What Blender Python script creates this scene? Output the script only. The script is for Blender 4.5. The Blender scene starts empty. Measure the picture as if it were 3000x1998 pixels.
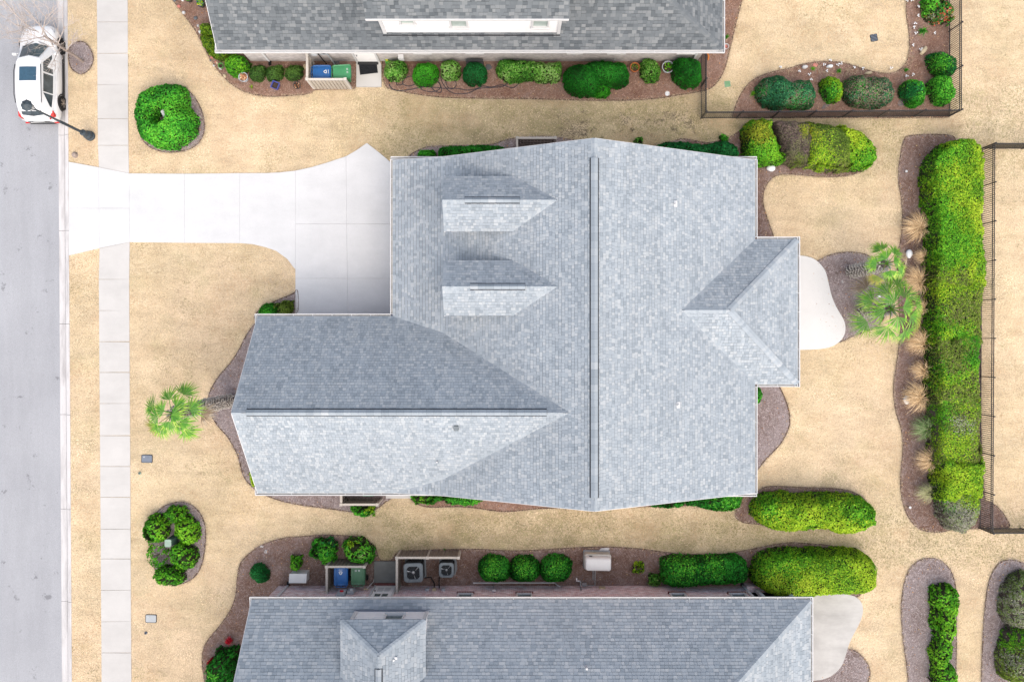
import bpy, bmesh, math, random
import numpy as np
from mathutils import Vector, Matrix, Quaternion
random.seed(7); rng = np.random.default_rng(11)
PI = math.pi
scene = bpy.context.scene
COL = scene.collection

# ---------------------------------------------------------------- camera, sky, sun, exposure
H = 38.889          # height of the drone above the lawn (m); 28 mm lens looking straight down
S = 60.0            # measured scale: picture pixels per metre on the ground
cam_d = bpy.data.cameras.new('camera'); cam = bpy.data.objects.new('camera', cam_d); COL.objects.link(cam)
cam_d.lens = 28.0; cam_d.sensor_width = 36.0; cam_d.clip_end = 800.0
cam.location = (0, 0, H); scene.camera = cam
SUN_EL, SUN_AZ = math.radians(52), math.radians(160)
world = bpy.data.worlds.new('World'); scene.world = world; world.use_nodes = True
wn = world.node_tree.nodes; wl = world.node_tree.links
bg = wn['Background']; sky = wn.new('ShaderNodeTexSky'); sky.sky_type = 'NISHITA'
sky.sun_disc = False; sky.sun_elevation = SUN_EL; sky.sun_rotation = SUN_AZ
sky.air_density = 1.0; sky.dust_density = 4.0; sky.ozone_density = 1.0
wl.new(sky.outputs[0], bg.inputs[0]); bg.inputs[1].default_value = 0.13
sun_d = bpy.data.lights.new('sun', 'SUN'); sun = bpy.data.objects.new('sun', sun_d); COL.objects.link(sun)
sun_d.energy = 2.3; sun_d.angle = math.radians(120); sun_d.color = (1.0, 0.935, 0.84)
sdir = Vector((math.sin(SUN_AZ)*math.cos(SUN_EL), math.cos(SUN_AZ)*math.cos(SUN_EL), math.sin(SUN_EL)))
sun.rotation_euler = sdir.to_track_quat('Z', 'Y').to_euler(); sun.location = sdir*60
vs = scene.view_settings
vs.view_transform = 'Standard'; vs.look = 'None'; vs.gamma = 1.0; vs.use_curve_mapping = False
vs.exposure = 0.99

# ---------------------------------------------------------------- helpers
def P(u, v, z=0.0):
    """point of the place at height z that was measured at photo pixel (u, v)"""
    k = (H-z)/H/S
    return Vector(((u-1500)*k, (999-v)*k, z))
def XY(u, v, z=0.0):
    p = P(u, v, z); return (p.x, p.y)

def tag(o, label=None, cat=None, group=None, kind=None):
    if label: o['label'] = label
    if cat: o['category'] = cat
    if group: o['group'] = group
    if kind: o['kind'] = kind
    return o
ORG = {}
def thing(name, label, cat, loc=(0, 0, 0), rotz=0.0, group=None):
    o = bpy.data.objects.new(name, None); COL.objects.link(o)
    o.location = loc; o.rotation_euler = (0, 0, rotz); o.empty_display_size = .2
    ORG[o] = Vector(loc)
    return tag(o, label, cat, group)
def structure(name, label, loc=(0, 0, 0)):
    o = bpy.data.objects.new(name, None); COL.objects.link(o); o.location = loc
    ORG[o] = Vector(loc); o['kind'] = 'structure'; o['label'] = label
    return o

def new_obj(name, me, parent=None):
    o = bpy.data.objects.new(name, me); COL.objects.link(o)
    if parent is not None: o.parent = parent
    return o

class MB:
    """collects shapes; build() links them as ONE mesh object"""
    def __init__(s): s.v = []; s.f = []; s.t = []; s.mi = []; s.m = 0; s.tone = 0.0
    def add(s, vs_, fs, tone=None):
        n = len(s.v); s.v += [tuple(p) for p in vs_]
        for f in fs:
            s.f.append([i+n for i in f]); s.t.append(s.tone if tone is None else tone); s.mi.append(s.m)
        return s
    def hexa(s, p):   # 8 points: bottom 4 ccw, top 4 ccw
        return s.add(p, [(3, 2, 1, 0), (4, 5, 6, 7), (0, 1, 5, 4), (1, 2, 6, 5), (2, 3, 7, 6), (3, 0, 4, 7)])
    def box(s, c, d, rz=0.0, taper=1.0):
        ca, sa = math.cos(rz), math.sin(rz); out = []
        for z, k in ((-.5, 1.0), (.5, taper)):
            for x, y in ((-.5, -.5), (.5, -.5), (.5, .5), (-.5, .5)):
                X, Y = x*d[0]*k, y*d[1]*k
                out.append((c[0]+X*ca-Y*sa, c[1]+X*sa+Y*ca, c[2]+z*d[2]))
        return s.hexa(out)
    def bar(s, a, b, w, h, up=Vector((0, 0, 1))):
        a = Vector(a); b = Vector(b); d = (b-a).normalized()
        x = d.cross(up)
        if x.length < 1e-5: x = d.cross(Vector((0, 1, 0)))
        x.normalize(); y = x.cross(d).normalized()
        q = [(-w/2, -h/2), (w/2, -h/2), (w/2, h/2), (-w/2, h/2)]
        return s.hexa([a+x*i+y*j for i, j in q]+[b+x*i+y*j for i, j in q])
    def prism(s, poly, z0, z1):
        n = len(poly); a = sum(poly[i][0]*poly[(i+1) % n][1]-poly[(i+1) % n][0]*poly[i][1] for i in range(n))
        if a < 0: poly = poly[::-1]
        vs_ = [(x, y, z0) for x, y in poly]+[(x, y, z1) for x, y in poly]
        fs = [tuple(range(n-1, -1, -1)), tuple(range(n, 2*n))]+[(i, (i+1) % n, n+(i+1) % n, n+i) for i in range(n)]
        return s.add(vs_, fs)
    def lathe(s, prof, c=(0, 0, 0), n=16, axis='z', cap=True):
        vs_ = []; fs = []
        for r, z in prof:
            for i in range(n):
                a = 2*PI*i/n; x, y = r*math.cos(a), r*math.sin(a)
                if axis == 'z': p = (c[0]+x, c[1]+y, c[2]+z)
                elif axis == 'x': p = (c[0]+z, c[1]+x, c[2]+y)
                else: p = (c[0]+y, c[1]+z, c[2]+x)
                vs_.append(p)
        m = len(prof)
        for j in range(m-1):
            for i in range(n):
                fs.append((j*n+i, j*n+(i+1) % n, (j+1)*n+(i+1) % n, (j+1)*n+i))
        if cap:
            if prof[0][0] > 1e-4: fs.append(tuple(range(n-1, -1, -1)))
            if prof[-1][0] > 1e-4: fs.append(tuple(range((m-1)*n, m*n)))
        return s.add(vs_, fs)
    def tube(s, pts, r, n=6, r1=None):
        pts = [Vector(p) for p in pts]; m = len(pts); vs_ = []; fs = []
        up = Vector((0.13, 0.21, 1)).normalized()
        for j, p in enumerate(pts):
            d = (pts[min(j+1, m-1)]-pts[max(j-1, 0)]).normalized()
            x = d.cross(up)
            if x.length < .05: x = d.cross(Vector((1, 0, 0)))
            x.normalize(); y = d.cross(x)
            rr = r if r1 is None else r+(r1-r)*j/(m-1)
            for i in range(n):
                a = 2*PI*i/n; vs_.append(p+x*(rr*math.cos(a))+y*(rr*math.sin(a)))
        for j in range(m-1):
            for i in range(n): fs.append((j*n+i, j*n+(i+1) % n, (j+1)*n+(i+1) % n, (j+1)*n+i))
        fs += [tuple(range(n)), tuple(range((m-1)*n, m*n))]
        return s.add(vs_, fs)
    def mesh(s, name, mats, off=None, smooth=False):
        me = bpy.data.meshes.new(name)
        v = s.v if off is None else [(p[0]-off[0], p[1]-off[1], p[2]-off[2]) for p in s.v]
        me.from_pydata(v, [], s.f)
        for m in (mats if isinstance(mats, (list, tuple)) else [mats]): me.materials.append(m)
        if any(s.mi): me.polygons.foreach_set('material_index', s.mi)
        if any(s.t):
            a = me.attributes.new('tone', 'FLOAT', 'FACE'); a.data.foreach_set('value', s.t)
        if smooth: me.polygons.foreach_set('use_smooth', [True]*len(me.polygons))
        me.update()
        return me
    def build(s, name, mats, parent=None, local=False, smooth=False, root=None, bevel=0):
        r = root or parent
        off = None
        if not local and r is not None:
            while r.parent: r = r.parent
            off = ORG.get(r, Vector((0, 0, 0)))
        o = new_obj(name, s.mesh(name, mats, off, smooth), parent)
        if bevel:
            b = o.modifiers.new('bevel', 'BEVEL'); b.width = bevel; b.segments = 2; b.limit_method = 'ANGLE'
        return o

def np_mesh(name, v, faces_n, idx, mat, col=None, tone=None, smooth=False):
    """mesh from numpy: v (n,3); idx flat loop indices; faces_n verts per face (constant)"""
    me = bpy.data.meshes.new(name); nf = len(idx)//faces_n
    me.vertices.add(len(v)); me.vertices.foreach_set('co', np.asarray(v, np.float32).ravel())
    me.loops.add(len(idx)); me.loops.foreach_set('vertex_index', np.asarray(idx, np.int32).ravel())
    me.polygons.add(nf)
    me.polygons.foreach_set('loop_start', np.arange(0, nf*faces_n, faces_n, dtype=np.int32))
    if smooth: me.polygons.foreach_set('use_smooth', np.ones(nf, bool))
    me.update(calc_edges=True)
    me.materials.append(mat)
    if col is not None:
        a = me.attributes.new('tint', 'FLOAT_COLOR', 'FACE')
        c = np.ones((nf, 4), np.float32); c[:, :3] = col; a.data.foreach_set('color', c.ravel())
    if tone is not None:
        a = me.attributes.new('tone', 'FLOAT', 'FACE'); a.data.foreach_set('value', np.asarray(tone, np.float32))
    return me

def copy_tree(o, parent=None):
    c = o.copy(); COL.objects.link(c)
    if parent is not None: c.parent = parent
    for ch in list(o.children): copy_tree(ch, c)
    return c

# smooth value noise for numpy arrays
_NG = rng.random((64, 64)).astype(np.float32)
def vnoise(x, y, s=1.0, o=0):
    x = x*s+o*7.31+100; y = y*s+o*3.77+100
    xi = np.floor(x).astype(int); yi = np.floor(y).astype(int); fx = x-xi; fy = y-yi
    fx = fx*fx*(3-2*fx); fy = fy*fy*(3-2*fy)
    g = lambda a, b: _NG[a % 64, b % 64]
    return (g(xi, yi)*(1-fx)+g(xi+1, yi)*fx)*(1-fy)+(g(xi, yi+1)*(1-fx)+g(xi+1, yi+1)*fx)*fy
def fbm(x, y, s=1.0, o=0):
    return (vnoise(x, y, s, o)+.5*vnoise(x, y, s*2.1, o+1)+.25*vnoise(x, y, s*4.3, o+2))/1.75
def inside(px, py, poly):
    poly = np.asarray(poly); r = np.zeros(len(px), bool)
    b = (px >= poly[:, 0].min()) & (px <= poly[:, 0].max()) & (py >= poly[:, 1].min()) & (py <= poly[:, 1].max())
    ii = np.nonzero(b)[0]
    if not len(ii): return r
    x = px[ii]; y = py[ii]; c = np.zeros(len(ii), bool)
    n = len(poly)
    for i in range(n):
        x0, y0 = poly[i]; x1, y1 = poly[(i+1) % n]
        if y0 == y1: continue
        k = ((y0 > y) != (y1 > y)) & (x < (x1-x0)*(y-y0)/(y1-y0)+x0)
        c ^= k
    r[ii] = c
    return r
def chaikin(pts, it=2):
    for _ in range(it):
        q = []; n = len(pts)
        for i in range(n):
            a = pts[i]; b = pts[(i+1) % n]
            q += [(a[0]*.75+b[0]*.25, a[1]*.75+b[1]*.25), (a[0]*.25+b[0]*.75, a[1]*.25+b[1]*.75)]
        pts = q
    return pts

# ---------------------------------------------------------------- materials
class NT:
    def __init__(s, name, rough=.8, spec=.3, metal=0.0):
        s.m = bpy.data.materials.new(name); s.m.use_nodes = True
        s.n = s.m.node_tree.nodes; s.l = s.m.node_tree.links
        s.b = s.n['Principled BSDF']; s.b.inputs['Roughness'].default_value = rough
        s.b.inputs['Specular IOR Level'].default_value = spec; s.b.inputs['Metallic'].default_value = metal
    def node(s, t, **k):
        n = s.n.new(t)
        for a, b in k.items(): setattr(n, a, b)
        return n
    def link(s, a, b): s.l.new(a, b)
    def pos(s, scale=(1, 1, 1), obj=False):
        if obj: src = s.node('ShaderNodeTexCoord').outputs['Object']
        else: src = s.node('ShaderNodeNewGeometry').outputs['Position']
        mp = s.node('ShaderNodeMapping'); mp.inputs['Scale'].default_value = scale
        s.link(src, mp.inputs[0]); return mp.outputs[0]
    def noise(s, scale, detail=3, rough=.55, vec=None, dist=0.0):
        n = s.node('ShaderNodeTexNoise'); n.inputs['Scale'].default_value = scale
        n.inputs['Detail'].default_value = detail; n.inputs['Roughness'].default_value = rough
        n.inputs['Distortion'].default_value = dist
        s.link(vec if vec is not None else s.pos(), n.inputs['Vector']); return n.outputs[0]
    def ramp(s, fac, stops, interp='LINEAR'):
        r = s.node('ShaderNodeValToRGB'); e = r.color_ramp.elements; r.color_ramp.interpolation = interp
        while len(e) < len(stops): e.new(.5)
        for i, (p, c) in enumerate(stops):
            e[i].position = p; e[i].color = (c, c, c, 1) if isinstance(c, (int, float)) else (*c, 1)
        s.link(fac, r.inputs[0]); return r.outputs[0]
    def mix(s, fac, a, b, mode='MIX'):
        m = s.node('ShaderNodeMix', data_type='RGBA', blend_type=mode)
        for sock, val in ((m.inputs[0], fac), (m.inputs[6], a), (m.inputs[7], b)):
            if isinstance(val, (int, float)): sock.default_value = val
            elif isinstance(val, tuple): sock.default_value = (*val, 1)
            else: s.link(val, sock)
        return m.outputs[2]
    def math(s, op, a, b=0.0):
        m = s.node('ShaderNodeMath', operation=op)
        for sock, val in ((m.inputs[0], a), (m.inputs[1], b)):
            if isinstance(val, (int, float)): sock.default_value = val
            else: s.link(val, sock)
        return m.outputs[0]
    def attr(s, name, typ='GEOMETRY', out='Fac'):
        return s.node('ShaderNodeAttribute', attribute_name=name, attribute_type=typ).outputs[out]
    def color(s, c):
        if isinstance(c, tuple): s.b.inputs['Base Color'].default_value = (*c, 1)
        else: s.link(c, s.b.inputs['Base Color'])
        return s
    def bump(s, h, strength=.3, dist=.02):
        b = s.node('ShaderNodeBump'); b.inputs['Strength'].default_value = strength
        b.inputs['Distance'].default_value = dist; s.link(h, b.inputs['Height']); s.link(b.outputs[0], s.b.inputs['Normal'])
        return s
def simple(name, c, rough=.6, spec=.4, metal=0.0, var=.12, scale=6.0, bump=0.0):
    t = NT(name, rough, spec, metal)
    n = t.noise(scale, 4, .6)
    d = tuple(x*(1-var) for x in c); e = tuple(min(1, x*(1+var)) for x in c)
    t.color(t.ramp(n, [(.3, d), (.7, e)]))
    if bump: t.bump(n, bump, .01)
    return t.m

def m_lawn():
    t = NT('dormant_turf', .95, .1); p = t.pos()
    big = t.noise(.16, 3, .6, p); mid = t.noise(.9, 4, .65, p); fin = t.noise(16, 3, .7, p); grain = t.noise(55, 2, .6, p)
    c = t.ramp(mid, [(.28, (.44, .345, .22)), (.45, (.495, .395, .255)), (.60, (.52, .42, .28)), (.75, (.46, .36, .235))])
    c = t.mix(t.ramp(big, [(.42, 0.0), (.62, .55)]), c, (.49, .37, .255))
    # greener turf in the strips between the houses, with their shade painted in
    sx = t.node('ShaderNodeSeparateXYZ'); t.link(p, sx.inputs[0])
    def band(out, a, b, w):
        up = t.node('ShaderNodeMapRange'); up.inputs[1].default_value = a-w; up.inputs[2].default_value = a+w; t.link(out, up.inputs[0])
        dn = t.node('ShaderNodeMapRange'); dn.inputs[1].default_value = b+w; dn.inputs[2].default_value = b-w; t.link(out, dn.inputs[0])
        return t.math('MULTIPLY', up.outputs[0], dn.outputs[0])
    green = t.math('MAXIMUM', t.math('MULTIPLY', band(sx.outputs[1], 8.2, 12.4, 1.1), band(sx.outputs[0], -7.5, 19, 3.0)),
                   t.math('MULTIPLY', band(sx.outputs[1], -11.0, -8.3, .8), band(sx.outputs[0], -9.0, 17, 2.5)))
    gm = t.math('MULTIPLY', green, t.ramp(mid, [(.30, 1.0), (.62, .35)]))
    c = t.mix(t.math('MULTIPLY', gm, .85), c, (.24, .20, .11))
    gp = t.math('MULTIPLY', t.ramp(t.noise(.55, 4, .65, t.pos((1, 1, 1))), [(.52, 0.0), (.68, .55)]), 1.0)
    c = t.mix(t.math('MULTIPLY', gp, .6), c, (.27, .245, .125))
    # reddish dead spots
    c = t.mix(t.math('MULTIPLY', t.ramp(t.noise(1.7, 5, .7), [(.64, 0.0), (.76, .5)]), 1.0), c, (.27, .165, .105))
    # bare black-brown soil north of the middle house
    soil = t.math('MULTIPLY', t.math('MULTIPLY', band(sx.outputs[0], 2.4, 9.0, 1.0), band(sx.outputs[1], 9.7, 11.0, .5)),
                  t.ramp(t.noise(2.1, 6, .72), [(.55, 0.0), (.64, .9)]))
    c = t.mix(soil, c, (.045, .035, .03))
    c = t.mix(.8, c, t.ramp(t.noise(.33, 5, .68), [(.3, .74), (.5, 1.0), (.7, 1.16)]), 'MULTIPLY')
    c = t.mix(.7, c, t.ramp(t.noise(1.1, 5, .7, t.pos((.5, 1.8, 1))), [(.3, .76), (.5, 1.0), (.7, 1.14)]), 'MULTIPLY')
    c = t.mix(.85, c, t.ramp(fin, [(.25, .55), (.5, .97), (.75, 1.3)]), 'MULTIPLY')
    c = t.mix(.6, c, t.ramp(grain, [(.25, .5), (.75, 1.45)]), 'MULTIPLY')
    t.color(c); t.bump(t.math('ADD', fin, grain), .6, .03); return t.m
def m_mulch(name, a, b, c_):
    t = NT(name, .95, .1); p = t.pos()
    big = t.noise(.7, 4, .7, p); streak = t.noise(22, 3, .7, t.pos((1, 1, 1)), 2.0); grain = t.noise(60, 2, .6)
    c = t.ramp(big, [(.3, a), (.5, b), (.7, c_)])
    c = t.mix(.85, c, t.ramp(streak, [(.25, .35), (.5, .9), (.75, 1.6)]), 'MULTIPLY')
    c = t.mix(.5, c, t.ramp(grain, [(.3, .5), (.7, 1.5)]), 'MULTIPLY')
    t.color(c); t.bump(streak, .8, .04); return t.m
def m_concrete(name, c, var=.1, stain=.15):
    t = NT(name, .9, .2)
    big = t.noise(.8, 5, .65); fin = t.noise(40, 3, .6); st = t.noise(.35, 4, .7, t.pos((1, 2.5, 1)))
    d = tuple(x*(1-var) for x in c)
    k = t.ramp(big, [(.3, d), (.6, c)])
    k = t.mix(stain, k, t.ramp(st, [(.35, .55), (.6, 1.0)]), 'MULTIPLY')
    k = t.mix(.35, k, t.ramp(fin, [(.25, .8), (.75, 1.15)]), 'MULTIPLY')
    t.color(k); t.bump(fin, .15, .005); return t.m
def m_shingle(name='asphalt_shingle', k=1.0):
    t = NT(name, .92, .15)
    tone = t.math('ADD', t.attr('tone'), t.attr('tone_piece', 'OBJECT'))
    c = t.ramp(tone, [(0.0, (.03, .036, .045)), (.12, (.19, .219, .245)), (.35, (.228, .259, .287)), (.6, (.254, .284, .311)),
                      (.8, (.288, .313, .333)), (1.0, (.325, .347, .363))])
    w = t.noise(.5, 4, .65); c = t.mix(.5, c, t.ramp(t.noise(1.0, 4, .7, t.pos((1.6, .22, .4))), [(.3, .86), (.62, 1.06)]), 'MULTIPLY'); c = t.mix(.35, c, t.ramp(w, [(.3, .88), (.7, 1.08)]), 'MULTIPLY')
    if k < 1: c = t.mix(1.0, t.mix(1.0, c, t.ramp(tone, [(.1, .8), (.6, .98), (.9, 1.13)]), 'MULTIPLY'), (k, k*.985, k*.96), 'MULTIPLY')
    gr = t.noise(180, 2, .6); c = t.mix(.4, c, t.ramp(gr, [(.25, .7), (.75, 1.3)]), 'MULTIPLY')
    t.color(c); t.bump(gr, .25, .003); return t.m
def m_brick(name, a, b, mortar, sy=False):
    t = NT(name, .9, .15)
    g = t.node('ShaderNodeNewGeometry'); sx = t.node('ShaderNodeSeparateXYZ'); t.link(g.outputs['Position'], sx.inputs[0])
    cb = t.node('ShaderNodeCombineXYZ')
    t.link(t.math('ADD', sx.outputs[0], sx.outputs[1]), cb.inputs[0]); t.link(sx.outputs[2], cb.inputs[1])
    br = t.node('ShaderNodeTexBrick'); t.link(cb.outputs[0], br.inputs['Vector'])
    br.inputs['Scale'].default_value = 1.0; br.inputs['Brick Width'].default_value = .2; br.inputs['Row Height'].default_value = .075
    br.inputs['Mortar Size'].default_value = .008; br.inputs['Color1'].default_value = (*a, 1); br.inputs['Color2'].default_value = (*b, 1)
    br.inputs['Mortar'].default_value = (*mortar, 1); br.inputs['Bias'].default_value = -.1
    c = t.mix(.5, br.outputs[0], t.ramp(t.noise(3.0, 5, .7), [(.35, .72), (.65, 1.2)]), 'MULTIPLY')
    c = t.mix(.6, c, t.ramp(t.noise(1.0, 2, .6, t.pos((5, 5, 14))), [(.35, .7), (.65, 1.2)]), 'MULTIPLY')
    t.color(c); t.bump(br.outputs['Fac'], -.5, .01); return t.m
def m_leaf():
    t = NT('leaf', .65, .16)
    c = t.attr('tint', 'GEOMETRY', 'Color'); t.color(c)
    tr = t.node('ShaderNodeBsdfTranslucent'); t.link(c, tr.inputs[0])
    mx = t.node('ShaderNodeMixShader'); mx.inputs[0].default_value = .35
    t.link(t.b.outputs[0], mx.inputs[1]); t.link(tr.outputs[0], mx.inputs[2])
    t.link(mx.outputs[0], t.n['Material Output'].inputs[0]); return t.m
def m_tint(name, rough=.9):
    t = NT(name, rough, .15); t.color(t.attr('tint', 'GEOMETRY', 'Color')); return t.m
def m_asphalt():
    t = NT('asphalt', .92, .2)
    big = t.noise(.25, 4, .6); fin = t.noise(70, 2, .7); sp = t.noise(1.3, 6, .75)
    c = t.ramp(big, [(.3, (.25, .256, .272)), (.7, (.285, .292, .308))])
    c = t.mix(.4, c, t.ramp(t.noise(.6, 5, .7, t.pos((2.2, .25, 1))), [(.3, .8), (.7, 1.12)]), 'MULTIPLY')
    c = t.mix(.75, c, t.ramp(fin, [(.3, .6), (.7, 1.4)]), 'MULTIPLY')
    c = t.mix(t.ramp(sp, [(.62, 0.0), (.66, .6)]), c, (.10, .10, .11))
    t.color(c); t.bump(fin, .3, .006); return t.m
def m_wood(name, c):
    t = NT(name, .85, .2); g = t.noise(5, 4, .7, t.pos((6, 6, .6)))
    t.color(t.ramp(g, [(.3, tuple(x*.72 for x in c)), (.7, tuple(x*1.15 for x in c))])); t.bump(g, .2, .004); return t.m
def m_kerb():
    t = NT('kerb_concrete', .9, .2); a = t.noise(.9, 4, .7, t.pos((3, .4, 1))); f = t.noise(45, 2, .6)
    c = t.ramp(a, [(.30, (.30, .29, .29)), (.55, (.44, .43, .43))]); c = t.mix(.3, c, t.ramp(f, [(.3, .8), (.7, 1.2)]), 'MULTIPLY')
    t.color(c); return t.m

M = dict(
    lawn=m_lawn(), mulch=m_mulch('aged_pine_straw', (.15, .11, .10), (.235, .195, .19), (.29, .25, .25)),
    mulch_red=m_mulch('fresh_pine_straw', (.17, .095, .068), (.235, .15, .115), (.27, .20, .175)),
    mulch_dark=m_mulch('dark_pine_straw', (.13, .075, .055), (.17, .115, .095), (.27, .215, .205)),
    soil=simple('edge_soil_and_shade', (.075, .05, .04), .95, .1, var=.4, scale=9), earth=simple('earth', (.12, .09, .06), .95, .1),  # bed rim colour: soil darkened to paint the shade of the cut
    drive=m_concrete('driveway_concrete', (.475, .48, .485), .07, .14), walk=m_concrete('sidewalk_concrete', (.43, .42, .405), .08, .15),
    patio=m_concrete('patio_concrete', (.49, .49, .48), .05, .06), patio_old=m_concrete('weathered_patio', (.40, .39, .375), .14, .45),
    stoop=m_concrete('stoop_concrete', (.16, .165, .16), .3, .4), pad=m_concrete('pad_concrete', (.22, .235, .245), .2, .3),
    kerb=m_kerb(), kerb_dirt=m_concrete('kerb_flow_line', (.30, .29, .29), .35, .5), asphalt=m_asphalt(), shingle=m_shingle(), shingle_d=m_shingle('dark_asphalt_shingle', .46),
    white=simple('white_trim', (.50, .50, .50), .5, .4, var=.05), gut_in=simple('gutter_inside', (.33, .325, .31), .6, .3, var=.2, scale=3),
    white_wall=simple('white_siding', (.72, .715, .71), .6, .3, var=.03),
    brick_w=m_brick('whitewashed_brick', (.46, .42, .40), (.36, .33, .32), (.44, .42, .41)),
    brick_p=m_brick('pink_brick', (.50, .28, .27), (.72, .63, .635), (.74, .71, .71)),
    brick_d=simple('dark_red_brick', (.14, .055, .05), .9, .15, var=.4, scale=5),
    glass=simple('window_glass', (.07, .095, .095), .08, .6, var=.2, scale=1), glass_g=simple('pale_glass', (.28, .34, .31), .1, .6, var=.1, scale=2),
    black=simple('black_metal', (.018, .018, .021), .45, .4, var=.2), vent=simple('vent_black', (.012, .012, .015), .8, .2),
    wood_l=m_wood('beige_boards', (.40, .355, .30)), wood_g=m_wood('taupe_boards', (.165, .14, .12)), rail_l=m_wood('beige_rail', (.47, .44, .40)),
    rail_g=m_wood('taupe_rail', (.38, .35, .31)),
    bin_b=simple('blue_plastic', (.012, .085, .26), .45, .4, var=.12), bin_g=simple('green_plastic', (.045, .22, .095), .45, .4, var=.12),
    bin_dg=simple('dull_green_plastic', (.05, .13, .07), .5, .4, var=.12), bin_pg=simple('pale_green_plastic', (.09, .27, .17), .5, .4, var=.1),
    rubber=simple('rubber', (.012, .012, .013), .85, .2), mat_b=simple('doormat', (.014, .015, .018), .95, .1, var=.4, scale=14, bump=.4),
    ac=simple('grey_enamel', (.115, .135, .145), .5, .4, var=.1), ac_side=simple('grey_louvre', (.05, .058, .062), .6, .3, var=.15),
    blade=simple('fan_blade', (.30, .31, .32), .3, .5, .6, var=.2), dark=simple('dark_cavity', (.012, .013, .015), .8, .2),
    gen=simple('cream_enamel', (.50, .50, .49), .45, .4, var=.03), gen2=simple('cream_base', (.36, .355, .32), .6, .3, var=.08),
    car=simple('white_car_paint', (.60, .605, .61), .18, .5, var=.01), car_glass=simple('car_glass', (.035, .05, .06), .04, .8, var=.5, scale=3),
    sunroof=simple('sunroof_glass', (.035, .075, .11), .08, .6, var=.15), clad=simple('black_trim', (.02, .02, .022), .6, .3),
    tail=simple('tail_lamp', (.42, .015, .012), .2, .5), head=simple('headlamp', (.30, .32, .34), .1, .6, var=.2), rim=simple('alloy', (.30, .27, .25), .35, .5, .7),
    grey=simple('grey_box', (.30, .32, .33), .55, .3, var=.08), grey_d=simple('slate_box', (.125, .145, .18), .6, .3, var=.1),
    post=simple('slate_pole', (.035, .048, .058), .5, .4, var=.2), lens=simple('lamp_lens', (.42, .43, .43), .3, .5),
    egg=simple('white_stone', (.55, .57, .58), .5, .3, var=.03), stone_w=simple('pale_stone', (.42, .42, .42), .85, .2, var=.2, scale=9),
    stone_p=simple('pink_stone', (.42, .16, .13), .85, .2, var=.15), stone_t=simple('tan_stone', (.40, .33, .22), .85, .2, var=.25, scale=7),
    stone_d=simple('slate_stone', (.10, .11, .12), .85, .2, var=.2), bark=simple('grey_bark', (.24, .195, .17), .9, .2, var=.3, scale=12),
    twig_pale=simple('pale_twigs', (.40, .345, .31), .9, .1, var=.25, scale=12),
    boot=simple('palm_boot', (.46, .43, .39), .9, .2, var=.35, scale=8), boot_d=simple('palm_core', (.11, .095, .085), .95, .1, var=.3),
    terra=simple('terracotta', (.42, .13, .045), .8, .2), pot_blue=simple('blue_glaze', (.05, .07, .30), .35, .5),
    pot_grey=simple('zinc', (.34, .37, .40), .5, .4), pot_green=simple('green_pot', (.07, .25, .05), .5, .4), pot_dark=simple('dark_pot', (.05, .045, .04), .7, .3),
    litter=simple('dead_leaves', (.22, .11, .06), .9, .1, var=.6, scale=14), potsoil=simple('potting_soil', (.055, .04, .03), .95, .1, var=.4, scale=20),
    hose=simple('dark_hose', (.025, .026, .035), .6, .3), leaf=m_leaf(), twig=m_tint('twig'), blade_grass=m_tint('grass_blade'),
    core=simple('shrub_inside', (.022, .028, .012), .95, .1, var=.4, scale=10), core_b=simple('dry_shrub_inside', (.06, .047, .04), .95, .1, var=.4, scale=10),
    green_box=simple('green_box', (.20, .27, .22), .6, .3), green_dark=simple('green_box_side', (.05, .09, .075), .7, .3),
    orange=simple('orange_plastic', (.5, .16, .03), .5, .3), pvc=simple('white_pipe', (.5, .5, .5), .4, .4), steel=simple('grey_steel', (.2, .21, .22), .4, .4, .6),
    gdoor=simple('garage_door', (.55, .55, .54), .6, .3, var=.03), print_w=simple('white_print', (.55, .56, .57), .6, .2, var=.03),
    yellow=simple('yellow_bag', (.42, .42, .04), .5, .3), bag_g=simple('green_bag', (.06, .34, .04), .5, .3),
)

# ---------------------------------------------------------------- ground, road, kerb, sidewalk, driveway
NOGRASS = []        # outlines in which no lawn blades grow
def uline(u0, u1): return lambda v: u0+(u1-u0)*v/1998.0
road_e, kerb_e, walk_w, walk_e = uline(165, 178), uline(198, 211), uline(284, 298), uline(375, 386)
Rz = -.11
def sheet(name, poly, z, mat, label):
    m = MB(); n = len(poly); a = sum(poly[i][0]*poly[(i+1) % n][1]-poly[(i+1) % n][0]*poly[i][1] for i in range(n))
    if a < 0: poly = poly[::-1]
    m.add([(x, y, z) for x, y in poly], [tuple(range(n))])
    return tag(m.build(name, mat), label, kind='structure')
sheet('ground', [(-260, -260), (260, -260), (260, 260), (-260, 260)], -.30, M['earth'], 'bare earth under everything')
def ext(fn, v): return XY(fn(v), v)
def far_line(fn):
    a = Vector(ext(fn, 0)); b = Vector(ext(fn, 1998)); d = (b-a).normalized()
    return tuple(a-d*220), tuple(b+d*220)
a, b = far_line(kerb_e)
sheet('lawn', [a, (250, 250), (250, -250), b], 0.0, M['lawn'], 'dormant tan lawn around the houses')
a, b = far_line(road_e)
sheet('road', [a, b, (-250, -250), (-250, 250)], Rz, M['asphalt'], 'pale grey asphalt street along the left edge')
NOGRASS.append([ext(kerb_e, -900), ext(kerb_e, 2900), (-60, -40), (-60, 40)])
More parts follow.
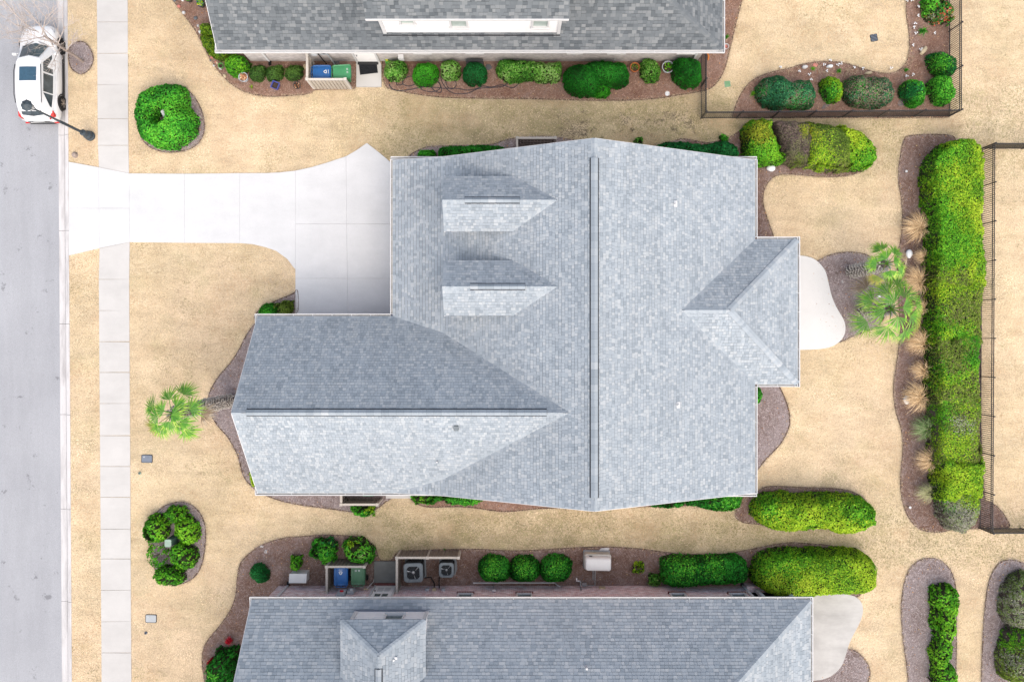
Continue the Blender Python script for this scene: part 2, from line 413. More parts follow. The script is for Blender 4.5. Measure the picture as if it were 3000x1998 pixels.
# kerb: profile gutter pan + raised kerb, in cast segments
kerb = structure('kerb', 'pale concrete kerb and gutter between street and verge')
kj = [-422, -150, 122, 395, 676, 949, 1215, 1492, 1763, 2036, 2308]
for i in range(len(kj)-1):
    v0, v1 = kj[i]+.5, kj[i+1]-.5
    prof = [(0.0, Rz+.004), (.50, Rz-.02), (.60, Rz-.015), (.68, .012), (.78, .022), (1.0, .018), (1.0, -.3), (0.0, -.3)]
    q = []
    for v in (v0, v1):
        A = P(road_e(v), v); B = P(kerb_e(v), v)
        for t_, z in prof:
            p = A+(B-A)*t_; q.append((p.x, p.y, z))
    n = len(prof)
    km = MB(); km.add(q, [tuple(range(n)), tuple(range(2*n-1, n-1, -1))])
    km.m = 0; km.add(q, [(i_, n+i_, n+(i_+1) % n, (i_+1) % n) for i_ in range(n) if i_ not in (1, 2)])
    km.m = 1; km.add(q, [(i_, n+i_, n+(i_+1) % n, (i_+1) % n) for i_ in (1, 2)])
    km.build('kerb_segment', [M['kerb'], M['kerb_dirt']], kerb)
# sidewalk slabs
walk = structure('sidewalk', 'concrete sidewalk parallel to the street')
wj = [-210, -118, -26, 66, 158, 250, 349, 427]
wj2 = [819, 910, 1001, 1091, 1182, 1276, 1366, 1456, 1549, 1636, 1728, 1820, 1911, 2003, 2095, 2190]
def slab(poly, z, mat, parent, name='slab', shrink=.6, th=.12):
    c = (sum(p[0] for p in poly)/len(poly), sum(p[1] for p in poly)/len(poly))
    q = []
    n = len(poly)
    for i, (u, v) in enumerate(poly):          # joints: pull each edge in a little
        d = Vector((c[0]-u, c[1]-v)); d = d/max(d.length, 1e-6)*shrink*1.3
        p = P(u+d.x, v+d.y); q.append((p.x, p.y))
    NOGRASS.append([XY(u, v) for u, v in poly])
    m = MB().prism(q, z-th, z)
    return m.build(name, mat, parent)
for i in range(len(wj)-1):
    v0, v1 = wj[i], wj[i+1]; sk = random.uniform(-1, 1)
    slab([(walk_w(v0), v0), (walk_e(v0), v0+sk), (walk_e(v1), v1+random.uniform(-1, 1)), (walk_w(v1), v1)], .025+random.uniform(-.003, .004), M['walk'], walk)
slab([(walk_w(427), 427), (walk_e(427), 427), (379, 509), (290, 491)], .025, M['walk'], walk)
slab([(292, 728), (381, 710), (walk_e(819), 819), (walk_w(819), 819)], .025, M['walk'], walk)
for i in range(len(wj2)-1):
    v0, v1 = wj2[i], wj2[i+1]
    slab([(walk_w(v0), v0), (walk_e(v0), v0+random.uniform(-1, 1)), (walk_e(v1), v1+random.uniform(-1, 1)), (walk_w(v1), v1)], .025+random.uniform(-.003, .004), M['walk'], walk)
drive = structure('driveway', 'clean white concrete driveway of the middle house')
for pl in ([(202, 475), (290, 491), (291, 611), (203, 611)], [(203, 611), (291, 611), (292, 728), (203, 749)],
           [(290, 491), (379, 509), (380, 611), (291, 611)], [(291, 611), (380, 611), (381, 710), (292, 728)],
           [(379, 509), (541, 510), (541, 712), (381, 710)], [(541, 510), (640, 509), (703, 508), (703, 713), (541, 712)],
           [(703, 508), (780, 508), (820, 506), (866, 501), (866, 789), (860, 783), (843, 760), (810, 736), (778, 725), (740, 716), (703, 713)],
           [(866, 501), (912, 491), (960, 477), (1014, 459), (1016, 657), (866, 657)],
           [(1014, 459), (1045, 441), (1075, 420), (1110, 447), (1147, 478), (1181, 505), (1181, 657), (1016, 657)],
           [(866, 657), (1016, 657), (1018, 816), (866, 816)], [(1016, 657), (1181, 657), (1181, 816), (1018, 816)],
           [(866, 816), (1018, 816), (1020, 934), (866, 934)], [(1018, 816), (1181, 816), (1181, 934), (1020, 934)]):
    slab(pl, .035, M['drive'], drive, shrink=.24)
pt = structure('patio', 'smooth white concrete patio behind the middle house')
def flat(poly, z, mat, parent, name='slab', it=2, th=.12):
    q = chaikin([XY(u, v) for u, v in poly], it) if it else [XY(u, v) for u, v in poly]
    NOGRASS.append(q); return MB().prism(q, z-th, z).build(name, mat, parent)
flat([(2340, 749), (2360, 751), (2384, 758), (2404, 775), (2418, 795), (2425, 822), (2431, 853), (2442, 887), (2459, 917), (2472, 938), (2477, 962),
      (2472, 985), (2455, 1006), (2428, 1019), (2391, 1024), (2340, 1025), (2200, 1025), (2200, 749)], .05, M['patio'], pt)
pt2 = structure('patio', 'stained grey concrete patio of the lower house')
flat([(2440, 1736), (2495, 1741), (2516, 1753), (2526, 1770), (2528, 1791), (2519, 1821), (2502, 1852), (2487, 1882), (2478, 1913), (2468, 1944), (2451, 1967),
      (2421, 1986), (2385, 1993), (2240, 1993), (2200, 1735)], .05, M['patio_old'], pt2)

# ---------------------------------------------------------------- planting beds
BEDS = [
 ('mulch_red', 'brown pine straw bed along the front corner of the upper house', [(504, 0), (523, 24), (543, 51), (560, 73), (577, 98), (591, 126), (608, 160), (625, 190), (649, 221), (676, 248), (710, 268), (747, 280), (788, 285), (839, 283), (890, 279), (917, 273), (919, 263), (1032, 263), (1045, 258), (1045, 110), (660, 110), (600, -40), (480, -40)]),
 ('mulch_red', 'brown pine straw bed along the side of the upper house', [(1119, 256), (1161, 267), (1195, 273), (1246, 282), (1297, 287), (1350, 289), (1440, 290), (1497, 290), (1609, 293), (1745, 296), (1864, 296), (1938, 289), (2006, 277), (2053, 270), (2070, 265), (2084, 260), (2104, 241), (2121, 211), (2135, 163), (2145, 119), (2155, 75), (2165, 34), (2175, 0), (2184, -40), (2060, -40), (2060, 110), (1119, 110)]),
 ('mulch_red', 'red brown garden bed inside the black fence corner', [(2148, 330), (2159, 296), (2176, 265), (2199, 238), (2230, 221), (2277, 207), (2302, 204), (2343, 190), (2387, 182), (2438, 180), (2482, 187), (2523, 200), (2560, 212), (2601, 217), (2628, 211), (2652, 190), (2662, 160), (2664, 119), (2660, 78), (2653, 41), (2655, 0), (2655, -40), (2782, -40), (2782, 150), (2782, 335), (2781, 345), (2770, 346), (2400, 347), (2150, 347), (2143, 346)]),
 ('mulch', 'narrow mulch bed along the upper side of the middle house', [(1190, 466), (1206, 450), (1222, 442), (1249, 430), (1290, 428), (1440, 426), (1467, 414), (1508, 404), (1559, 401), (1603, 400), (1643, 404), (1684, 411), (1740, 425), (1740, 520), (1190, 520)]),
 ('mulch_dark', 'brown bed around the mixed hedge behind the middle house', [(2275, 716), (2251, 649), (2234, 595), (2237, 561), (2251, 533), (2271, 516), (2302, 510), (2353, 515), (2421, 520), (2472, 518), (2506, 511), (2530, 495), (2555, 470), (2555, 420), (2480, 380), (2300, 360), (2190, 360), (2150, 400), (2080, 421), (2040, 413), (1999, 406), (1982, 411), (1921, 428), (1880, 440), (1880, 520), (2150, 520), (2150, 716)]),
 ('mulch', 'mauve mulch bed around the two palms by the patio', [(2380, 765), (2397, 765), (2418, 751), (2452, 741), (2489, 738), (2526, 741), (2557, 754), (2590, 790), (2607, 850), (2600, 920), (2565, 965), (2500, 983), (2472, 999), (2430, 1010), (2380, 900)]),
 ('mulch_dark', 'long dark mulch bed under the rear hedge', [(2659, 395), (2645, 411), (2638, 448), (2631, 496), (2631, 540), (2638, 571), (2643, 615), (2642, 673), (2635, 717), (2625, 757), (2630, 850), (2636, 950), (2632, 1026), (2622, 1084), (2616, 1131), (2618, 1175), (2625, 1215), (2638, 1249), (2645, 1290), (2643, 1331), (2638, 1372), (2636, 1419), (2642, 1467), (2655, 1508), (2676, 1538), (2699, 1553), (2730, 1559), (2760, 1558), (2790, 1550), (2865, 1548), (2964, 1549), (2951, 1521), (2930, 1491), (2910, 1474), (2872, 1460), (2870, 440), (2800, 420), (2796, 393)]),
 ('mulch_dark', 'mulch bed under the yellow green hedge by the rear corner', [(2190, 1446), (2215, 1444), (2234, 1426), (2268, 1422), (2353, 1427), (2438, 1428), (2489, 1435), (2519, 1450), (2533, 1462), (2550, 1490), (2530, 1540), (2400, 1545), (2240, 1538), (2211, 1534), (2174, 1531), (2153, 1516), (2153, 1499), (2167, 1478), (2177, 1466)]),
 ('mulch_dark', 'long mulch bed along the side of the lower house', [(596, 2040), (601, 1998), (591, 1944), (594, 1899), (611, 1869), (639, 1838), (666, 1801), (683, 1770), (693, 1733), (695, 1689), (700, 1658), (710, 1638), (737, 1614), (768, 1594), (821, 1575), (889, 1570), (940, 1565), (991, 1566), (1042, 1570), (1076, 1580), (1096, 1597), (1106, 1617), (1111, 1641), (1150, 1641), (1162, 1612), (1349, 1607), (1404, 1607), (1472, 1611), (1523, 1612), (1591, 1609), (1659, 1604), (1743, 1600), (1811, 1601), (1879, 1606), (1947, 1616), (2021, 1623), (2106, 1623), (2167, 1614), (2225, 1602), (2276, 1592), (2320, 1587), (2360, 1590), (2428, 1595), (2466, 1604), (2493, 1617), (2530, 1650), (2530, 1720), (2516, 1752), (2480, 1740), (2200, 1800), (830, 1800), (700, 2040)]),
 ('mulch', 'rounded mulch bed beside the stained patio', [(2478, 1900), (2485, 1899), (2506, 1904), (2529, 1923), (2545, 1947), (2550, 1971), (2546, 1988), (2530, 2040), (2360, 2040), (2380, 1985), (2440, 1960)]),
 ('mulch', 'long oval mulch island in the rear lawn', [(2648, 1706), (2659, 1672), (2676, 1651), (2699, 1636), (2730, 1633), (2757, 1641), (2777, 1658), (2793, 1685), (2800, 1719), (2801, 1774), (2802, 1876), (2800, 1998), (2798, 2040), (2662, 2040), (2660, 1998), (2655, 1944), (2647, 1893), (2642, 1842), (2638, 1784), (2642, 1740)]),
 ('mulch', 'mulch bed in the lower right corner', [(3040, 1664), (3002, 1651), (2981, 1641), (2954, 1638), (2927, 1645), (2910, 1668), (2896, 1699), (2886, 1753), (2879, 1842), (2876, 1910), (2874, 1998), (2874, 2040), (3080, 2040), (3080, 1700)]),
 ('mulch', 'mulch island under the big round shrub by the sidewalk', [(537, 255), (560, 272), (581, 299), (596, 333), (601, 367), (598, 397), (581, 425), (550, 442), (510, 448), (476, 447), (442, 435), (418, 414), (408, 387), (402, 340), (414, 295), (450, 262), (490, 250)]),
 ('mulch', 'mulch island under the six small shrubs in the front lawn', [(452, 1512), (469, 1488), (493, 1475), (523, 1468), (557, 1473), (584, 1495), (600, 1526), (605, 1567), (601, 1611), (593, 1655), (574, 1689), (543, 1707), (510, 1714), (482, 1709), (459, 1685), (447, 1638), (444, 1587)]),
 ('mulch', 'mulch ring under the bare street tree', [(206, 135), (222, 124), (240, 121), (256, 130), (268, 146), (276, 168), (272, 192), (258, 212), (240, 221), (224, 215), (208, 202), (202, 180), (201, 155)]),
 ('mulch', 'mulch bed wrapped round the front gable of the middle house', [(755, 940), (747, 948), (723, 978), (700, 1026), (676, 1063), (642, 1100), (622, 1131), (608, 1165), (610, 1200), (622, 1223), (639, 1250), (666, 1277), (686, 1311), (700, 1342), (706, 1376), (717, 1403), (740, 1428), (770, 1448), (824, 1468), (865, 1476), (906, 1483), (967, 1490), (1031, 1500), (1075, 1500), (1109, 1488), (1130, 1470), (1150, 1458), (1150, 1380), (820, 1380), (820, 940)]),
 ('mulch_red', 'mulch bed along the lower side of the middle house', [(1200, 1452), (1205, 1464), (1222, 1476), (1240, 1483), (1268, 1486), (1315, 1484), (1352, 1484), (1400, 1488), (1455, 1497), (1489, 1499), (1540, 1493), (1597, 1488), (1700, 1486), (1900, 1483), (2001, 1481), (2037, 1480), (2120, 1490), (2172, 1480), (2190, 1450), (2190, 1390), (1200, 1390)]),
 ('mulch', 'rounded mulch bed at the rear wall of the middle house', [(2272, 1110), (2281, 1127), (2298, 1161), (2312, 1202), (2315, 1236), (2307, 1266), (2285, 1304), (2254, 1334), (2230, 1361), (2212, 1386), (2140, 1386), (2140, 1110)]),
 ('mulch', 'small mulch corner between driveway and front wing', [(866, 850), (866, 856), (843, 867), (812, 879), (785, 894), (752, 912), (740, 940), (875, 940), (875, 850)]),
]
BEDPOLY = []; BEDIDX = []
for i, (mt, lb, pts) in enumerate(BEDS):
    poly = chaikin([XY(u, v) for u, v in pts], 2); BEDPOLY.append((mt, poly)); BEDIDX.append(len(NOGRASS)); NOGRASS.append(poly)
    n = len(poly); z = .006+.001*i
    if sum(poly[k][0]*poly[(k+1) % n][1]-poly[(k+1) % n][0]*poly[k][1] for k in range(n)) < 0: poly = poly[::-1]
    bed = tag(MB().add([(x, y, z) for x, y in poly], [tuple(range(n))]).build('mulch_bed', M[mt]), lb, kind='structure')
    e = MB(); vs_ = []  # dark rim strip: brown soil with the shade of the spade cut painted in
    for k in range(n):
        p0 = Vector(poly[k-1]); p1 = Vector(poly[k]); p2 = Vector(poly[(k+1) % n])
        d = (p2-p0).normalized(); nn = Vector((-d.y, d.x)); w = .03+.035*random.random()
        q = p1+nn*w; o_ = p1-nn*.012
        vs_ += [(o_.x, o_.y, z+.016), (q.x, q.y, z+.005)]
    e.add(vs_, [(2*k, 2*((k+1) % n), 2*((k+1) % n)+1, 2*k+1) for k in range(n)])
    e.build('soil_and_shade_edge', M['soil'], bed)

# ---------------------------------------------------------------- houses: roofs of separate shingles
HR = {}   # running list of full tabs per house, largest become single objects
def pip(x, y, poly):
    c = False; n = len(poly)
    for i in range(n):
        x0, y0 = poly[i]; x1, y1 = poly[(i+1) % n]
        if (y0 > y) != (y1 > y) and x < (x1-x0)*(y-y0)/(y1-y0)+x0: c = not c
    return c
def clip_rect(poly, x0, y0, x1, y1):
    def cut(pl, ins, inter):
        out = []
        for i in range(len(pl)):
            a_, b_ = pl[i-1], pl[i]; ia, ib = ins(a_), ins(b_)
            if ib:
                if not ia: out.append(inter(a_, b_))
                out.append(b_)
            elif ia: out.append(inter(a_, b_))
        return out
    def ix(k): return lambda a_, b_: (k, a_[1]+(b_[1]-a_[1])*(k-a_[0])/(b_[0]-a_[0]))
    def iy(k): return lambda a_, b_: (a_[0]+(b_[0]-a_[0])*(k-a_[1])/(b_[1]-a_[1]), k)
    for ins, it in ((lambda p: p[0] >= x0, ix(x0)), (lambda p: p[0] <= x1, ix(x1)), (lambda p: p[1] >= y0, iy(y0)), (lambda p: p[1] <= y1, iy(y1))):
        if len(poly) < 3: return []
        poly = cut(poly, ins, it)
    return poly
def rtone():
    r = random.random()
    if r < .16: return random.uniform(.14, .30)
    if r < .40: return random.uniform(.72, .95)
    return random.uniform(.38, .70)
EXPO = .143
def shingle_face(key, pts3, expo=EXPO):
    """lays courses of tabs over one roof plane"""
    pts3 = [Vector(p) for p in pts3]; nrm = Vector((0, 0, 0)); n = len(pts3)
    for i in range(n): nrm += pts3[i].cross(pts3[(i+1) % n])
    nrm.normalize()
    if nrm.z < 0: nrm = -nrm
    up = (Vector((0, 0, 1))-nrm*nrm.z).normalized(); cx = up.cross(nrm).normalized()
    o = pts3[0]
    poly = [((p-o).dot(cx), (p-o).dot(up)) for p in pts3]
    s0 = min(p[0] for p in poly); s1 = max(p[0] for p in poly); t0 = min(p[1] for p in poly); t1 = max(p[1] for p in poly)
    d = HR.setdefault(key, dict(full=[], mb=MB()))
    mb = d['mb']
    W = lambda s, t, h: o+cx*s+up*t+nrm*h
    t = t0; row = 0
    while t < t1-.01:
        s = s0-random.uniform(0, .3)
        while s < s1:
            w = random.choice((.115, .13, .13, .14, .145, .16, .20) if key == 'main' else (.14, .17, .19, .21, .24, .28)); hb = random.choice((.011, .011, .017)); tn = rtone()
            x0, y0, x1, y1 = s, t, s+w, t+expo
            s += w
            if x1 < s0+1e-3: continue
            ins = all(pip(x, y, poly) for x, y in ((x0, y0), (x1, y0), (x1, y1), (x0, y1))) and not any(x0 < p[0] < x1 and y0 < p[1] < y1 for p in poly)
            if ins:
                c = W((x0+x1)/2, (y0+y1)/2, 0); k = H/(H-c.z)
                vis = abs(c.x)*k < 24.9 and abs(c.y)*k < 16.5
                d['full'].append((w*nrm.z*k*k if vis else 0.0, W(x0, y0, .006), cx, up, nrm, w, expo, hb, tn))
            else:
                q = clip_rect(poly, x0, y0, x1, y1)
                if len(q) >= 3:
                    mb.add([W(a_, b_, .006+hb*(1-(b_-y0)/expo)+.003) for a_, b_ in q], [tuple(range(len(q)))], tn)
        t += expo; row += 1
def tab(mb, org, cx, up, nrm, w, e, hb, tn):
    g = .004
    p = lambda s, t, h: org+cx*s+up*t+nrm*h
    mb.add([p(g, 0, 0), p(w-g, 0, 0), p(w-g, 0, hb), p(g, 0, hb), p(g, e, .002), p(w-g, e, .002), p(g, e+.01, 0), p(w-g, e+.01, 0)],
           [(0, 1, 2, 3), (3, 2, 5, 4), (0, 3, 4, 6), (1, 7, 5, 2)], tn)
    if hb > .012 or random.random() < .6:      # dark band: laminate print, also painting in the shadow gap under each course
        mb.add([p(g, e-.014, .0055), p(w-g, e-.014, .0055), p(w-g, e+.004, .005), p(g, e+.004, .005)], [(0, 1, 2, 3)], .03)
UNIT = {}
def finish_roof(key, roof, n_single=300):
    """300 largest tabs as pieces of the roof, the rest as one joined part"""
    mat = M['shingle_d'] if key == 'north' else M['shingle']
    d = HR[key]; full = sorted(d['full'], key=lambda x: -x[0]); mb = d['mb']
    off = ORG[roof_root(roof)]
    if key not in UNIT:
        u = MB(); u.add([(0, 0, 0), (1, 0, 0), (1, 0, 1), (0, 0, 1), (0, 1, .12), (1, 1, .12), (0, 1.06, 0), (1, 1.06, 0)],
                        [(0, 1, 2, 3), (3, 2, 5, 4), (0, 3, 4, 6), (1, 7, 5, 2)])
        UNIT[key] = u.mesh('shingle', mat)
    for k, (ar, org, cx, up, nrm, w, e, hb, tn) in enumerate(full):
        if k < n_single:
            o = new_obj('shingle', UNIT[key], roof); o['tone_piece'] = tn
            g = .004; q = org+cx*g-off
            o.matrix_local = Matrix(((cx.x*(w-2*g), up.x*e, nrm.x*hb, q.x), (cx.y*(w-2*g), up.y*e, nrm.y*hb, q.y), (cx.z*(w-2*g), up.z*e, nrm.z*hb, q.z), (0, 0, 0, 1)))
        else: tab(mb, org, cx, up, nrm, w, e, hb, tn)
    o = mb.build('shingles', mat, roof); o['kind'] = 'stuff'
def roof_root(o):
    while o.parent: o = o.parent
    return o
def deck(mb, pts3, th=.06):
    pts3 = [Vector(p) for p in pts3]; n = len(pts3)
    nrm = Vector((0, 0, 0))
    for i in range(n): nrm += pts3[i].cross(pts3[(i+1) % n])
    if nrm.z < 0: pts3 = pts3[::-1]
    dn = Vector((0, 0, -th))
    mb.add([p for p in pts3]+[p+dn for p in pts3], [tuple(range(n)), tuple(range(2*n-1, n-1, -1))]+[(i, n+i, n+(i+1) % n, (i+1) % n) for i in range(n)], .3)
def caps(parent, a, b, n1, n2, off, w=.15, step=.145, lift=.022, name='ridge_cap', mat='shingle'):
    """folded cap pieces along a ridge or hip from a (low end) to b; n1, n2 = outward horizontal-ish directions lying in the two planes"""
    a = Vector(a); b = Vector(b); d = (b-a); L = d.length; d.normalize(); k = int(L/step)
    for i in range(k):
        p = a+d*(i*step); q = a+d*((i+1)*step+.03)
        l0, l1 = lift+.012, lift
        U = Vector((0, 0, 1))
        vs_ = []
        for pt_, l in ((p, l0), (q, l1)):
            vs_ += [pt_+n1*w+U*(l-.012), pt_+U*(l+.004), pt_+n2*w+U*(l-.012)]
        m = MB().add(vs_+[p+n1*w, p, p+n2*w], [(0, 1, 4, 3), (1, 2, 5, 4), (0, 6, 7, 1), (1, 7, 8, 2)])
        o = m.build(name, M[mat], parent); o['tone_piece'] = rtone() if random.random() < .5 else random.uniform(.45, .65)
def ridge_vent(parent, a, b, n1, n2, w=.16):
    """raised ridge vent: black slotted base with cap pieces on top"""
    a = Vector(a); b = Vector(b); d = (b-a).normalized(); U = Vector((0, 0, 1)); m = MB()
    def prof(p, ww, l, th): return [p+n1*ww+U*l, p+U*(l+.004), p+n2*ww+U*l, p+n2*ww+U*(l+th), p+U*(l+th+.004), p+n1*ww+U*(l+th)]
    def ext_(p, q, ww, l, th, mb):
        A = prof(p, ww, l, th); B = prof(q, ww, l, th)
        mb.add(A+B, [tuple(range(6)), tuple(range(11, 5, -1))]+[(i, 6+i, 6+(i+1) % 6, (i+1) % 6) for i in range(6)])
    ext_(a, b, w+.045, .02, .034, m)
    v = m.build('ridge_vent', M['vent'], parent)
    L = (b-a).length; st = .30; k = int(L/st)
    for i in range(k):
        c = MB(); ext_(a+d*(i*L/k), a+d*((i+1)*L/k-.004), w, .053+(i % 2)*.003, .02, c)
        o = c.build('cap_shingle', M['shingle'], v); o['tone_piece'] = rtone() if random.random() < .3 else random.uniform(.22, .5)
def gutter(parent, a, b, out, w=.125, h=.11, brackets=True, inner='gut_in'):
    """white K-style trough; a,b = inner top edge along the eave, out = outward unit vector"""
    a = Vector(a); b = Vector(b); out = Vector(out); d = (b-a).normalized(); U = Vector((0, 0, 1)); m = MB()
    def run(x0, x1, z0, z1, A=a, B=b):
        m.hexa([A+out*x0+U*z0, B+out*x0+U*z0, B+out*x1+U*z0, A+out*x1+U*z0, A+out*x0+U*z1, B+out*x0+U*z1, B+out*x1+U*z1, A+out*x1+U*z1])
    m.m = 0
    run(w-.032, w, -h, 0.0); run(0, .02, -h, -.01)
    m.m = 1; run(.0205, w-.0325, -h, -h+.03)
    m.m = 0
    for e in (a, b): m.box(tuple(e+out*w/2+U*(-h/2)), (.02 if abs(d.x) > .5 else w*.98, w*.98 if abs(d.x) > .5 else .02, h*.98))
    if brackets:
        L = (b-a).length; k = max(1, int(L/.78))
        for i in range(1, k): m.bar(a+d*(L*i/k)+U*.004, a+d*(L*i/k)+out*w+U*.004, .022, .012)
    return m.build('gutter', [M['white'], M[inner]], parent)
def wall_poly(mb, poly, z0, z1): mb.prism(poly, z0, z1)

def window(parent, x0, x1, z0, z1, y, sgn, glass='glass', sill=None, split=False):
    """window in a wall that faces sgn*Y"""
    m = MB(); fw = .07; yo = y+sgn*.03
    for (a0, a1, b0, b1) in ((x0, x0+fw, z0, z1), (x1-fw, x1, z0, z1), (x0+fw, x1-fw, z0, z0+fw), (x0+fw, x1-fw, z1-fw, z1)):
        m.box(((a0+a1)/2, yo, (b0+b1)/2), (a1-a0, .10, b1-b0))
    if split: m.box(((x0+x1)/2, yo, (z0+z1)/2), (.035, .07, z1-z0-2*fw-.01))
    m.box(((x0+x1)/2, yo-sgn*.01, (z0+z1)/2), (x1-x0-2*fw-.005, .06, .045))
    w = m.build('window', M['white'], parent)
    MB().box(((x0+x1)/2, y-sgn*.005, (z0+z1)/2), (x1-x0-2*fw+.02, .03, z1-z0-2*fw+.02)).build('pane', M[glass], w)
    if sill:
        nb = int((x1-x0+.1)/.075)
        for i in range(nb):
            MB().box((x0-.05+(i+.5)*(x1-x0+.1)/nb, y+sgn*.035, z0-.055), (.062, .15, .09)).build('sill_brick', M[sill], w)
    else: MB().box(((x0+x1)/2, y+sgn*.06, z0-.025), (x1-x0+.08, .14, .045)).build('sill', M['white'], w)
    return w
def downspout(parent, x, y, sgn, z1, mat='white'):
    m = MB(); m.box((x, y+sgn*.05, z1/2+.12), (.085, .07, z1-.2)); o = m.build('downspout', M[mat], parent)
    MB().box((x, y+sgn*.12, .09), (.11, .2, .12)).build('outlet', M['rubber'], o)

# ------------------------------------------------ middle house
HE = 3.03
hm = thing('brick_house', 'large middle house with pale grey shingle roof, two dormers and front wing', 'house', (0, 0, 0))
XL, XB, XR, XE = -5.36, -3.05, 3.31, 10.93
ZB, ZR = 3.65, 6.89
YT, YB = 8.134, -6.83
WX, WT, WB, WY, WZ = -11.45, 1.10, -6.83, -2.92, 6.40
zL1 = lambda x: HE+(x-XL)*(ZB-HE)/(XB-XL)
zL2 = lambda x: ZB+(x-XB)*(ZR-ZB)/(XR-XB)
xL2 = lambda z: XB+(z-ZB)*(XR-XB)/(ZR-ZB)
zR = lambda x: ZR-(x-XR)*(ZR-HE)/(XE-XR)
xR = lambda z: XR+(ZR-z)*(XE-XR)/(ZR-HE)
kwu = (WZ-HE)/(WT-WY); kwd = (WZ-HE)/(WY-WB)
yWu = lambda z: WY+(WZ-z)/kwu
yWd = lambda z: WY-(WZ-z)/kwd
jx = xL2(WZ)
ry, rh, rz_, rX = 1.314, 3.25, 4.90, 12.85
rj = xR(rz_); rap = 9.28
main_faces = [
    [(XL, YT, HE), (XL, WT, HE), (XB, yWu(ZB), ZB), (XB, YT, ZB)],
    [(XB, YT, ZB), (XB, yWu(ZB), ZB), (jx, WY, WZ), (XB, yWd(ZB), ZB), (XL, WB, HE), (XL+.0, YB, HE), (XB, YB, ZB), (XR, YB, ZR), (XR, YT, ZR)],
    [(XR, YT, ZR), (XR, YB, ZR), (XE, YB, HE), (XE, ry-rh, HE), (rj, ry, rz_), (XE, ry+rh, HE), (XE, YT, HE)],
    [(WX, WT, HE), (WX, WY, WZ), (jx, WY, WZ), (XB, yWu(ZB), ZB), (XL, WT, HE)],
    [(WX, WB, HE), (WX, WY, WZ), (jx, WY, WZ), (XB, yWd(ZB), ZB), (XL, WB, HE)],
    [(XE, ry+rh, HE), (rX, ry+rh, HE), (rap, ry, rz_), (rj, ry, rz_)],
    [(rX, ry+rh, HE), (rX, ry-rh, HE), (rap, ry, rz_)],
    [(XE, ry-rh, HE), (rX, ry-rh, HE), (rap, ry, rz_), (rj, ry, rz_)],
]
# second face: only the steeper part; the sliver of the shallow part below the front wing is its own face
main_faces[1] = [(XB, YT, ZB), (XB, yWu(ZB), ZB), (jx, WY, WZ), (XB, yWd(ZB), ZB), (XB, YB, ZB), (XR, YB, ZR), (XR, YT, ZR)]
DORM = []
dz_e, dz_r, dX = 5.23, 6.16, -2.87
for dy in (5.79, 2.235):
    hw = 1.155; xe = xL2(dz_e); xr = xL2(dz_r)
    DORM += [[(dX, dy+hw, dz_e), (xe, dy+hw, dz_e), (xr, dy, dz_r), (dX, dy, dz_r)], [(dX, dy-hw, dz_e), (xe, dy-hw, dz_e), (xr, dy, dz_r), (dX, dy, dz_r)]]
main_faces.append([(XL, WB, HE), (XB, yWd(ZB), ZB), (XB, YB, ZB)])
dk = MB()
for f in main_faces: deck(dk, f)
roof = dk.build('roof', M['shingle'], hm); roof['tone_piece'] = 0.0
for f in main_faces: shingle_face('main', f)
# dormers
for i, dy in enumerate((5.79, 2.235)):
    m = MB(); f1, f2 = DORM[2*i], DORM[2*i+1]
    deck(m, f1, .08); deck(m, f2, .08)
    dr = m.build('dormer_roof', M['shingle'], hm)
    shingle_face('main', f1); shingle_face('main', f2)
    w = MB(); hw = 1.0
    w.prism([(dX+.2, dy-hw), (xL2(dz_e)+.3, dy-hw), (xL2(dz_e)+.3, dy+hw), (dX+.2, dy+hw)], 3.2, dz_e-.06)
    A = [(dX+.2, dy-hw, dz_e-.06), (dX+.2, dy+hw, dz_e-.06), (dX+.2, dy, dz_r-.13)]; B = [(1.2, p[1], p[2]) for p in A]
    w.add(A+B, [(0, 1, 2), (5, 4, 3), (0, 3, 4, 1), (1, 4, 5, 2), (2, 5, 3, 0)])
    w.build('dormer_wall', M['white_wall'], hm)
    fm = MB()
    for s_ in (1, -1): fm.bar((dX+.03, dy, dz_r-.07), (dX+.03, dy+s_*1.155, dz_e-.07), .04, .12)
    fm.build('dormer_trim', M['white'], hm)
    n1 = (Vector((0, hw, dz_e-dz_r))).normalized(); n2 = Vector((0, -n1.y, n1.z))
    caps(hm, (dX, dy, dz_r), (xL2(dz_r)-.05, dy, dz_r), n1, n2, None)
    u0, u1 = ((-1.95, .32), (-1.72, .55))[i]
    ridge_vent(hm, (u0, dy, dz_r), (u1, dy, dz_r), n1, n2, .15)
finish_roof('main', roof)
nW = Vector((XB-XR, 0, ZB-ZR)).normalized(); nE = Vector((XE-XR, 0, HE-ZR)).normalized()
nU = Vector((0, WT-WY, HE-WZ)).normalized(); nD = Vector((0, WB-WY, HE-WZ)).normalized()
caps(hm, (XR, YT, ZR), (XR, 7.3, ZR), nE, nW, None, step=.2)
caps(hm, (XR, YB, ZR), (XR, -6.25, ZR), nE, nW, None, step=.2)
ridge_vent(hm, (XR, 7.35, ZR), (XR, -6.3, ZR), nE, nW)
caps(hm, (WX, WY, WZ), (-10.9, WY, WZ), nU, nD, None, step=.2)
caps(hm, (1.45, WY, WZ), (jx-.1, WY, WZ), nU, nD, None, step=.2)
ridge_vent(hm, (-10.85, WY, WZ), (1.42, WY, WZ), nU, nD)
hn = Vector((0, rh, HE-rz_)).normalized(); hs = Vector((0, -rh, HE-rz_)).normalized(); he = Vector((rX-rap, 0, HE-rz_)).normalized()
caps(hm, (rX, ry+rh, HE), (rap, ry, rz_), (Vector((-.7, .35, -.02))).normalized(), (Vector((.5, -.72, -.03))).normalized(), None)
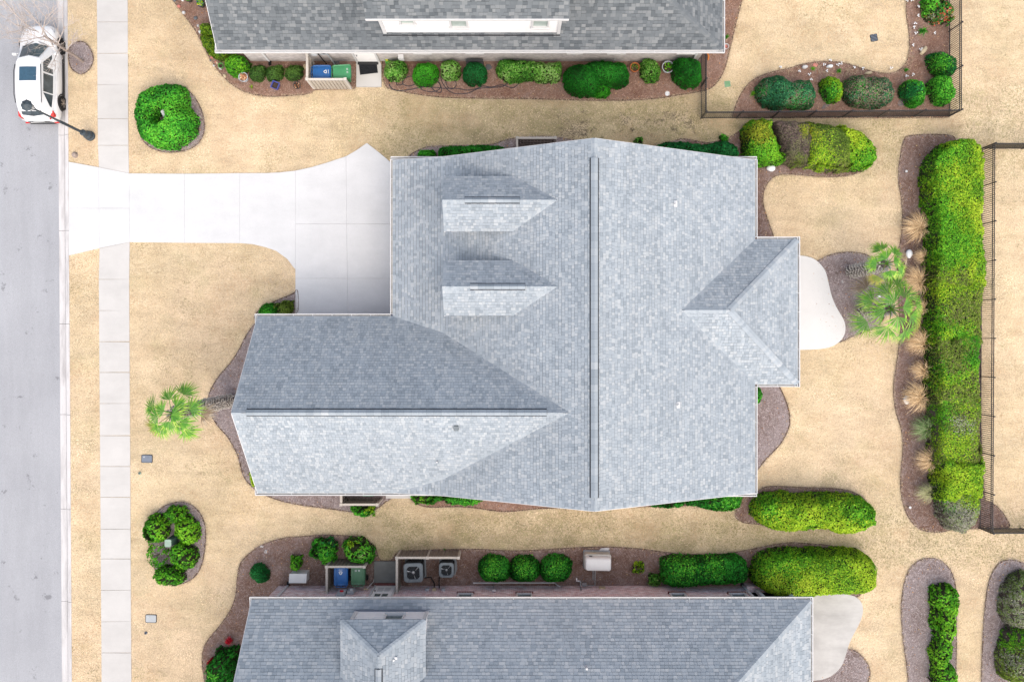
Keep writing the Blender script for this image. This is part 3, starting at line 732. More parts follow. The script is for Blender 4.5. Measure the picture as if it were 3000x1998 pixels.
caps(hm, (rX, ry-rh, HE), (rap, ry, rz_), (Vector((-.7, -.35, -.02))).normalized(), (Vector((.5, .72, -.03))).normalized(), None)
caps(hm, (rap, ry, rz_), (rj+.1, ry, rz_), hn, hs, None)
# walls
wm = MB()
Wi = .38
wm.prism([(XL+Wi, WT-Wi), (XL+Wi, YT-.28), (XE-Wi, YT-.28), (XE-Wi, YB+.3), (WX+.3, YB+.3), (WX+.3, WT-Wi)], -.05, HE-.1)
wm.prism([(XE-Wi+.002, ry-rh+Wi), (XE-Wi+.002, ry+rh-Wi), (rX-Wi, ry+rh-Wi), (rX-Wi, ry-rh+Wi)], -.05, HE-.1)
for y in (YT-.29, YB+.31):      # gable ends
    A = [(XL+.5, y, HE-.12), (XB, y, ZB-.14), (XR, y, ZR-.14), (XE-.5, y, HE-.12)]; B = [(p[0], y-.2 if y > 0 else y+.2, p[2]) for p in A]
    wm.add(A+B, [(0, 1, 2, 3), (7, 6, 5, 4)]+[(i, 4+i, 4+(i+1) % 4, (i+1) % 4) for i in range(4)])
A = [(WX+.31, WT-.5, HE-.12), (WX+.31, WY, WZ-.15), (WX+.31, WB+.5, HE-.12)]; B = [(p[0]+.2, p[1], p[2]) for p in A]
wm.add(A+B, [(0, 1, 2), (5, 4, 3), (0, 3, 4, 1), (1, 4, 5, 2), (2, 5, 3, 0)])
wm.build('wall', M['brick_p'], hm)
gd = MB().box((XL+Wi-.03, 5.9, 1.12), (.05, 2.5, 2.2)).box((XL+Wi-.03, 3.0, 1.12), (.05, 2.5, 2.2)).build('garage_door', M['gdoor'], hm)
# trim boards on rakes
tr = MB()
for y, s_ in ((YT+.012, 1), (YB-.012, -1)):
    for p, q in (((XL, HE), (XB, ZB)), ((XB, ZB), (XR, ZR)), ((XR, ZR), (XE, HE))):
        MB().bar((p[0], y, p[1]-.085), (q[0], y, q[1]-.085), .022, .15).build('rake_board', M['white'], hm)
for y, z, y2, z2 in ((WT, HE, WY, WZ), (WB, HE, WY, WZ)): MB().bar((WX-.012, y, z-.085), (WX-.012, y2, z2-.085), .022, .15).build('rake_board', M['white'], hm)
# gutters
gz = HE-.01
gutter(hm, (XL, YT+.03, gz), (XL, WT+.12, gz), (-1, 0, 0))
gutter(hm, (WX-.13, WT, gz), (XL-.13, WT, gz), (0, 1, 0))
gutter(hm, (WX-.1, WB, gz), (-2.65, WB, gz), (0, -1, 0))
gutter(hm, (XE, YT+.03, gz), (XE, ry+rh+.12, gz), (1, 0, 0))
gutter(hm, (XE, ry-rh-.12, gz), (XE, YB-.03, gz), (1, 0, 0))
gutter(hm, (XE+.13, ry+rh, gz), (rX, ry+rh, gz), (0, 1, 0))
gutter(hm, (XE+.13, ry-rh, gz), (rX, ry-rh, gz), (0, -1, 0))
gutter(hm, (rX, ry+rh+.12, gz), (rX, ry-rh-.12, gz), (1, 0, 0))
# cornice returns at the gable corners
def ret(x0, x1, y, s_):
    m = MB().box(((x0+x1)/2, y-s_*.2, HE-.2), (abs(x1-x0), .52, .14)); m.build('cornice_return', M['white'], hm)
    gutter(hm, (x0, y+s_*.06, gz-.03), (x1, y+s_*.06, gz-.03), (0, s_, 0), w=.115)
ret(XL-.1, -2.2, YT, 1); ret(9.3, XE+.1, YT, 1); ret(9.3, XE+.1, YB, -1)
def ret_w(y0, y1):
    MB().box((WX+.2, (y0+y1)/2, HE-.2), (.52, abs(y1-y0), .14)).build('cornice_return', M['white'], hm)
    gutter(hm, (WX-.05, y0, gz-.03), (WX-.05, y1, gz-.03), (-1, 0, 0), w=.09)
ret_w(WT+.1, WT-.75); ret_w(WB-.1, WB+.75)
# roof vents
def roofvent(parent, p, nrm_, mat, kind):
    m = MB()
    if kind == 'box': m.box((p[0], p[1], p[2]+.09), (.2, .2, .2)); m.build('box_vent', M[mat], parent); return
    m.box((p[0], p[1], p[2]+.03), (.16, .26, .02)); o = m.build('pipe_vent', M[mat], parent)
    MB().lathe([(.04, 0), (.04, .25)], (p[0], p[1], p[2]+.02), 10).build('pipe', M['pvc'], o)
def on(u, v, zf, it=8):
    z = 4.0
    for _ in range(it):
        p = P(u, v, z); z = zf(p)
    return P(u, v, z)
q = on(1978, 598, lambda p: zR(p.x)); roofvent(hm, q, None, 'pvc', 'pipe')
q = on(1986, 1186, lambda p: zR(p.x)); roofvent(hm, q, None, 'pvc', 'pipe')
q = on(1337, 1254, lambda p: WZ-(WY-p.y)*kwd); roofvent(hm, q, None, 'ac', 'box')
q = on(1281, 1352, lambda p: WZ-(WY-p.y)*kwd); MB().lathe([(.035, 0), (.035, .2)], tuple(q), 8).build('pipe_vent', M['pvc'], hm)

# ------------------------------------------------ upper (north) house
hn_ = thing('brick_house', 'whitewashed brick house at the top edge with dark grey roof', 'house', (0, 0, 0))
NE, NS = 13.10, .80
NL, NR_ = -13.28, 9.47
nz = lambda y: HE+(y-NE)*NS
yr = 20.0; hipk = .51
hx = NR_-(nz(yr)-HE)/hipk
nf = [[(NL, NE, HE), (NR_, NE, HE), (hx, yr, nz(yr)), (NL, yr, nz(yr))],
      [(NR_, NE, HE), (NR_, 2*yr-NE, HE), (hx, yr, nz(yr))],
      [(NL, 2*yr-NE, HE), (NR_, 2*yr-NE, HE), (hx, yr, nz(yr)), (NL, yr, nz(yr))]]
m = MB()
for f in nf: deck(m, f)
nroof = m.build('roof', M['shingle_d'], hn_)
zt_ = nz(19.95)
shingle_face('north', [(NL, NE, HE), (NR_, NE, HE), (NR_-(zt_-HE)/hipk, 19.95, zt_), (NL, 19.95, zt_)])
xh = NR_-(nz(19.95)-HE)/hipk
shingle_face('north', [(NR_, NE, HE), (NR_, 19.95, HE), (xh, 19.95, nz(19.95))])
# upper storey
UX0, UX1, UY, UZ, US = -6.11, 2.37, 13.39, 5.72, .84
uf = [(UX0, UY, UZ), (UX1, UY, UZ), (UX1, 17.5, UZ+4.11*US), (UX0, 17.5, UZ+4.11*US)]
ub = [(UX0, 21.6, UZ), (UX1, 21.6, UZ), (UX1, 17.5, UZ+4.11*US), (UX0, 17.5, UZ+4.11*US)]
m = MB(); deck(m, uf, .1); deck(m, ub, .1); m.build('upper_roof', M['shingle_d'], hn_)
zu = UZ+4.1*US
shingle_face('north', [(UX0, UY, UZ), (UX1, UY, UZ), (UX1, UY+4.1, zu), (UX0, UY+4.1, zu)])
finish_roof('north', nroof)
uw = MB(); uw.prism([(-5.62, 13.69), (2.04, 13.69), (2.04, 21.2), (-5.62, 21.2)], 3.2, UZ-.02); uw.build('upper_wall', M['white_wall'], hn_)
cb_ = MB()
for x in (-5.64, 2.06): MB().box((x, 13.67, 4.5), (.14, .06, 2.3)).build('corner_board', M['white'], hn_)
MB().box(((UX0+UX1)/2, UY-.015, UZ-.05), (UX1-UX0, .03, .16)).build('fascia', M['white'], hn_)
MB().box((-1.8, 13.62, 3.44), (7.9, .10, .03)).build('flashing', M['vent'], hn_)
for x0, x1, z0 in ((-4.83, -4.15, 4.55), (-2.68, -1.9, 4.2), (.85, 1.6, 4.2)): window(hn_, x0, x1, z0, 5.62, 13.69, -1, 'glass_g')
NW = 13.64
nw = MB(); nw.prism([(-12.75, NW), (9.05, NW), (9.05, 26.5), (-12.75, 26.5)], -.05, HE-.05); nw.build('wall', M['brick_w'], hn_)
nb_ = MB(); nb_.box((-1.9, NE+.2, HE-.1), (22.4, .5, .04)); nb_.build('soffit', M['white'], hn_)
for u0, u1 in ((1213, 1263), (1366, 1416), (1663, 1705), (1781, 1831), (1985, 2035)):
    window(hn_, (u0-1500)/60*.9668, (u1-1500)/60*.9668, 1.33, 2.75, NW, -1, 'glass_g')
gutter(hn_, (NL-.1, NE, gz), (NR_+.1, NE, gz), (0, -1, 0))
gutter(hn_, (NR_, NE-.12, gz), (NR_, 20, gz), (1, 0, 0))
MB().box((NL+.2, 13.55, HE-.2), (.5, .9, .14)).build('cornice_return', M['white'], hn_)
gutter(hn_, (NL-.02, NE-.1, gz-.03), (NL-.02, NE+.75, gz-.03), (-1, 0, 0), w=.09)
tr = MB(); tr.bar((NL-.012, NE, HE-.085), (NL-.012, yr, nz(yr)-.085), .022, .15); tr.build('rake_board', M['white'], hn_)
caps(hn_, (NR_, NE, HE), (NR_-(nz(16.4)-HE)/hipk, 16.4, nz(16.4)), Vector((-.75, -.1, -.05)).normalized(), Vector((.35, .7, -.02)).normalized(), None, mat='shingle_d')
d = MB().box((-7.01, NW-.02, 1.18), (.95, .08, 2.1)).build('door', M['white_wall'], hn_)
for k in (-.17, .17): MB().box((-7.01+k, NW-.065, 1.62), (.27, .02, .55)).build('pane', M['glass'], d)
MB().box((-7.01, NW-.10, .115), (1.0, .2, .03)).build('threshold', M['clad'], d)
MB().lathe([(.03, 0), (.035, .05)], (-7.38, NW-.12, 1.05), 10).build('handle', M['steel'], d)
cs = MB()
for x in (-7.54, -6.48): cs.box((x, NW-.03, 1.2), (.09, .12, 2.2))
cs.build('door_casing', M['white'], hn_)
MB().prism([XY(1045, 178), XY(1112, 178), XY(1118, 192), XY(1118, 257), XY(1045, 257)], -.1, .10).build('stoop', M['walk'], hn_)
NOGRASS.append([XY(1045, 170), XY(1120, 170), XY(1119, 258), XY(1045, 258)])
downspout(hn_, -11.8, NW, -1, 2.9); downspout(hn_, 8.75, NW, -1, 2.9)
# meter and lamp on the wall behind the bins
mb_ = MB().box((-8.85, NW-.08, 1.55), (.32, .16, .5)); em = mb_.build('electric_meter', M['grey'], hn_)
MB().lathe([(.09, 0), (.09, .07)], (-8.85, NW-.16, 1.5), 12, 'y').build('dial', M['lens'], em)
MB().tube([(-8.75, NW-.08, 1.3), (-8.7, NW-.1, .7), (-8.62, NW-.22, .02)], .035, 8).build('conduit', M['grey'], em)
wl_ = MB().lathe([(.0, -.12), (.15, -.10), (.17, 0), (.15, .05)], (-9.3, NW-.12, 1.45), 12, 'y').build('wall_lamp', M['lens'], hn_)
MB().tube([(-9.2, NW-.05, 1.3), (-9.12, NW-.1, .6), (-9.05, NW-.15, .05)], .025, 6).build('cable', M['rubber'], wl_)
MB().box((-5.30, NW-.09, .78), (.26, .2, .34)).build('vent_hood', M['white'], hn_)
MB().box((4.95, NW-.1, .35), (.03, .03, .7)).build('pipe', M['pvc'], hn_)
NOGRASS.append([(-12.75, 13.5), (9.1, 13.5), (9.1, 26), (-12.75, 26)])

# ------------------------------------------------ lower (south) house
hs_ = thing('brick_house', 'pink brick house at the bottom edge with blue grey roof', 'house', (0, 0, 0))
SE, SS = -11.65, .84
SL, SR = -11.72, 13.44
sz = lambda y: HE+(SE-y)*SS
ys = -19.0; shk = .58
sx_ = SR-(sz(ys)-HE)/shk
sf = [[(SL, SE, HE), (SR, SE, HE), (sx_, ys, sz(ys)), (SL, ys, sz(ys))], [(SR, SE, HE), (SR, 2*ys-SE, HE), (sx_, ys, sz(ys))],
      [(SL, 2*ys-SE, HE), (SR, 2*ys-SE, HE), (sx_, ys, sz(ys)), (SL, ys, sz(ys))]]
m = MB()
for f in sf: deck(m, f)
sroof = m.build('roof', M['shingle'], hs_)
yv = -18.98; zv = sz(yv); xv = SR-(zv-HE)/shk
shingle_face('south', [(SL, SE, HE), (SR, SE, HE), (xv, yv, zv), (SL, yv, zv)])
yv2 = -18.98; xv2 = SR-(sz(yv2)-HE)/shk
shingle_face('south', [(SR, SE, HE), (SR, yv2, HE), (xv2, yv2, sz(yv2))])
# hipped dormer
DX0, DX1, DYf, DZe, DZr = -7.26, -3.66, -11.80, 5.15, 6.35
dcx = (DX0+DX1)/2; dya = -12.87
ye = SE-(DZe-HE)/SS; yrr = SE-(DZr-HE)/SS
df = [[(DX0, DYf, DZe), (DX1, DYf, DZe), (dcx, dya, DZr)],
      [(DX0, DYf, DZe), (dcx, dya, DZr), (dcx, yrr, DZr), (DX0, ye, DZe)],
      [(DX1, DYf, DZe), (dcx, dya, DZr), (dcx, yrr, DZr), (DX1, ye, DZe)]]
m = MB()
for f in df: deck(m, f, .09); shingle_face('south', f)
m.build('dormer_roof', M['shingle'], hs_)
finish_roof('south', sroof)
MB().prism([(DX0+.32, -12.04), (DX1-.1, -12.04), (DX1-.1, -14.6), (DX0+.32, -14.6)], 3.0, DZe-.05).build('dormer_wall', M['white_wall'], hs_)
cbm = MB()
for x in (DX0+.34, DX1-.12): MB().box((x, -12.02, 4.3), (.16, .06, 1.6)).build('corner_board', M['white'], hs_)
MB().box((dcx+.1, -12.0, 3.40), (3.4, .07, .03)).build('flashing', M['grey_d'], hs_)
window(hs_, -5.55, -4.7, 3.95, 5.02, -12.04, 1, 'glass')
l1 = (Vector((dcx-DX0, 0, DZr-DZe))).normalized()
caps(hs_, (DX0, DYf, DZe), (dcx, dya, DZr), Vector((-.3, -.9, .15)).normalized(), Vector((.9, .3, .1)).normalized(), None, w=.14)
caps(hs_, (DX1, DYf, DZe), (dcx, dya, DZr), Vector((.3, -.9, .15)).normalized(), Vector((-.9, .3, .1)).normalized(), None, w=.14)
nE_ = Vector((1.8, 0, DZe-DZr)).normalized(); nW_ = Vector((-1.8, 0, DZe-DZr)).normalized()
caps(hs_, (dcx, dya, DZr), (dcx, -13.35, DZr), nE_, nW_, None, w=.16)
ridge_vent(hs_, (dcx, -13.4, DZr), (dcx, -15.2, DZr), nE_, nW_, .15)
caps(hs_, (SR, SE, HE), (SR-(sz(-15.4)-HE)/shk, -15.4, sz(-15.4)), Vector((-.75, .1, -.05)).normalized(), Vector((.35, -.7, -.02)).normalized(), None, w=.16)
SW = -11.93
MB().prism([(-11.38, SW), (11.35, SW), (11.35, -26), (-11.38, -26)], -.05, HE-.05).build('wall', M['brick_p'], hs_)
MB().box((.8, SE-.18, HE-.1), (25, .42, .04)).build('soffit', M['white'], hs_)
# screened porch at the rear corner
pm = MB()
for x in (11.75, 13.1): pm.box((x, SW-.05, 1.5), (.16, .16, 2.9))
pm.box((12.4, SW-.05, .55), (1.5, .05, .06)); pm.build('porch_post', M['white'], hs_)
MB().box((12.3, SW-.3, 1.4), (1.8, .1, 2.7)).build('porch_screen', M['dark'], hs_)
MB().box((11.85, SW-.02, .3), (1.1, .3, .5)).build('porch_wall', M['brick_p'], hs_)
for u0, u1 in ((1341, 1387), (1513, 1559), (1960, 2006), (2134, 2182)):
    window(hs_, (u0-1500)/60*.9663, (u1-1500)/60*.9663, 1.33, 2.75, SW, 1, 'glass', 'brick_d')
gutter(hs_, (SL-.1, SE, gz), (SR+.1, SE, gz), (0, 1, 0)); gutter(hs_, (SR, SE+.12, gz), (SR, -19, gz), (1, 0, 0))
MB().box((SL+.2, SE-.4, HE-.2), (.5, .9, .14)).build('cornice_return', M['white'], hs_)
gutter(hs_, (SL-.02, SE+.1, gz-.03), (SL-.02, SE-.8, gz-.03), (-1, 0, 0), w=.09)
tr = MB(); tr.bar((SL-.012, SE, HE-.085), (SL-.012, ys, sz(ys)-.085), .022, .15); tr.build('rake_board', M['white'], hs_)
d = MB().box((-6.12, SW+.02, 1.25), (.93, .08, 2.1)).build('door', M['white_wall'], hs_)
for k in (-.17, .17):
    MB().box((-6.12+k, SW+.065, 1.72), (.27, .02, .5)).build('pane', M['glass'], d)
    MB().box((-6.12+k, SW+.065, .85), (.26, .02, .6)).build('panel', M['white'], d)
MB().lathe([(.03, 0), (.035, .05)], (-6.5, SW+.07, 1.1), 10, 'y').build('handle', M['clad'], d)
cs = MB()
for x in (-6.64, -5.60): cs.box((x, SW+.03, 1.3), (.08, .12, 2.2))
cs.build('door_casing', M['white'], hs_)
st = MB().prism([XY(1097, 1642), XY(1160, 1642), XY(1160, 1713), XY(1101, 1713), XY(1097, 1700)], -.1, .12).build('stoop', M['stoop'], hs_)
for i in range(14): MB().box((-6.65+i*.075, SW+.09, .16), (.06, .17, .09)).build('step_brick', M['brick_d'], st)
downspout(hs_, -10.9, SW, 1, 2.9); downspout(hs_, 11.2, SW, 1, 2.9)
em = MB().box((-8.0, SW+.09, 1.45), (.36, .18, .62)).build('electric_meter', M['grey'], hs_)
MB().lathe([(.09, 0), (.09, .06)], (-8.0, SW+.18, 1.5), 12, 'y').build('dial', M['tail'], em)
em2 = MB().box((-7.62, SW+.08, 1.15), (.30, .16, .45)).build('electric_meter', M['grey'], hs_)
MB().box((-7.6, SW+.19, 1.2), (.14, .06, .14)).build('dial', M['lens'], em2)
for x, mt in ((-4.05, 'grey'), (-3.72, 'stone_t'), (-3.28, 'grey')):
    MB().box((x, SW+.05, .75), (.17, .1, .22)).build('disconnect_box', M[mt], hs_)
gv = MB().box((-7.0, SW+.04, .65), (.22, .06, .12)).build('vent_hood', M['stone_t'], hs_)
MB().tube([(-6.95, SW+.08, .7), (-6.75, SW+.22, .1), (-6.7, SW+.4, .03)], .022, 6).build('pipe', M['pvc'], gv)
MB().box((4.35, SW+.03, .42), (.3, .06, .3)).build('hatch', M['stone_t'], hs_)
pp = MB()
pp.tube([(-1.9, SW+.14, .05), (-.2, SW+.15, .05), (2.1, SW+.15, .05)], .03, 6); pp.tube([(2.1, SW+.15, .05), (2.2, SW+.1, .3), (2.35, SW+.05, .35)], .03, 6)
pp.build('pipe', M['pvc'], hs_)
vp = MB().lathe([(.10, 0), (.08, .08)], (-.85, SW+.04, 1.0), 10, 'y').build('vent_cap', M['white'], hs_)
MB().tube([(-.9, SW+.06, 1.0), (-.9, SW+.12, .05)], .015, 5).build('pipe', M['steel'], vp)
# gas service by the generator
gs = MB()
gs.tube([(3.3, SW+.06, .9), (3.3, SW+.12, .55), (3.3, SW+.4, .5)], .03, 6); gs.tube([(3.5, SW+.1, .3), (4.02, SW+.1, .3), (4.05, SW+1.2, .1), (3.98, SW+1.7, .25)], .022, 6)
gs.box((3.48, SW+.2, .45), (.22, .18, .2)); gs.build('gas_meter', M['steel'], hs_)
MB().tube([(3.25, SW+.38, .55), (3.12, SW+.38, .5), (3.12, SW+.5, .45)], .035, 6).build('pipe', M['pvc'], hs_)
MB().tube([(3.95, SW+.3, .06), (3.95, SW+1.0, .06), (3.93, SW+1.75, .1)], .02, 6).build('conduit', M['grey'], hs_)
NOGRASS.append([(-11.4, -11.9), (13.2, -11.9), (13.2, -26), (-11.4, -26)])
NOGRASS.append([(XL+.3, 8), (XE-.3, 8), (XE-.3, -6.5), (WX+.2, -6.5), (WX+.2, .8), (XL+.3, .8)])
q = on(1155, 1930, lambda p: DZr-(p.x-dcx)*(DZr-DZe)/(DX1-dcx)); MB().lathe([(.04, 0), (.04, .16)], tuple(q), 8).box((q.x+.05, q.y+.04, q.z+.02), (.14, .1, .02)).build('pipe_vent', M['pvc'], hs_)
q = on(1717, 1950, lambda p: sz(p.y)); MB().lathe([(.05, 0), (.05, .35)], tuple(q), 8).build('pipe_vent', M['pvc'], hs_)

# ---------------------------------------------------------------- shrubs and hedges
PAL = dict(
    bright=[(.012, .085, .008), (.02, .14, .01), (.035, .20, .014), (.075, .26, .02)],
    boxd=[(.02, .055, .01), (.035, .08, .014), (.05, .105, .018)],
    box=[(.012, .10, .006), (.022, .17, .008), (.04, .22, .012)],
    dark=[(.003, .042, .004), (.006, .078, .006), (.010, .115, .008), (.02, .145, .014)],
    pine=[(.004, .052, .012), (.007, .085, .018), (.012, .12, .025)],
    light=[(.028, .11, .012), (.06, .17, .02), (.10, .22, .038), (.16, .25, .08)],
    lime=[(.045, .13, .006), (.09, .185, .008), (.13, .23, .01), (.175, .265, .013), (.215, .285, .018)],
    limeg=[(.024, .115, .006), (.045, .17, .008), (.07, .215, .01), (.11, .25, .013)],
    olive=[(.05, .085, .012), (.085, .13, .016), (.12, .17, .022), (.085, .08, .035)],
    gold=[(.06, .10, .008), (.10, .14, .01), (.155, .18, .012), (.20, .21, .016)],
    brown=[(.085, .058, .052), (.12, .088, .08), (.055, .04, .037), (.10, .10, .05)],
    grey=[(.15, .15, .11), (.19, .185, .15), (.11, .15, .045), (.085, .13, .035)],
    mixed=[(.008, .05, .022), (.015, .09, .03), (.03, .12, .05), (.10, .085, .06), (.02, .14, .02)],
    mixedb=[(.012, .06, .03), (.03, .10, .04), (.10, .085, .06), (.15, .11, .085), (.02, .13, .015)],
    juni=[(.04, .095, .006), (.075, .135, .008), (.12, .18, .012), (.025, .07, .006)],
    red=[(.02, .10, .02), (.04, .15, .02), (.32, .05, .03), (.12, .09, .05)],
)
def E(cu, cv, ru, rv, rot=0.0, n=26, sq=2.0):
    out = []
    for i in range(n):
        a = 2*PI*i/n; c, s = math.cos(a), math.sin(a)
        x = ru*math.copysign(abs(c)**(2/sq), c); y = rv*math.copysign(abs(s)**(2/sq), s)
        out.append((cu+x*math.cos(rot)-y*math.sin(rot), cv+x*math.sin(rot)+y*math.cos(rot)))
    return out
def leaves_mesh(name, c, n, L, Wd, col, rnd=.62):
    col = np.minimum(np.asarray(col)*1.9, .75)
    """rhombic leaves: centres c, normals n"""
    N = len(c)
    nn = n+rng.normal(0, rnd*.6, (N, 3)); nn /= np.linalg.norm(nn, axis=1, keepdims=True)+1e-9
    t = rng.normal(0, 1, (N, 3)); t -= nn*np.sum(t*nn, axis=1, keepdims=True); t /= np.linalg.norm(t, axis=1, keepdims=True)+1e-9
    b = np.cross(nn, t); s = rng.uniform(.65, 1.3, (N, 1))
    l = L*s/2; w = Wd*s/2
    v = np.stack([c-t*l, c+b*w-t*l*.15, c+t*l, c-b*w-t*l*.15], axis=1).reshape(-1, 3)
    return np_mesh(name, v, 4, np.arange(4*N), M['leaf'], col)
SHR = 0
def shrub(name, label, cat, outline, h, pal, R=None, p=2.2, lump=.14, leaf=(.085, .05), dens=1.0, group=None, hole=None, core='core', loose=0.0, patch=None, zmin=0.0, pscale=1.1):
    """outline: photo pixels of the silhouette; it is brought down to the level where that part of the silhouette lies"""
    global SHR; SHR += 1; sd = SHR
    cu = sum(q[0] for q in outline)/len(outline); cv = sum(q[1] for q in outline)/len(outline)
    rad = Vector((cu-1500, cv-999)); rl = rad.length; rad /= max(rl, 1)
    poly = []
    for u, v in outline:
        d = Vector((u-cu, v-cv)); t = .5+.5*(d.normalized().dot(rad) if d.length > 1e-6 else 0)
        q = P(u, v, h*(.08+.66*t)); poly.append((q.x, q.y))
    poly = np.array(poly)
    x0, y0 = poly.min(0); x1, y1 = poly.max(0)
    area = (x1-x0)*(y1-y0); g = max(.045, math.sqrt(area/2600))
    xs = np.arange(x0-g, x1+2*g, g); ys_ = np.arange(y0-g, y1+2*g, g)
    X, Y = np.meshgrid(xs, ys_, indexing='ij'); fx, fy = X.ravel(), Y.ravel()
    ins = inside(fx, fy, poly); dist = np.full(len(fx), 1e9)
    n = len(poly)
    for i in range(n):
        a_, b_ = poly[i], poly[(i+1) % n]; e = b_-a_; L2 = max(e@e, 1e-9)
        t = np.clip(((fx-a_[0])*e[0]+(fy-a_[1])*e[1])/L2, 0, 1)
        dist = np.minimum(dist, np.hypot(fx-a_[0]-t*e[0], fy-a_[1]-t*e[1]))
    dist += (fbm(fx, fy, 3.2, sd)-.5)*.16+((fbm(fx, fy, 1.7, sd+1)-.5)*.25 if name == 'hedge_shrub' else 0)+((fbm(fx, fy, 2.6, sd+2)-.5)*.7*min(1, loose*3))
    d = np.where(ins, dist, -dist)+.035
    if R is None: R = .5*min(x1-x0, y1-y0)
    k = np.clip(d/R, 0, 1)
    z = h*(1-(1-k)**p)**(1/p)*(1+lump*2*(fbm(fx, fy, 1.6, sd+3)-.5))
    if hole is not None:
        hq = P(hole[0], hole[1], .55); hd = np.hypot(fx-hq.x, fy-hq.y)
        z = np.where(hd < hole[2], 0.0, z*np.clip((hd-hole[2])/.25, 0, 1)**.35)
    valid = d > -.2*g
    z = np.where(valid, np.maximum(z, 0), 0)
    nx, ny = X.shape; I = np.arange(nx*ny).reshape(nx, ny)
    q = np.stack([I[:-1, :-1], I[1:, :-1], I[1:, 1:], I[:-1, 1:]], -1).reshape(-1, 4)
    keep = (z[q] > .03).sum(1) >= 2
    q = q[keep]
    V = np.stack([fx, fy, z], 1)
    cx, cy = poly.mean(0); loc = (float(cx), float(cy), 0.0)
    root = thing(name, label, cat, loc, group=group); O = np.array(loc)
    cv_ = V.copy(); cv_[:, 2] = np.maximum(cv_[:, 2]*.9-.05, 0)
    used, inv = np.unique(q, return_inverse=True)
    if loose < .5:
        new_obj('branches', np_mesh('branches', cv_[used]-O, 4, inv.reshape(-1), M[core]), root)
    else:
        tw = MB()
        for _ in range(14):
            a_ = random.uniform(0, 2*PI); rr = random.uniform(.1, .8)*min(x1-x0, y1-y0)/2
            tw.tube([(0, 0, 0), (rr*.4*math.cos(a_), rr*.4*math.sin(a_), h*.5), (rr*math.cos(a_), rr*math.sin(a_), h*.85)], .012, 4, .005)
        tw.build('branches', M['bark'], root, local=True)
    T = np.concatenate([q[:, [0, 1, 2]], q[:, [0, 2, 3]]])
    A, B, C = V[T[:, 0]], V[T[:, 1]], V[T[:, 2]]
    cr = np.cross(B-A, C-A); ar = np.linalg.norm(cr, axis=1)/2; nr = cr/(2*ar[:, None]+1e-9)
    ar = np.minimum(ar, g*g*6)
    N = int(min(95000, ar.sum()*dens*1.75/(leaf[0]*leaf[1]*.5)))
    ti = rng.choice(len(T), N, p=ar/ar.sum()); r1 = np.sqrt(rng.random(N)); r2 = rng.random(N)
    c = A[ti]*(1-r1)[:, None]+B[ti]*(r1*(1-r2))[:, None]+C[ti]*(r1*r2)[:, None]; nn = nr[ti]
    # clumps: leaves stand out in little heads with hollows between
    cl = fbm(c[:, 0]+c[:, 2]*.6, c[:, 1]+c[:, 2]*.4, 7.5, sd+9)
    if loose > 0:
        kp = cl > .36+.18*loose; c, nn, cl = c[kp], nn[kp], cl[kp]; N = len(c)
    c = c+nn*((cl-.5)*.12+rng.normal(0, .016, N))[:, None]
    c[:, 2] = np.maximum(c[:, 2], .02)
    pl = np.array(PAL[pal]); m = len(pl)
    w = .5+1.5*(fbm(c[:, 0], c[:, 1], pscale, sd+5)-.5)+rng.normal(0, .24, N)
    idx = np.clip((w*m).astype(int), 0, m-1); col = pl[idx]
    if patch is not None:
        for pu, pv, pr, pp in patch:
            pq = P(pu, pv, h); dd = np.hypot(c[:, 0]-pq.x, c[:, 1]-pq.y)/(pr/S)
            s_ = dd+(fbm(c[:, 0], c[:, 1], 2.2, sd+8)-.5)*1.5+rng.normal(0, .38, N) < .95
            p2 = np.array(PAL[pp]); col = np.where(s_[:, None], p2[rng.integers(0, len(p2), N)], col)
    col = col*rng.uniform(.8, 1.2, (N, 1))
    new_obj('foliage', leaves_mesh('foliage', c-O, nn, leaf[0], leaf[1], col), root)
    return root
def Z(ou, ov, sc, pts): return [(ou+x/sc, ov+y/sc) for x, y in pts]

# round shrub round a pedestal, front lawn
shrub('shrub', 'big round glossy green shrub with a hole in its middle by the sidewalk', 'shrub',
      Z(0, 0, 2.944, [(1150, 870), (1200, 790), (1290, 735), (1400, 720), (1520, 730), (1590, 770), (1612, 840), (1618, 920), (1685, 985), (1712, 1060), (1700, 1150), (1640, 1225), (1540, 1278), (1430, 1278), (1300, 1240), (1210, 1170), (1165, 1080), (1138, 960)]),
      1.25, 'bright', R=.75, p=2.4, hole=(472, 345, .30), leaf=(.10, .06), lump=.18)
# upper house, front corner
shrub('shrub', 'rounded olive green shrub at the upper left gable corner', 'shrub', Z(500, 0, 5.227, [(450, 400), (520, 370), (600, 395), (690, 420), (700, 560), (560, 565), (480, 520)]), .8, 'juni', leaf=(.09, .035))
shrub('shrub', 'long spreading yellow green juniper wrapped round the house corner', 'shrub', Z(500, 0, 5.227, [(440, 535), (560, 540), (690, 560), (700, 775), (1010, 775), (1025, 810), (900, 885), (820, 945), (740, 920), (660, 870), (590, 800), (530, 730), (480, 670)]), .6, 'juni', R=.45, leaf=(.09, .035))
shrub('shrub', 'big bushy mid green shrub below the corner downspout of the upper house', 'shrub', Z(500, 0, 5.227, [(820, 900), (930, 850), (1060, 840), (1130, 890), (1205, 960), (1200, 1040), (1130, 1120), (1050, 1170), (940, 1150), (850, 1070), (815, 980)]), 1.0, 'limeg', leaf=(.10, .05), lump=.3)
for cu, ru, w_ in ((755, 24, 'left'), (803, 23, 'middle'), (861, 26, 'right')):
    shrub('shrub', f'small clipped box shrub in a row of three by the bin screen, {w_} one', 'shrub', E(cu, 214, ru, 22, sq=3), .6, 'boxd', leaf=(.06, .035), dens=.9, group='three clipped shrubs left of the bin screen')
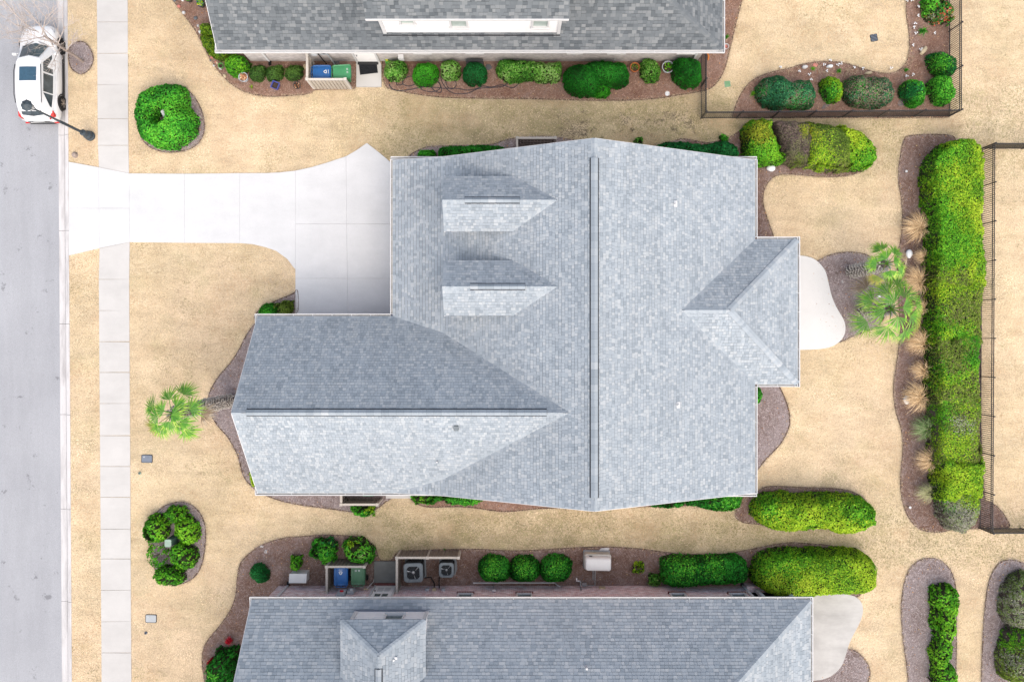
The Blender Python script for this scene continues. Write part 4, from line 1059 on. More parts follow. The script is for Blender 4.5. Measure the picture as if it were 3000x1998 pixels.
shrub('shrub', 'pale green leafy shrub next to the stoop of the upper house', 'shrub', E(1158, 207, 31, 31, sq=2.6), .9, 'light', leaf=(.12, .05))
shrub('shrub', 'vivid green smooth round shrub above the hose loops', 'shrub', E(1246, 217, 36, 36, sq=2.4), 1.1, 'box', leaf=(.05, .03), dens=.7, lump=.06)
shrub('shrub', 'pale leafy square shrub between the two round shrubs', 'shrub', E(1319, 205, 27, 30, sq=2.8), .85, 'light', leaf=(.12, .05))
shrub('shrub', 'blue green round shrub in front of the black window well', 'shrub', E(1391, 216, 33, 36, sq=2.3), 1.05, 'pine', leaf=(.06, .035), lump=.08)
shrub('shrub', 'long pale leafy hedge along the upper house wall', 'hedge', Z(1100, 0, 2.944, [(1048, 580), (1075, 535), (1180, 518), (1300, 525), (1420, 535), (1500, 548), (1590, 545), (1605, 600), (1580, 690), (1500, 708), (1400, 700), (1300, 690), (1170, 705), (1100, 680), (1060, 640)]), .95, 'light', R=.45, leaf=(.12, .055), lump=.25)
shrub('shrub', 'dark green domed shrub on the left of a clipped cluster', 'shrub', E(1706, 234, 53, 50, sq=2.5), 1.3, 'dark', leaf=(.06, .035), lump=.08)
shrub('shrub', 'wide dark green domed shrub on the right of a clipped cluster', 'shrub', E(1777, 217, 65, 41, sq=2.8), 1.2, 'dark', leaf=(.06, .035), lump=.08)
shrub('shrub', 'little green ball shrub in front of the clipped cluster', 'shrub', E(1761, 268, 24, 18), .6, 'box', leaf=(.06, .035), lump=.08)
shrub('shrub', 'pale green shrub between the terracotta and the grey pot', 'shrub', E(1905, 205, 29, 35, sq=2.4), .9, 'light', leaf=(.12, .05), lump=.2)
shrub('shrub', 'large smooth dark green ball shrub at the fence end', 'shrub', E(2014, 211, 43, 46, sq=2.6), 1.5, 'dark', leaf=(.055, .035), lump=.06)
# fenced garden
shrub('shrub', 'large mottled dark green double shrub, leftmost behind the black fence', 'shrub', Z(2200, 0, 2.944, [(40, 820), (60, 740), (130, 680), (230, 655), (320, 670), (380, 690), (440, 665), (520, 680), (565, 750), (570, 830), (550, 890), (470, 915), (380, 930), (280, 940), (150, 935), (75, 900)]), 1.3, 'mixed', R=.7, leaf=(.075, .045), lump=.15)
shrub('shrub', 'small yellow green shrub between two mottled double shrubs', 'shrub', E(2437, 262, 33, 37, sq=2.3), 1.15, 'lime', leaf=(.075, .045), patch=[(2420, 280, 30, 'bright')])
shrub('shrub', 'mottled brown and green double shrub, second large one behind the fence', 'shrub', Z(2200, 0, 2.944, [(785, 800), (800, 720), (860, 670), (940, 655), (1000, 675), (1080, 645), (1180, 650), (1240, 710), (1255, 790), (1230, 860), (1150, 905), (1050, 915), (950, 920), (850, 915), (800, 880)]), 1.3, 'mixedb', R=.7, leaf=(.075, .045), lump=.15)
shrub('shrub', 'round green shrub left of the pair in the fence corner', 'shrub', E(2676, 272, 40, 38), 1.2, 'bright', leaf=(.08, .045), lump=.12, patch=[(2676, 260, 20, 'pine')])
shrub('shrub', 'round green shrub in the fence corner, upper one of the pair', 'shrub', E(2761, 189, 43, 36, sq=2.4), 1.4, 'pine', leaf=(.08, .045), lump=.15, patch=[(2765, 190, 30, 'bright')])
shrub('shrub', 'round green shrub in the fence corner, lower one of the pair', 'shrub', E(2757, 265, 38, 40, sq=2.4), 1.3, 'bright', leaf=(.08, .045), lump=.15)
shrub('shrub', 'green shrub with red and brown leaves on its fence side', 'shrub', E(2748, 25, 46, 46), 1.2, 'bright', leaf=(.10, .05), lump=.25, loose=.2, patch=[(2775, 40, 30, 'red'), (2750, 62, 26, 'grey')])
# mixed hedge behind the middle house
HG = 'four plants grown together in the mixed hedge'
shrub('hedge_shrub', 'bright green end plant of the mixed hedge, touching the house corner', 'hedge', Z(2200, 0, 2.944, [(-75, 1200), (-60, 1110), (0, 1050), (90, 1035), (180, 1045), (185, 1140), (235, 1230), (240, 1310), (290, 1370), (260, 1400), (130, 1425), (0, 1430), (-70, 1400)]), 1.45, 'limeg', R=.55, p=3, leaf=(.085, .045), group=HG, patch=[(2225, 380, 40, 'gold')])
shrub('hedge_shrub', 'bare purple brown plant in the mixed hedge', 'hedge', Z(2200, 0, 2.944, [(170, 1070), (330, 1065), (490, 1075), (520, 1200), (500, 1330), (470, 1430), (350, 1425), (250, 1400), (215, 1250)]), 1.35, 'brown', R=.5, p=3, leaf=(.07, .02), dens=.9, core='core_b', group=HG, patch=[(2262, 400, 16, 'olive'), (2355, 380, 16, 'gold'), (2350, 470, 18, 'olive')])
shrub('hedge_shrub', 'olive green plant in the middle of the mixed hedge', 'hedge', Z(2200, 0, 2.944, [(430, 1075), (560, 1080), (700, 1100), (800, 1120), (860, 1200), (870, 1350), (830, 1465), (700, 1470), (560, 1455), (440, 1435), (420, 1300)]), 1.4, 'olive', R=.5, p=3, leaf=(.08, .04), core='core_b', group=HG, patch=[(2352, 430, 18, 'brown'), (2400, 470, 55, 'lime'), (2370, 385, 26, 'gold')])
shrub('hedge_shrub', 'yellow green rounded end plant of the mixed hedge', 'hedge', Z(2200, 0, 2.944, [(720, 1100), (860, 1140), (960, 1170), (1050, 1230), (1085, 1300), (1080, 1380), (1030, 1430), (940, 1465), (820, 1475), (740, 1400)]), 1.45, 'lime', R=.6, p=3, leaf=(.085, .045), group=HG, patch=[(2540, 465, 40, 'limeg')])
# long rear hedge
LG = 'sections of the long rear hedge'
def sec(v0, v1, uL0, uL1, uR0, uR1, top=False, bot=False):
    pts = []
    wob = lambda v, k: [(uL0+(uR0-uL0)*t, v+random.uniform(-15, 15)) for t in ((.15, .32, .5, .68, .85) if k else (.85, .68, .5, .32, .15))]
    if top: pts += [(uL0+2, v0+75), (uL0+25, v0+42), (uL0+60, v0+12), (uL0+95, v0), (uR0-38, v0+2), (uR0-14, v0+22), (uR0, v0+60)]
    else: pts += [(uL0, v0)]+wob(v0, True)+[(uR0, v0)]
    if bot: pts += [(uR1, v1-60), (uR1-15, v1-24), (uR1-45, v1-4), (uL1+75, v1), (uL1+45, v1-14), (uL1+14, v1-50)]
    else: pts += [(uR1, v1)]+wob(v1, False)+[(uL1, v1)]
    return pts
def dense(pts, step=12):
    out = []
    for i in range(len(pts)):
        a_, b_ = pts[i], pts[(i+1) % len(pts)]; L_ = math.hypot(b_[0]-a_[0], b_[1]-a_[1]); k = max(1, int(L_/step))
        out += [(a_[0]+(b_[0]-a_[0])*j/k, a_[1]+(b_[1]-a_[1])*j/k) for j in range(k)]
    return out
shrub('hedge_shrub', 'bright yellow green top section of the long rear hedge', 'hedge', dense(sec(413, 845, 2706, 2712, 2874, 2866, top=True)), 1.5, 'lime', R=.42, p=4, lump=.08, leaf=(.075, .042), dens=1.0, group=LG, patch=[(2760, 450, 60, 'limeg'), (2735, 620, 60, 'limeg'), (2800, 720, 60, 'limeg'), (2760, 835, 40, 'olive'), (2830, 840, 40, 'olive')])
shrub('hedge_shrub', 'darker olive section in the middle of the long rear hedge', 'hedge', dense(sec(825, 1010, 2710, 2712, 2870, 2862)), 1.45, 'olive', R=.42, p=4, lump=.08, leaf=(.075, .042), dens=1.0, group=LG, patch=[(2770, 960, 60, 'lime'), (2740, 930, 45, 'limeg'), (2810, 900, 40, 'olive'), (2760, 850, 40, 'lime'), (2840, 835, 34, 'lime'), (2830, 1000, 30, 'limeg')])
shrub('hedge_shrub', 'bright green section below the middle of the long rear hedge', 'hedge', dense(sec(985, 1185, 2712, 2715, 2860, 2860)), 1.5, 'limeg', R=.42, p=4, lump=.08, leaf=(.075, .042), dens=1.0, group=LG, patch=[(2800, 1150, 60, 'lime'), (2790, 1010, 50, 'olive'), (2750, 1180, 45, 'olive'), (2840, 1160, 50, 'olive'), (2800, 1080, 30, 'olive')])
shrub('hedge_shrub', 'dull olive brown section of the long rear hedge', 'hedge', dense(sec(1160, 1355, 2718, 2722, 2860, 2866)), 1.4, 'olive', R=.42, p=4, lump=.08, leaf=(.075, .04), dens=1.0, core='core_b', group=LG, patch=[(2815, 1250, 30, 'grey'), (2740, 1260, 40, 'limeg'), (2790, 1310, 50, 'lime'), (2760, 1180, 45, 'limeg'), (2840, 1190, 30, 'lime')])
shrub('hedge_shrub', 'vivid yellow green clump near the lower end of the long rear hedge', 'hedge', dense(sec(1340, 1455, 2726, 2728, 2872, 2874)), 1.55, 'lime', R=.45, p=4, lump=.08, leaf=(.075, .045), group=LG)
shrub('hedge_shrub', 'thin grey green rounded lower end of the long rear hedge', 'hedge', dense(sec(1415, 1558, 2727, 2732, 2873, 2872, bot=True)), 1.4, 'grey', R=.6, p=3, leaf=(.085, .03), core='core_b', group=LG, patch=[(2740, 1470, 40, 'limeg'), (2860, 1460, 34, 'lime')])
# lower hedges
shrub('hedge', 'yellow green hedge with gaps off the rear corner of the middle house', 'hedge', Z(2200, 1100, 2.944, [(0, 1130), (30, 1060), (110, 1020), (250, 1005), (400, 1030), (560, 1025), (720, 1035), (860, 1045), (980, 1075), (1060, 1140), (1092, 1210), (1080, 1290), (1000, 1345), (860, 1370), (770, 1368), (680, 1330), (520, 1325), (400, 1320), (280, 1315), (150, 1300), (60, 1250), (10, 1190)]), 1.45, 'lime', R=.7, p=2.8, leaf=(.10, .055), lump=.22, patch=[(2250, 1480, 40, 'limeg'), (2540, 1500, 40, 'limeg')])
shrub('hedge', 'yellow green clipped hedge overlapping the lower house porch', 'hedge', Z(2200, 1468, 2.944, [(0, 640), (15, 520), (60, 450), (150, 420), (300, 410), (450, 412), (600, 420), (800, 440), (950, 455), (1030, 490), (1072, 560), (1082, 650), (1070, 730), (1030, 780), (940, 800), (800, 805), (600, 808), (420, 810), (300, 800), (180, 770), (90, 740), (30, 700)]), 1.5, 'lime', R=.6, p=3.2, leaf=(.085, .045), patch=[(2225, 1660, 34, 'limeg'), (2300, 1620, 60, 'limeg')])
shrub('shrub', 'bright green shrub row, three loose clumps on the rear mulch island', 'hedge', Z(2200, 1468, 2.944, [(1545, 800), (1560, 740), (1640, 715), (1740, 740), (1772, 820), (1765, 960), (1750, 1050), (1775, 1120), (1740, 1210), (1750, 1290), (1720, 1390), (1770, 1480), (1775, 1600), (1570, 1600), (1590, 1450), (1560, 1300), (1590, 1170), (1565, 1050), (1570, 920)]), .9, 'limeg', R=.4, leaf=(.12, .065), lump=.4, loose=.12)
shrub('shrub', 'grey green wispy shrub in the lower right corner, upper one', 'shrub', E(2990, 1760, 62, 82), 1.3, 'grey', leaf=(.11, .03), lump=.25, core='core_b', loose=.05)
shrub('shrub', 'olive green shrub in the lower right corner, lower one', 'shrub', E(2985, 1910, 62, 95), 1.4, 'olive', leaf=(.10, .04), lump=.25, core='core_b', loose=.05, patch=[(2960, 1880, 46, 'limeg'), (2990, 1950, 30, 'grey')])
# middle house foundation
shrub('shrub', 'small vivid round shrub peeping out at the garage eave', 'shrub', E(1249, 453, 24, 14), .6, 'box', leaf=(.06, .035))
shrub('hedge', 'dark green leafy hedge along the upper wall of the middle house', 'hedge', Z(1140, 390, 6.533, [(955, 380), (985, 300), (1150, 270), (1350, 250), (1550, 230), (1700, 250), (1900, 255), (2080, 265), (2200, 310), (2200, 460), (960, 460)]), .9, 'dark', R=.4, leaf=(.11, .06), lump=.3)
shrub('hedge', 'dark glossy hedge along the upper wall near the rear corner', 'hedge', Z(1850, 390, 5.808, [(420, 230), (560, 205), (740, 195), (830, 175), (950, 190), (1200, 185), (1400, 165), (1600, 140), (1720, 180), (1800, 250), (1830, 350), (1800, 420), (430, 420)]), .85, 'pine', R=.35, leaf=(.11, .06), lump=.3)
shrub('shrub', 'tuft of pale green leaves at the roof edge in the upper strip', 'shrub', E(1868, 415, 9, 9), .4, 'light', leaf=(.10, .04), loose=.3)
shrub('shrub', 'small green plant at the foot of the mixed hedge by the fence', 'shrub', E(2120, 404, 14, 9), .35, 'bright', leaf=(.10, .04), loose=.2)
shrub('shrub', 'green shrub half hidden under the rear wall eave', 'shrub', E(2214, 1160, 19, 24), .7, 'bright', leaf=(.09, .05), lump=.2)
shrub('shrub', 'vivid round green shrub above the front wing eave', 'shrub', E(786, 922, 35, 30), .85, 'box', leaf=(.06, .035), lump=.06)
shrub('shrub', 'sparse brownish shrub between the round shrub and the driveway', 'shrub', E(832, 908, 26, 22), .6, 'olive', leaf=(.07, .03), loose=.35)
shrub('shrub', 'yellow green shrub peeping out at the lower left eave', 'shrub', E(748, 1398, 15, 28), .7, 'lime', leaf=(.08, .045))
shrub('shrub', 'leafy green shrub outside the lower screen of the middle house', 'shrub', Z(960, 1420, 5.352, [(370, 330), (700, 335), (720, 400), (680, 450), (600, 480), (510, 500), (420, 480), (385, 420)]), .8, 'bright', R=.4, leaf=(.15, .06), lump=.4, loose=.2, patch=[(1085, 1490, 14, 'lime')])
shrub('hedge', 'loose green shrub row under the lower eave beside the walk', 'hedge', Z(960, 1420, 5.352, [(1320, 160), (1340, 250), (1420, 280), (1600, 285), (1700, 230), (1850, 220), (1930, 290), (2100, 300), (2260, 295), (2400, 260), (2400, 150)]), .6, 'bright', R=.3, leaf=(.11, .05), lump=.4, loose=.3, patch=[(1230, 1460, 26, 'limeg')])
shrub('ground_cover', 'small patch of dark green leaves under the lower rake', 'plant', Z(1900, 1400, 6.926, [(30, 540), (60, 575), (250, 580), (450, 590), (620, 600), (700, 560), (705, 440), (400, 460)]), .4, 'dark', R=.3, leaf=(.11, .05), lump=.4, loose=.15)
shrub('ground_cover', 'wide patch of strappy green leaves at the lower rear corner of the middle house', 'plant', Z(1900, 1400, 6.926, [(770, 520), (900, 540), (1050, 580), (1250, 620), (1450, 660), (1580, 670), (1700, 640), (1840, 590), (1900, 450), (1940, 320), (1300, 320), (780, 420)]), .5, 'dark', R=.35, leaf=(.16, .04), lump=.4, patch=[(2130, 1465, 40, 'bright')])
# lower house bed
shrub('shrub', 'small dark green ball shrub alone on the mulch near the gable', 'shrub', E(760, 1681, 28, 27, .5), .8, 'pine', leaf=(.055, .03), lump=.08)
shrub('shrub', 'small bright green seedling shrub above the white box', 'shrub', E(867, 1648, 16, 22, .3), .6, 'limeg', leaf=(.12, .05), loose=.35, lump=.4)
shrub('shrub', 'leafy dark green shrub with spiky fronds left of its twin', 'shrub', Z(600, 1468, 2.944, [(905, 460), (940, 370), (1000, 325), (1070, 325), (1130, 360), (1140, 410), (1110, 480), (1110, 520), (1040, 540), (990, 500), (940, 480)]), 1.0, 'bright', R=.55, leaf=(.20, .065), lump=.5, loose=.3, patch=[(965, 1590, 20, 'pine')])
shrub('shrub', 'leafy bright green shrub with pale flower heads behind the bins', 'shrub', Z(600, 1468, 2.944, [(1195, 430), (1215, 350), (1290, 320), (1400, 340), (1455, 380), (1460, 440), (1440, 500), (1370, 540), (1290, 535), (1240, 500)]), 1.0, 'bright', R=.55, leaf=(.20, .065), lump=.5, loose=.3, patch=[(1058, 1625, 12, 'light'), (1035, 1605, 14, 'lime')])
for cu, cv, ru, rv, w_ in ((1448, 1667, 44, 40, 'leftmost, beside the air conditioner screen'), (1537, 1669, 41, 39, 'middle one'), (1628, 1667, 44, 41, 'nearest the cream generator')):
    shrub('shrub', f'round dark glossy shrub in a row of three, {w_}', 'shrub', E(cu, cv, ru, rv, sq=2.6), 1.0, 'dark', leaf=(.085, .055), lump=.14, group='three dark round shrubs by the lower house', patch=[(cu, cv, 26, 'bright')])
shrub('hedge', 'dark green box hedge along the lower house wall', 'hedge', dense(Z(1800, 1468, 2.944, [(405, 600), (410, 490), (480, 470), (650, 475), (900, 480), (1050, 480), (1130, 520), (1145, 600), (1135, 690), (1050, 715), (900, 720), (700, 715), (500, 715), (420, 690)])), 1.1, 'dark', R=.4, p=3, leaf=(.10, .06), lump=.2, patch=[(2000, 1665, 40, 'bright'), (2090, 1665, 26, 'bright')])
shrub('shrub', 'tiny yellow green shrub nearer the generator', 'shrub', E(1870, 1662, 14, 14), .4, 'lime', leaf=(.12, .06), loose=.3, lump=.4)
shrub('shrub', 'tiny yellow green shrub nearer the dark box hedge', 'shrub', E(1917, 1697, 16, 16, .7), .4, 'light', leaf=(.12, .06), loose=.2, lump=.4)
shrub('shrub', 'dark green leafy shrub with a red bloom at the lower left gable', 'shrub', Z(0, 1468, 2.944, [(1770, 1560), (1790, 1420), (1830, 1380), (1900, 1275), (1990, 1270), (2060, 1245), (2060, 1330), (2035, 1480), (2010, 1600), (1780, 1620)]), 1.1, 'dark', R=.5, leaf=(.17, .06), lump=.4, loose=.2, patch=[(620, 1985, 16, 'bright')])
# six shrubs on the front island
for (cu, cv, ru, rv), lb, ls in (((458, 1549, 36, 35), 'upper left of the six', .12), ((516, 1509, 32, 20), 'topmost of the six', .3), ((549, 1553, 34, 38), 'upper right of the six', .05),
                          ((460, 1627, 27, 31), 'left and sparsest of the six', .45), ((537, 1629, 39, 36), 'largest of the six, right of the sparse one', .05), ((497, 1686, 43, 26), 'lowest of the six', .25)):
    shrub('shrub', f'bright green shrub on the front island, {lb}', 'shrub', E(cu, cv, ru*1.1, rv*1.1), .85, 'limeg', leaf=(.13, .075), lump=.5, loose=ls+.12, group='six shrubs on the front lawn island')
# small flowering and bulb plants
def tuft(name, label, cat, u, v, r, n, pal, h=.3, lean=(0, 0), w=.03, group=None, spread=None):
    """clump of strap leaves or grass blades"""
    q = P(u, v); root = thing(name, label, cat, q, group=group); pl = PAL[pal] if isinstance(pal, str) else pal
    a = rng.uniform(0, 2*PI, n) if spread is None else rng.normal(spread[0], spread[1], n); rr = r/S*rng.uniform(.35, 1.1, n); hh = h*rng.uniform(.6, 1.1, n)
    dx = np.cos(a)*rr+lean[0]*rng.uniform(.4, 1, n); dy = np.sin(a)*rr+lean[1]*rng.uniform(.4, 1, n)
    bx = rng.normal(0, r/S*.12, n); by = rng.normal(0, r/S*.12, n)
    V = []; F = []
    ts = (0, .35, .7, 1.0); zs = (0, .75, 1.0, .62)
    L = np.hypot(dx, dy)+1e-6; px, py = -dy/L, dx/L
    for t, zz in zip(ts, zs):
        ww = w*(1-t*.9)/2
        cx, cy, cz = bx+dx*t**1.2, by+dy*t**1.2, hh*zz
        V.append(np.stack([np.stack([cx-px*ww, cy-py*ww, cz], 1), np.stack([cx+px*ww, cy+py*ww, cz], 1)], 1))
    V = np.stack(V, 1).reshape(-1, 3)     # n, 4, 2, 3
    base = np.arange(n)[:, None]*8
    f = np.concatenate([base+np.array([[2*k, 2*k+1, 2*k+3, 2*k+2]]) for k in range(3)], 1).reshape(-1)
    col = np.repeat(np.array(pl)[rng.integers(0, len(pl), n)]*rng.uniform(.8, 1.2, (n, 1)), 3, axis=0)
    new_obj('blades', np_mesh('blades', V, 4, f, M['blade_grass'], col), root)
    return root
STRAW = [(.62, .45, .26), (.50, .34, .18), (.74, .56, .34), (.36, .24, .13)]
GRN = [(.14, .24, .08), (.20, .28, .12), (.09, .17, .05), (.28, .30, .17)]
PALE = [(.38, .38, .19), (.44, .42, .25), (.3, .32, .15)]
GG = 'dormant grass clumps along the rear hedge'
for i, (u, v, r, n, pal, lb) in enumerate(((2693, 672, 46, 420, STRAW, 'large straw coloured grass clump, topmost along the rear hedge'), (2706, 757, 24, 150, STRAW, 'small straw grass clump right of the white egg ornament'),
        (2694, 828, 46, 420, STRAW, 'large straw grass clump right of the upper palm'), (2703, 905, 28, 200, STRAW, 'half hidden straw grass clump right of the lower palm'),
        (2698, 1005, 42, 380, STRAW, 'large straw grass clump below the palms'), (2700, 1086, 30, 220, STRAW, 'small straw grass clump at the middle of the rear hedge'),
        (2696, 1162, 46, 420, STRAW, 'large straw grass clump beside the lower white egg ornament'), (2712, 1252, 38, 260, GRN, 'green grass clump fanning out from the rear hedge'),
        (2722, 1345, 38, 300, STRAW, 'straw grass clump below the green clump'), (2720, 1437, 32, 200, PALE, 'pale green grass clump, lowest along the rear hedge'))):
    tuft('grass_clump', lb, 'grass clump', u-9, v, r*1.08, int(n*1.15), pal, h=random.uniform(.6, .85), lean=(-.2, random.uniform(-.06, .12)), w=.02, group=GG, spread=(PI*random.uniform(.9, 1.1), random.uniform(.8, 1.3)))
tuft('plant', 'bright green strappy plant on the red mulch near the tan rock', 'plant', 2698, 95, 16, 60, 'bright', h=.35, lean=(-.05, -.1), w=.045)
tuft('plant', 'small green tuft between two rocks on the red mulch', 'plant', 2455, 211, 9, 40, 'bright', h=.2, w=.035)
tuft('plant', 'flat yellow green tuft below the pink stone', 'plant', 2381, 203, 10, 30, 'limeg', h=.1, w=.03)
tuft('plant', 'small green tuft at the corner of the fenced lawn', 'plant', 2652, 208, 8, 36, 'bright', h=.2, w=.035)
tuft('plant', 'small green plant at the left edge of the mottled shrub', 'plant', 2203, 278, 10, 36, 'limeg', h=.25, w=.05)
tuft('plant', 'green grassy tuft at the rear eave of the upper house', 'plant', 2127, 113, 9, 40, 'bright', h=.3, w=.03)
tuft('plant', 'yellowish seedling below the leaf filled pot', 'plant', 740, 258, 9, 18, 'lime', h=.2, w=.03)
tuft('plant', 'small green weed beside the lower screen', 'plant', 1096, 1508, 7, 22, 'limeg', h=.15, w=.05)
tuft('plant', 'creamy seedling in the turf by the air conditioner screen', 'plant', 1303, 1607, 5, 16, 'light', h=.12, w=.03)
REDF = [(.33, .008, .02), (.42, .012, .03), (.22, .005, .012)]
tuft('flower', 'round crimson flower clump alone on the mulch', 'flower', 675, 1872, 13, 150, REDF, h=.35, w=.05)
tuft('flower', 'small red bloom at the tip of the dark gable shrub', 'flower', 626, 1924, 7, 60, REDF, h=.75, w=.04)

# ---------------------------------------------------------------- palms
def m_frond(name, a, b, c):
    t = NT(name, .5, .35); t.color(t.ramp(t.attr('tone'), [(0, a), (.5, b), (1, c)])); return t.m
M['frond'] = m_frond('palm_frond', (.035, .15, .012), (.11, .27, .02), (.30, .41, .06))
M['frond_y'] = m_frond('ageing_frond', (.10, .16, .02), (.20, .22, .035), (.26, .20, .06))
M['frond_d'] = m_frond('dead_frond', (.16, .11, .065), (.25, .19, .12), (.33, .28, .21))
def frond(root, top, ang, rho, zo, bl, mat, r):
    """one fan leaf: curved petiole to a hub and a flat fan of pointed folded segments"""
    m = MB(); o = Vector((math.cos(ang), math.sin(ang), 0)); sd = Vector((-o.y, o.x, 0)); U = Vector((0, 0, 1))
    hub = top+o*rho+U*zo
    m.tone = .3
    m.tube([top, top+o*rho*.5+U*(zo*.5+.12), hub], .020, 5, .012)
    tilt = .12+.45*rho+r.uniform(-.1, .2); fw = (o*math.cos(tilt)-U*math.sin(tilt)).normalized(); roll = r.uniform(-.3, .3)
    sd = (sd*math.cos(roll)+U*math.sin(roll)).normalized(); nr = sd.cross(fw)*-1
    if nr.z < 0: nr = -nr
    n = 21
    for i in range(n):
        a = (i/(n-1)-.5)*math.radians(r.uniform(135, 165))+r.uniform(-.05, .05)
        d = fw*math.cos(a)+sd*math.sin(a); s_ = sd*math.cos(a)-fw*math.sin(a); L = bl*(.74+.26*math.cos(a*.8))*r.uniform(.88, 1.08); w = .027
        p1 = hub+d*L*.5+nr*.02; tip = hub+d*L-U*(.10+.10*r.random())*bl; t = r.uniform(0, .45)
        m.add([hub, p1-s_*w, p1-nr*.015, p1+s_*w, tip], [(0, 1, 2), (0, 2, 3)], t)
        m.add([p1-s_*w, p1-nr*.015, p1+s_*w, tip], [(0, 3, 1), (1, 3, 2)], min(1, t+r.uniform(.25, .6)))
    m.build('frond', M[mat], root, local=True)
def palm(label, base, z, lean, rt, nf, sc, seed, skip=None):
    r = random.Random(seed); q = P(*base); root = thing('palm_tree', label, 'palm', q)
    top = Vector((lean[0], lean[1], z)); m = MB()
    m.tube([(0, 0, 0), tuple(top*.5), tuple(top)], rt*.72, 10, rt*.62)
    m.build('trunk_core', M['boot_d'], root, local=True)
    bm_ = MB(); rows = int(z/.13)
    for j in range(rows):
        for i in range(9):
            a = 2*PI*(i+.5*(j % 2))/9+r.uniform(-.08, .08); zz = .08+j*.13; c = top*(zz/z); c.z = zz
            d = Vector((math.cos(a), math.sin(a), 0)); s = Vector((-d.y, d.x, 0)); k = r.uniform(.9, 1.25)
            b0 = c+d*rt*.6; b1 = c+d*rt*1.05*k+Vector((0, 0, .15))
            for sg in (-1, 1): bm_.bar(b0+s*.03*sg, b1+s*.10*sg, .05, .022)
    bm_.build('trunk', M['boot'], root, local=True)
    for i in range(nf):
        fr = ((i+.5)/nf)**.75; a = i*2.39996+r.uniform(-.2, .2); rho = sc*(.05+.80*fr)*r.uniform(.9, 1.1)
        mt = 'frond' if i < nf-2 else ('frond_y' if i < nf-1 else 'frond_d')
        frond(root, top+Vector((0, 0, .1)), a, rho, sc*(.5-.7*fr*fr), sc*r.uniform(.52, .66), mt, r)
    return root
palm('tall fan palm leaning over the front lawn beside the front gable', (684, 1172), 5.75, (-.42, -.1), .27, 14, 1.16, 3)
palm('fan palm by the patio, upper one with the thicker trunk', (2489, 798), 3.15, (.25, .1), .27, 9, .95, 4)
palm('fan palm by the patio, lower one with the wider crown', (2524, 914), 2.35, (.25, .05), .26, 15, 1.62, 5)

# ---------------------------------------------------------------- bare street tree
def street_tree():
    r = random.Random(21); q = P(243, 182); root = thing('bare_tree', 'leafless young street tree in a mulch ring, leaning across the white car', 'tree', q)
    tr_ = MB(); br = MB()
    tr_.tube([(0, 0, 0), (.02, .03, .8), (.0, .02, 1.7), (.05, .0, 3.3)], .075, 8, .05); tr_.build('trunk', M['bark'], root, local=True)
    def grow(p, d, L, rad, dep):
        pts = [p]; dd = d.copy(); n = 3
        for i in range(n):
            dd = (dd+Vector((r.uniform(-.22, .22), r.uniform(-.22, .22), r.uniform(-.05, .16)))).normalized(); pts.append(pts[-1]+dd*L/n)
        br.tube(pts, rad, 4 if dep > 1 else 3, rad*.55)
        if dep == 0: return
        for k in range(4 if dep > 1 else 5):
            t = r.uniform(.25, 1.0); i = min(n-1, int(t*n)); pp = pts[i].lerp(pts[i+1], t*n-i)
            a = r.uniform(0, 2*PI); ax = Vector((math.cos(a), math.sin(a), r.uniform(-.1, .5)))
            grow(pp, (dd*.75+ax*.75).normalized(), L*r.uniform(.5, .72), rad*.5, dep-1)
    for k in range(11):
        a = k*2.4; z = 1.5+k*.24; sp = 1.0-.05*k
        grow(Vector((.02, .01, z)), Vector((math.cos(a)*sp, math.sin(a)*sp, .75)).normalized(), 1.35+.07*k, .028, 3)
    br.build('crown', M['twig_pale'], root, local=True)
street_tree()

# ---------------------------------------------------------------- street lamp
def lamp():
    q = P(265, 400); root = thing('street_lamp', 'slate grey lamp post with octagonal lantern cap beside the sidewalk', 'lamp post', q)
    MB().lathe([(.24, 0), (.24, .10), (.20, .14), (.20, .34), (.15, .42), (.15, .72), (.10, .80)], n=16).build('base', M['post'], root, local=True)
    p = MB().lathe([(.058, .75), (.05, 2.5), (.042, 4.55), (.085, 4.6), (.085, 4.68), (.06, 4.72)], n=16)
    for i in range(10): p.box((.056*math.cos(i*.628), .056*math.sin(i*.628), 1.7), (.015, .015, 1.8), i*.628)
    p.build('pole', M['post'], root, local=True)
    l = MB().lathe([(.12, 4.72), (.17, 5.1)], n=8).build('lantern', M['lens'], root, local=True)
    fr = MB()
    for i in range(8):
        a = 2*PI*i/8; fr.bar((.125*math.cos(a), .125*math.sin(a), 4.72), (.178*math.cos(a), .178*math.sin(a), 5.1), .018, .018)
    fr.build('frame', M['post'], l, local=True)
    c = MB().lathe([(.245, 5.09), (.25, 5.12), (.16, 5.24), (.05, 5.32), (.03, 5.42), (.0, 5.45)], n=8)
    for i in range(8):
        a = 2*PI*i/8; c.bar((.25*math.cos(a), .25*math.sin(a), 5.125), (.05*math.cos(a), .05*math.sin(a), 5.325), .016, .016)
    c.build('cap', M['post'], root, local=True)
lamp()

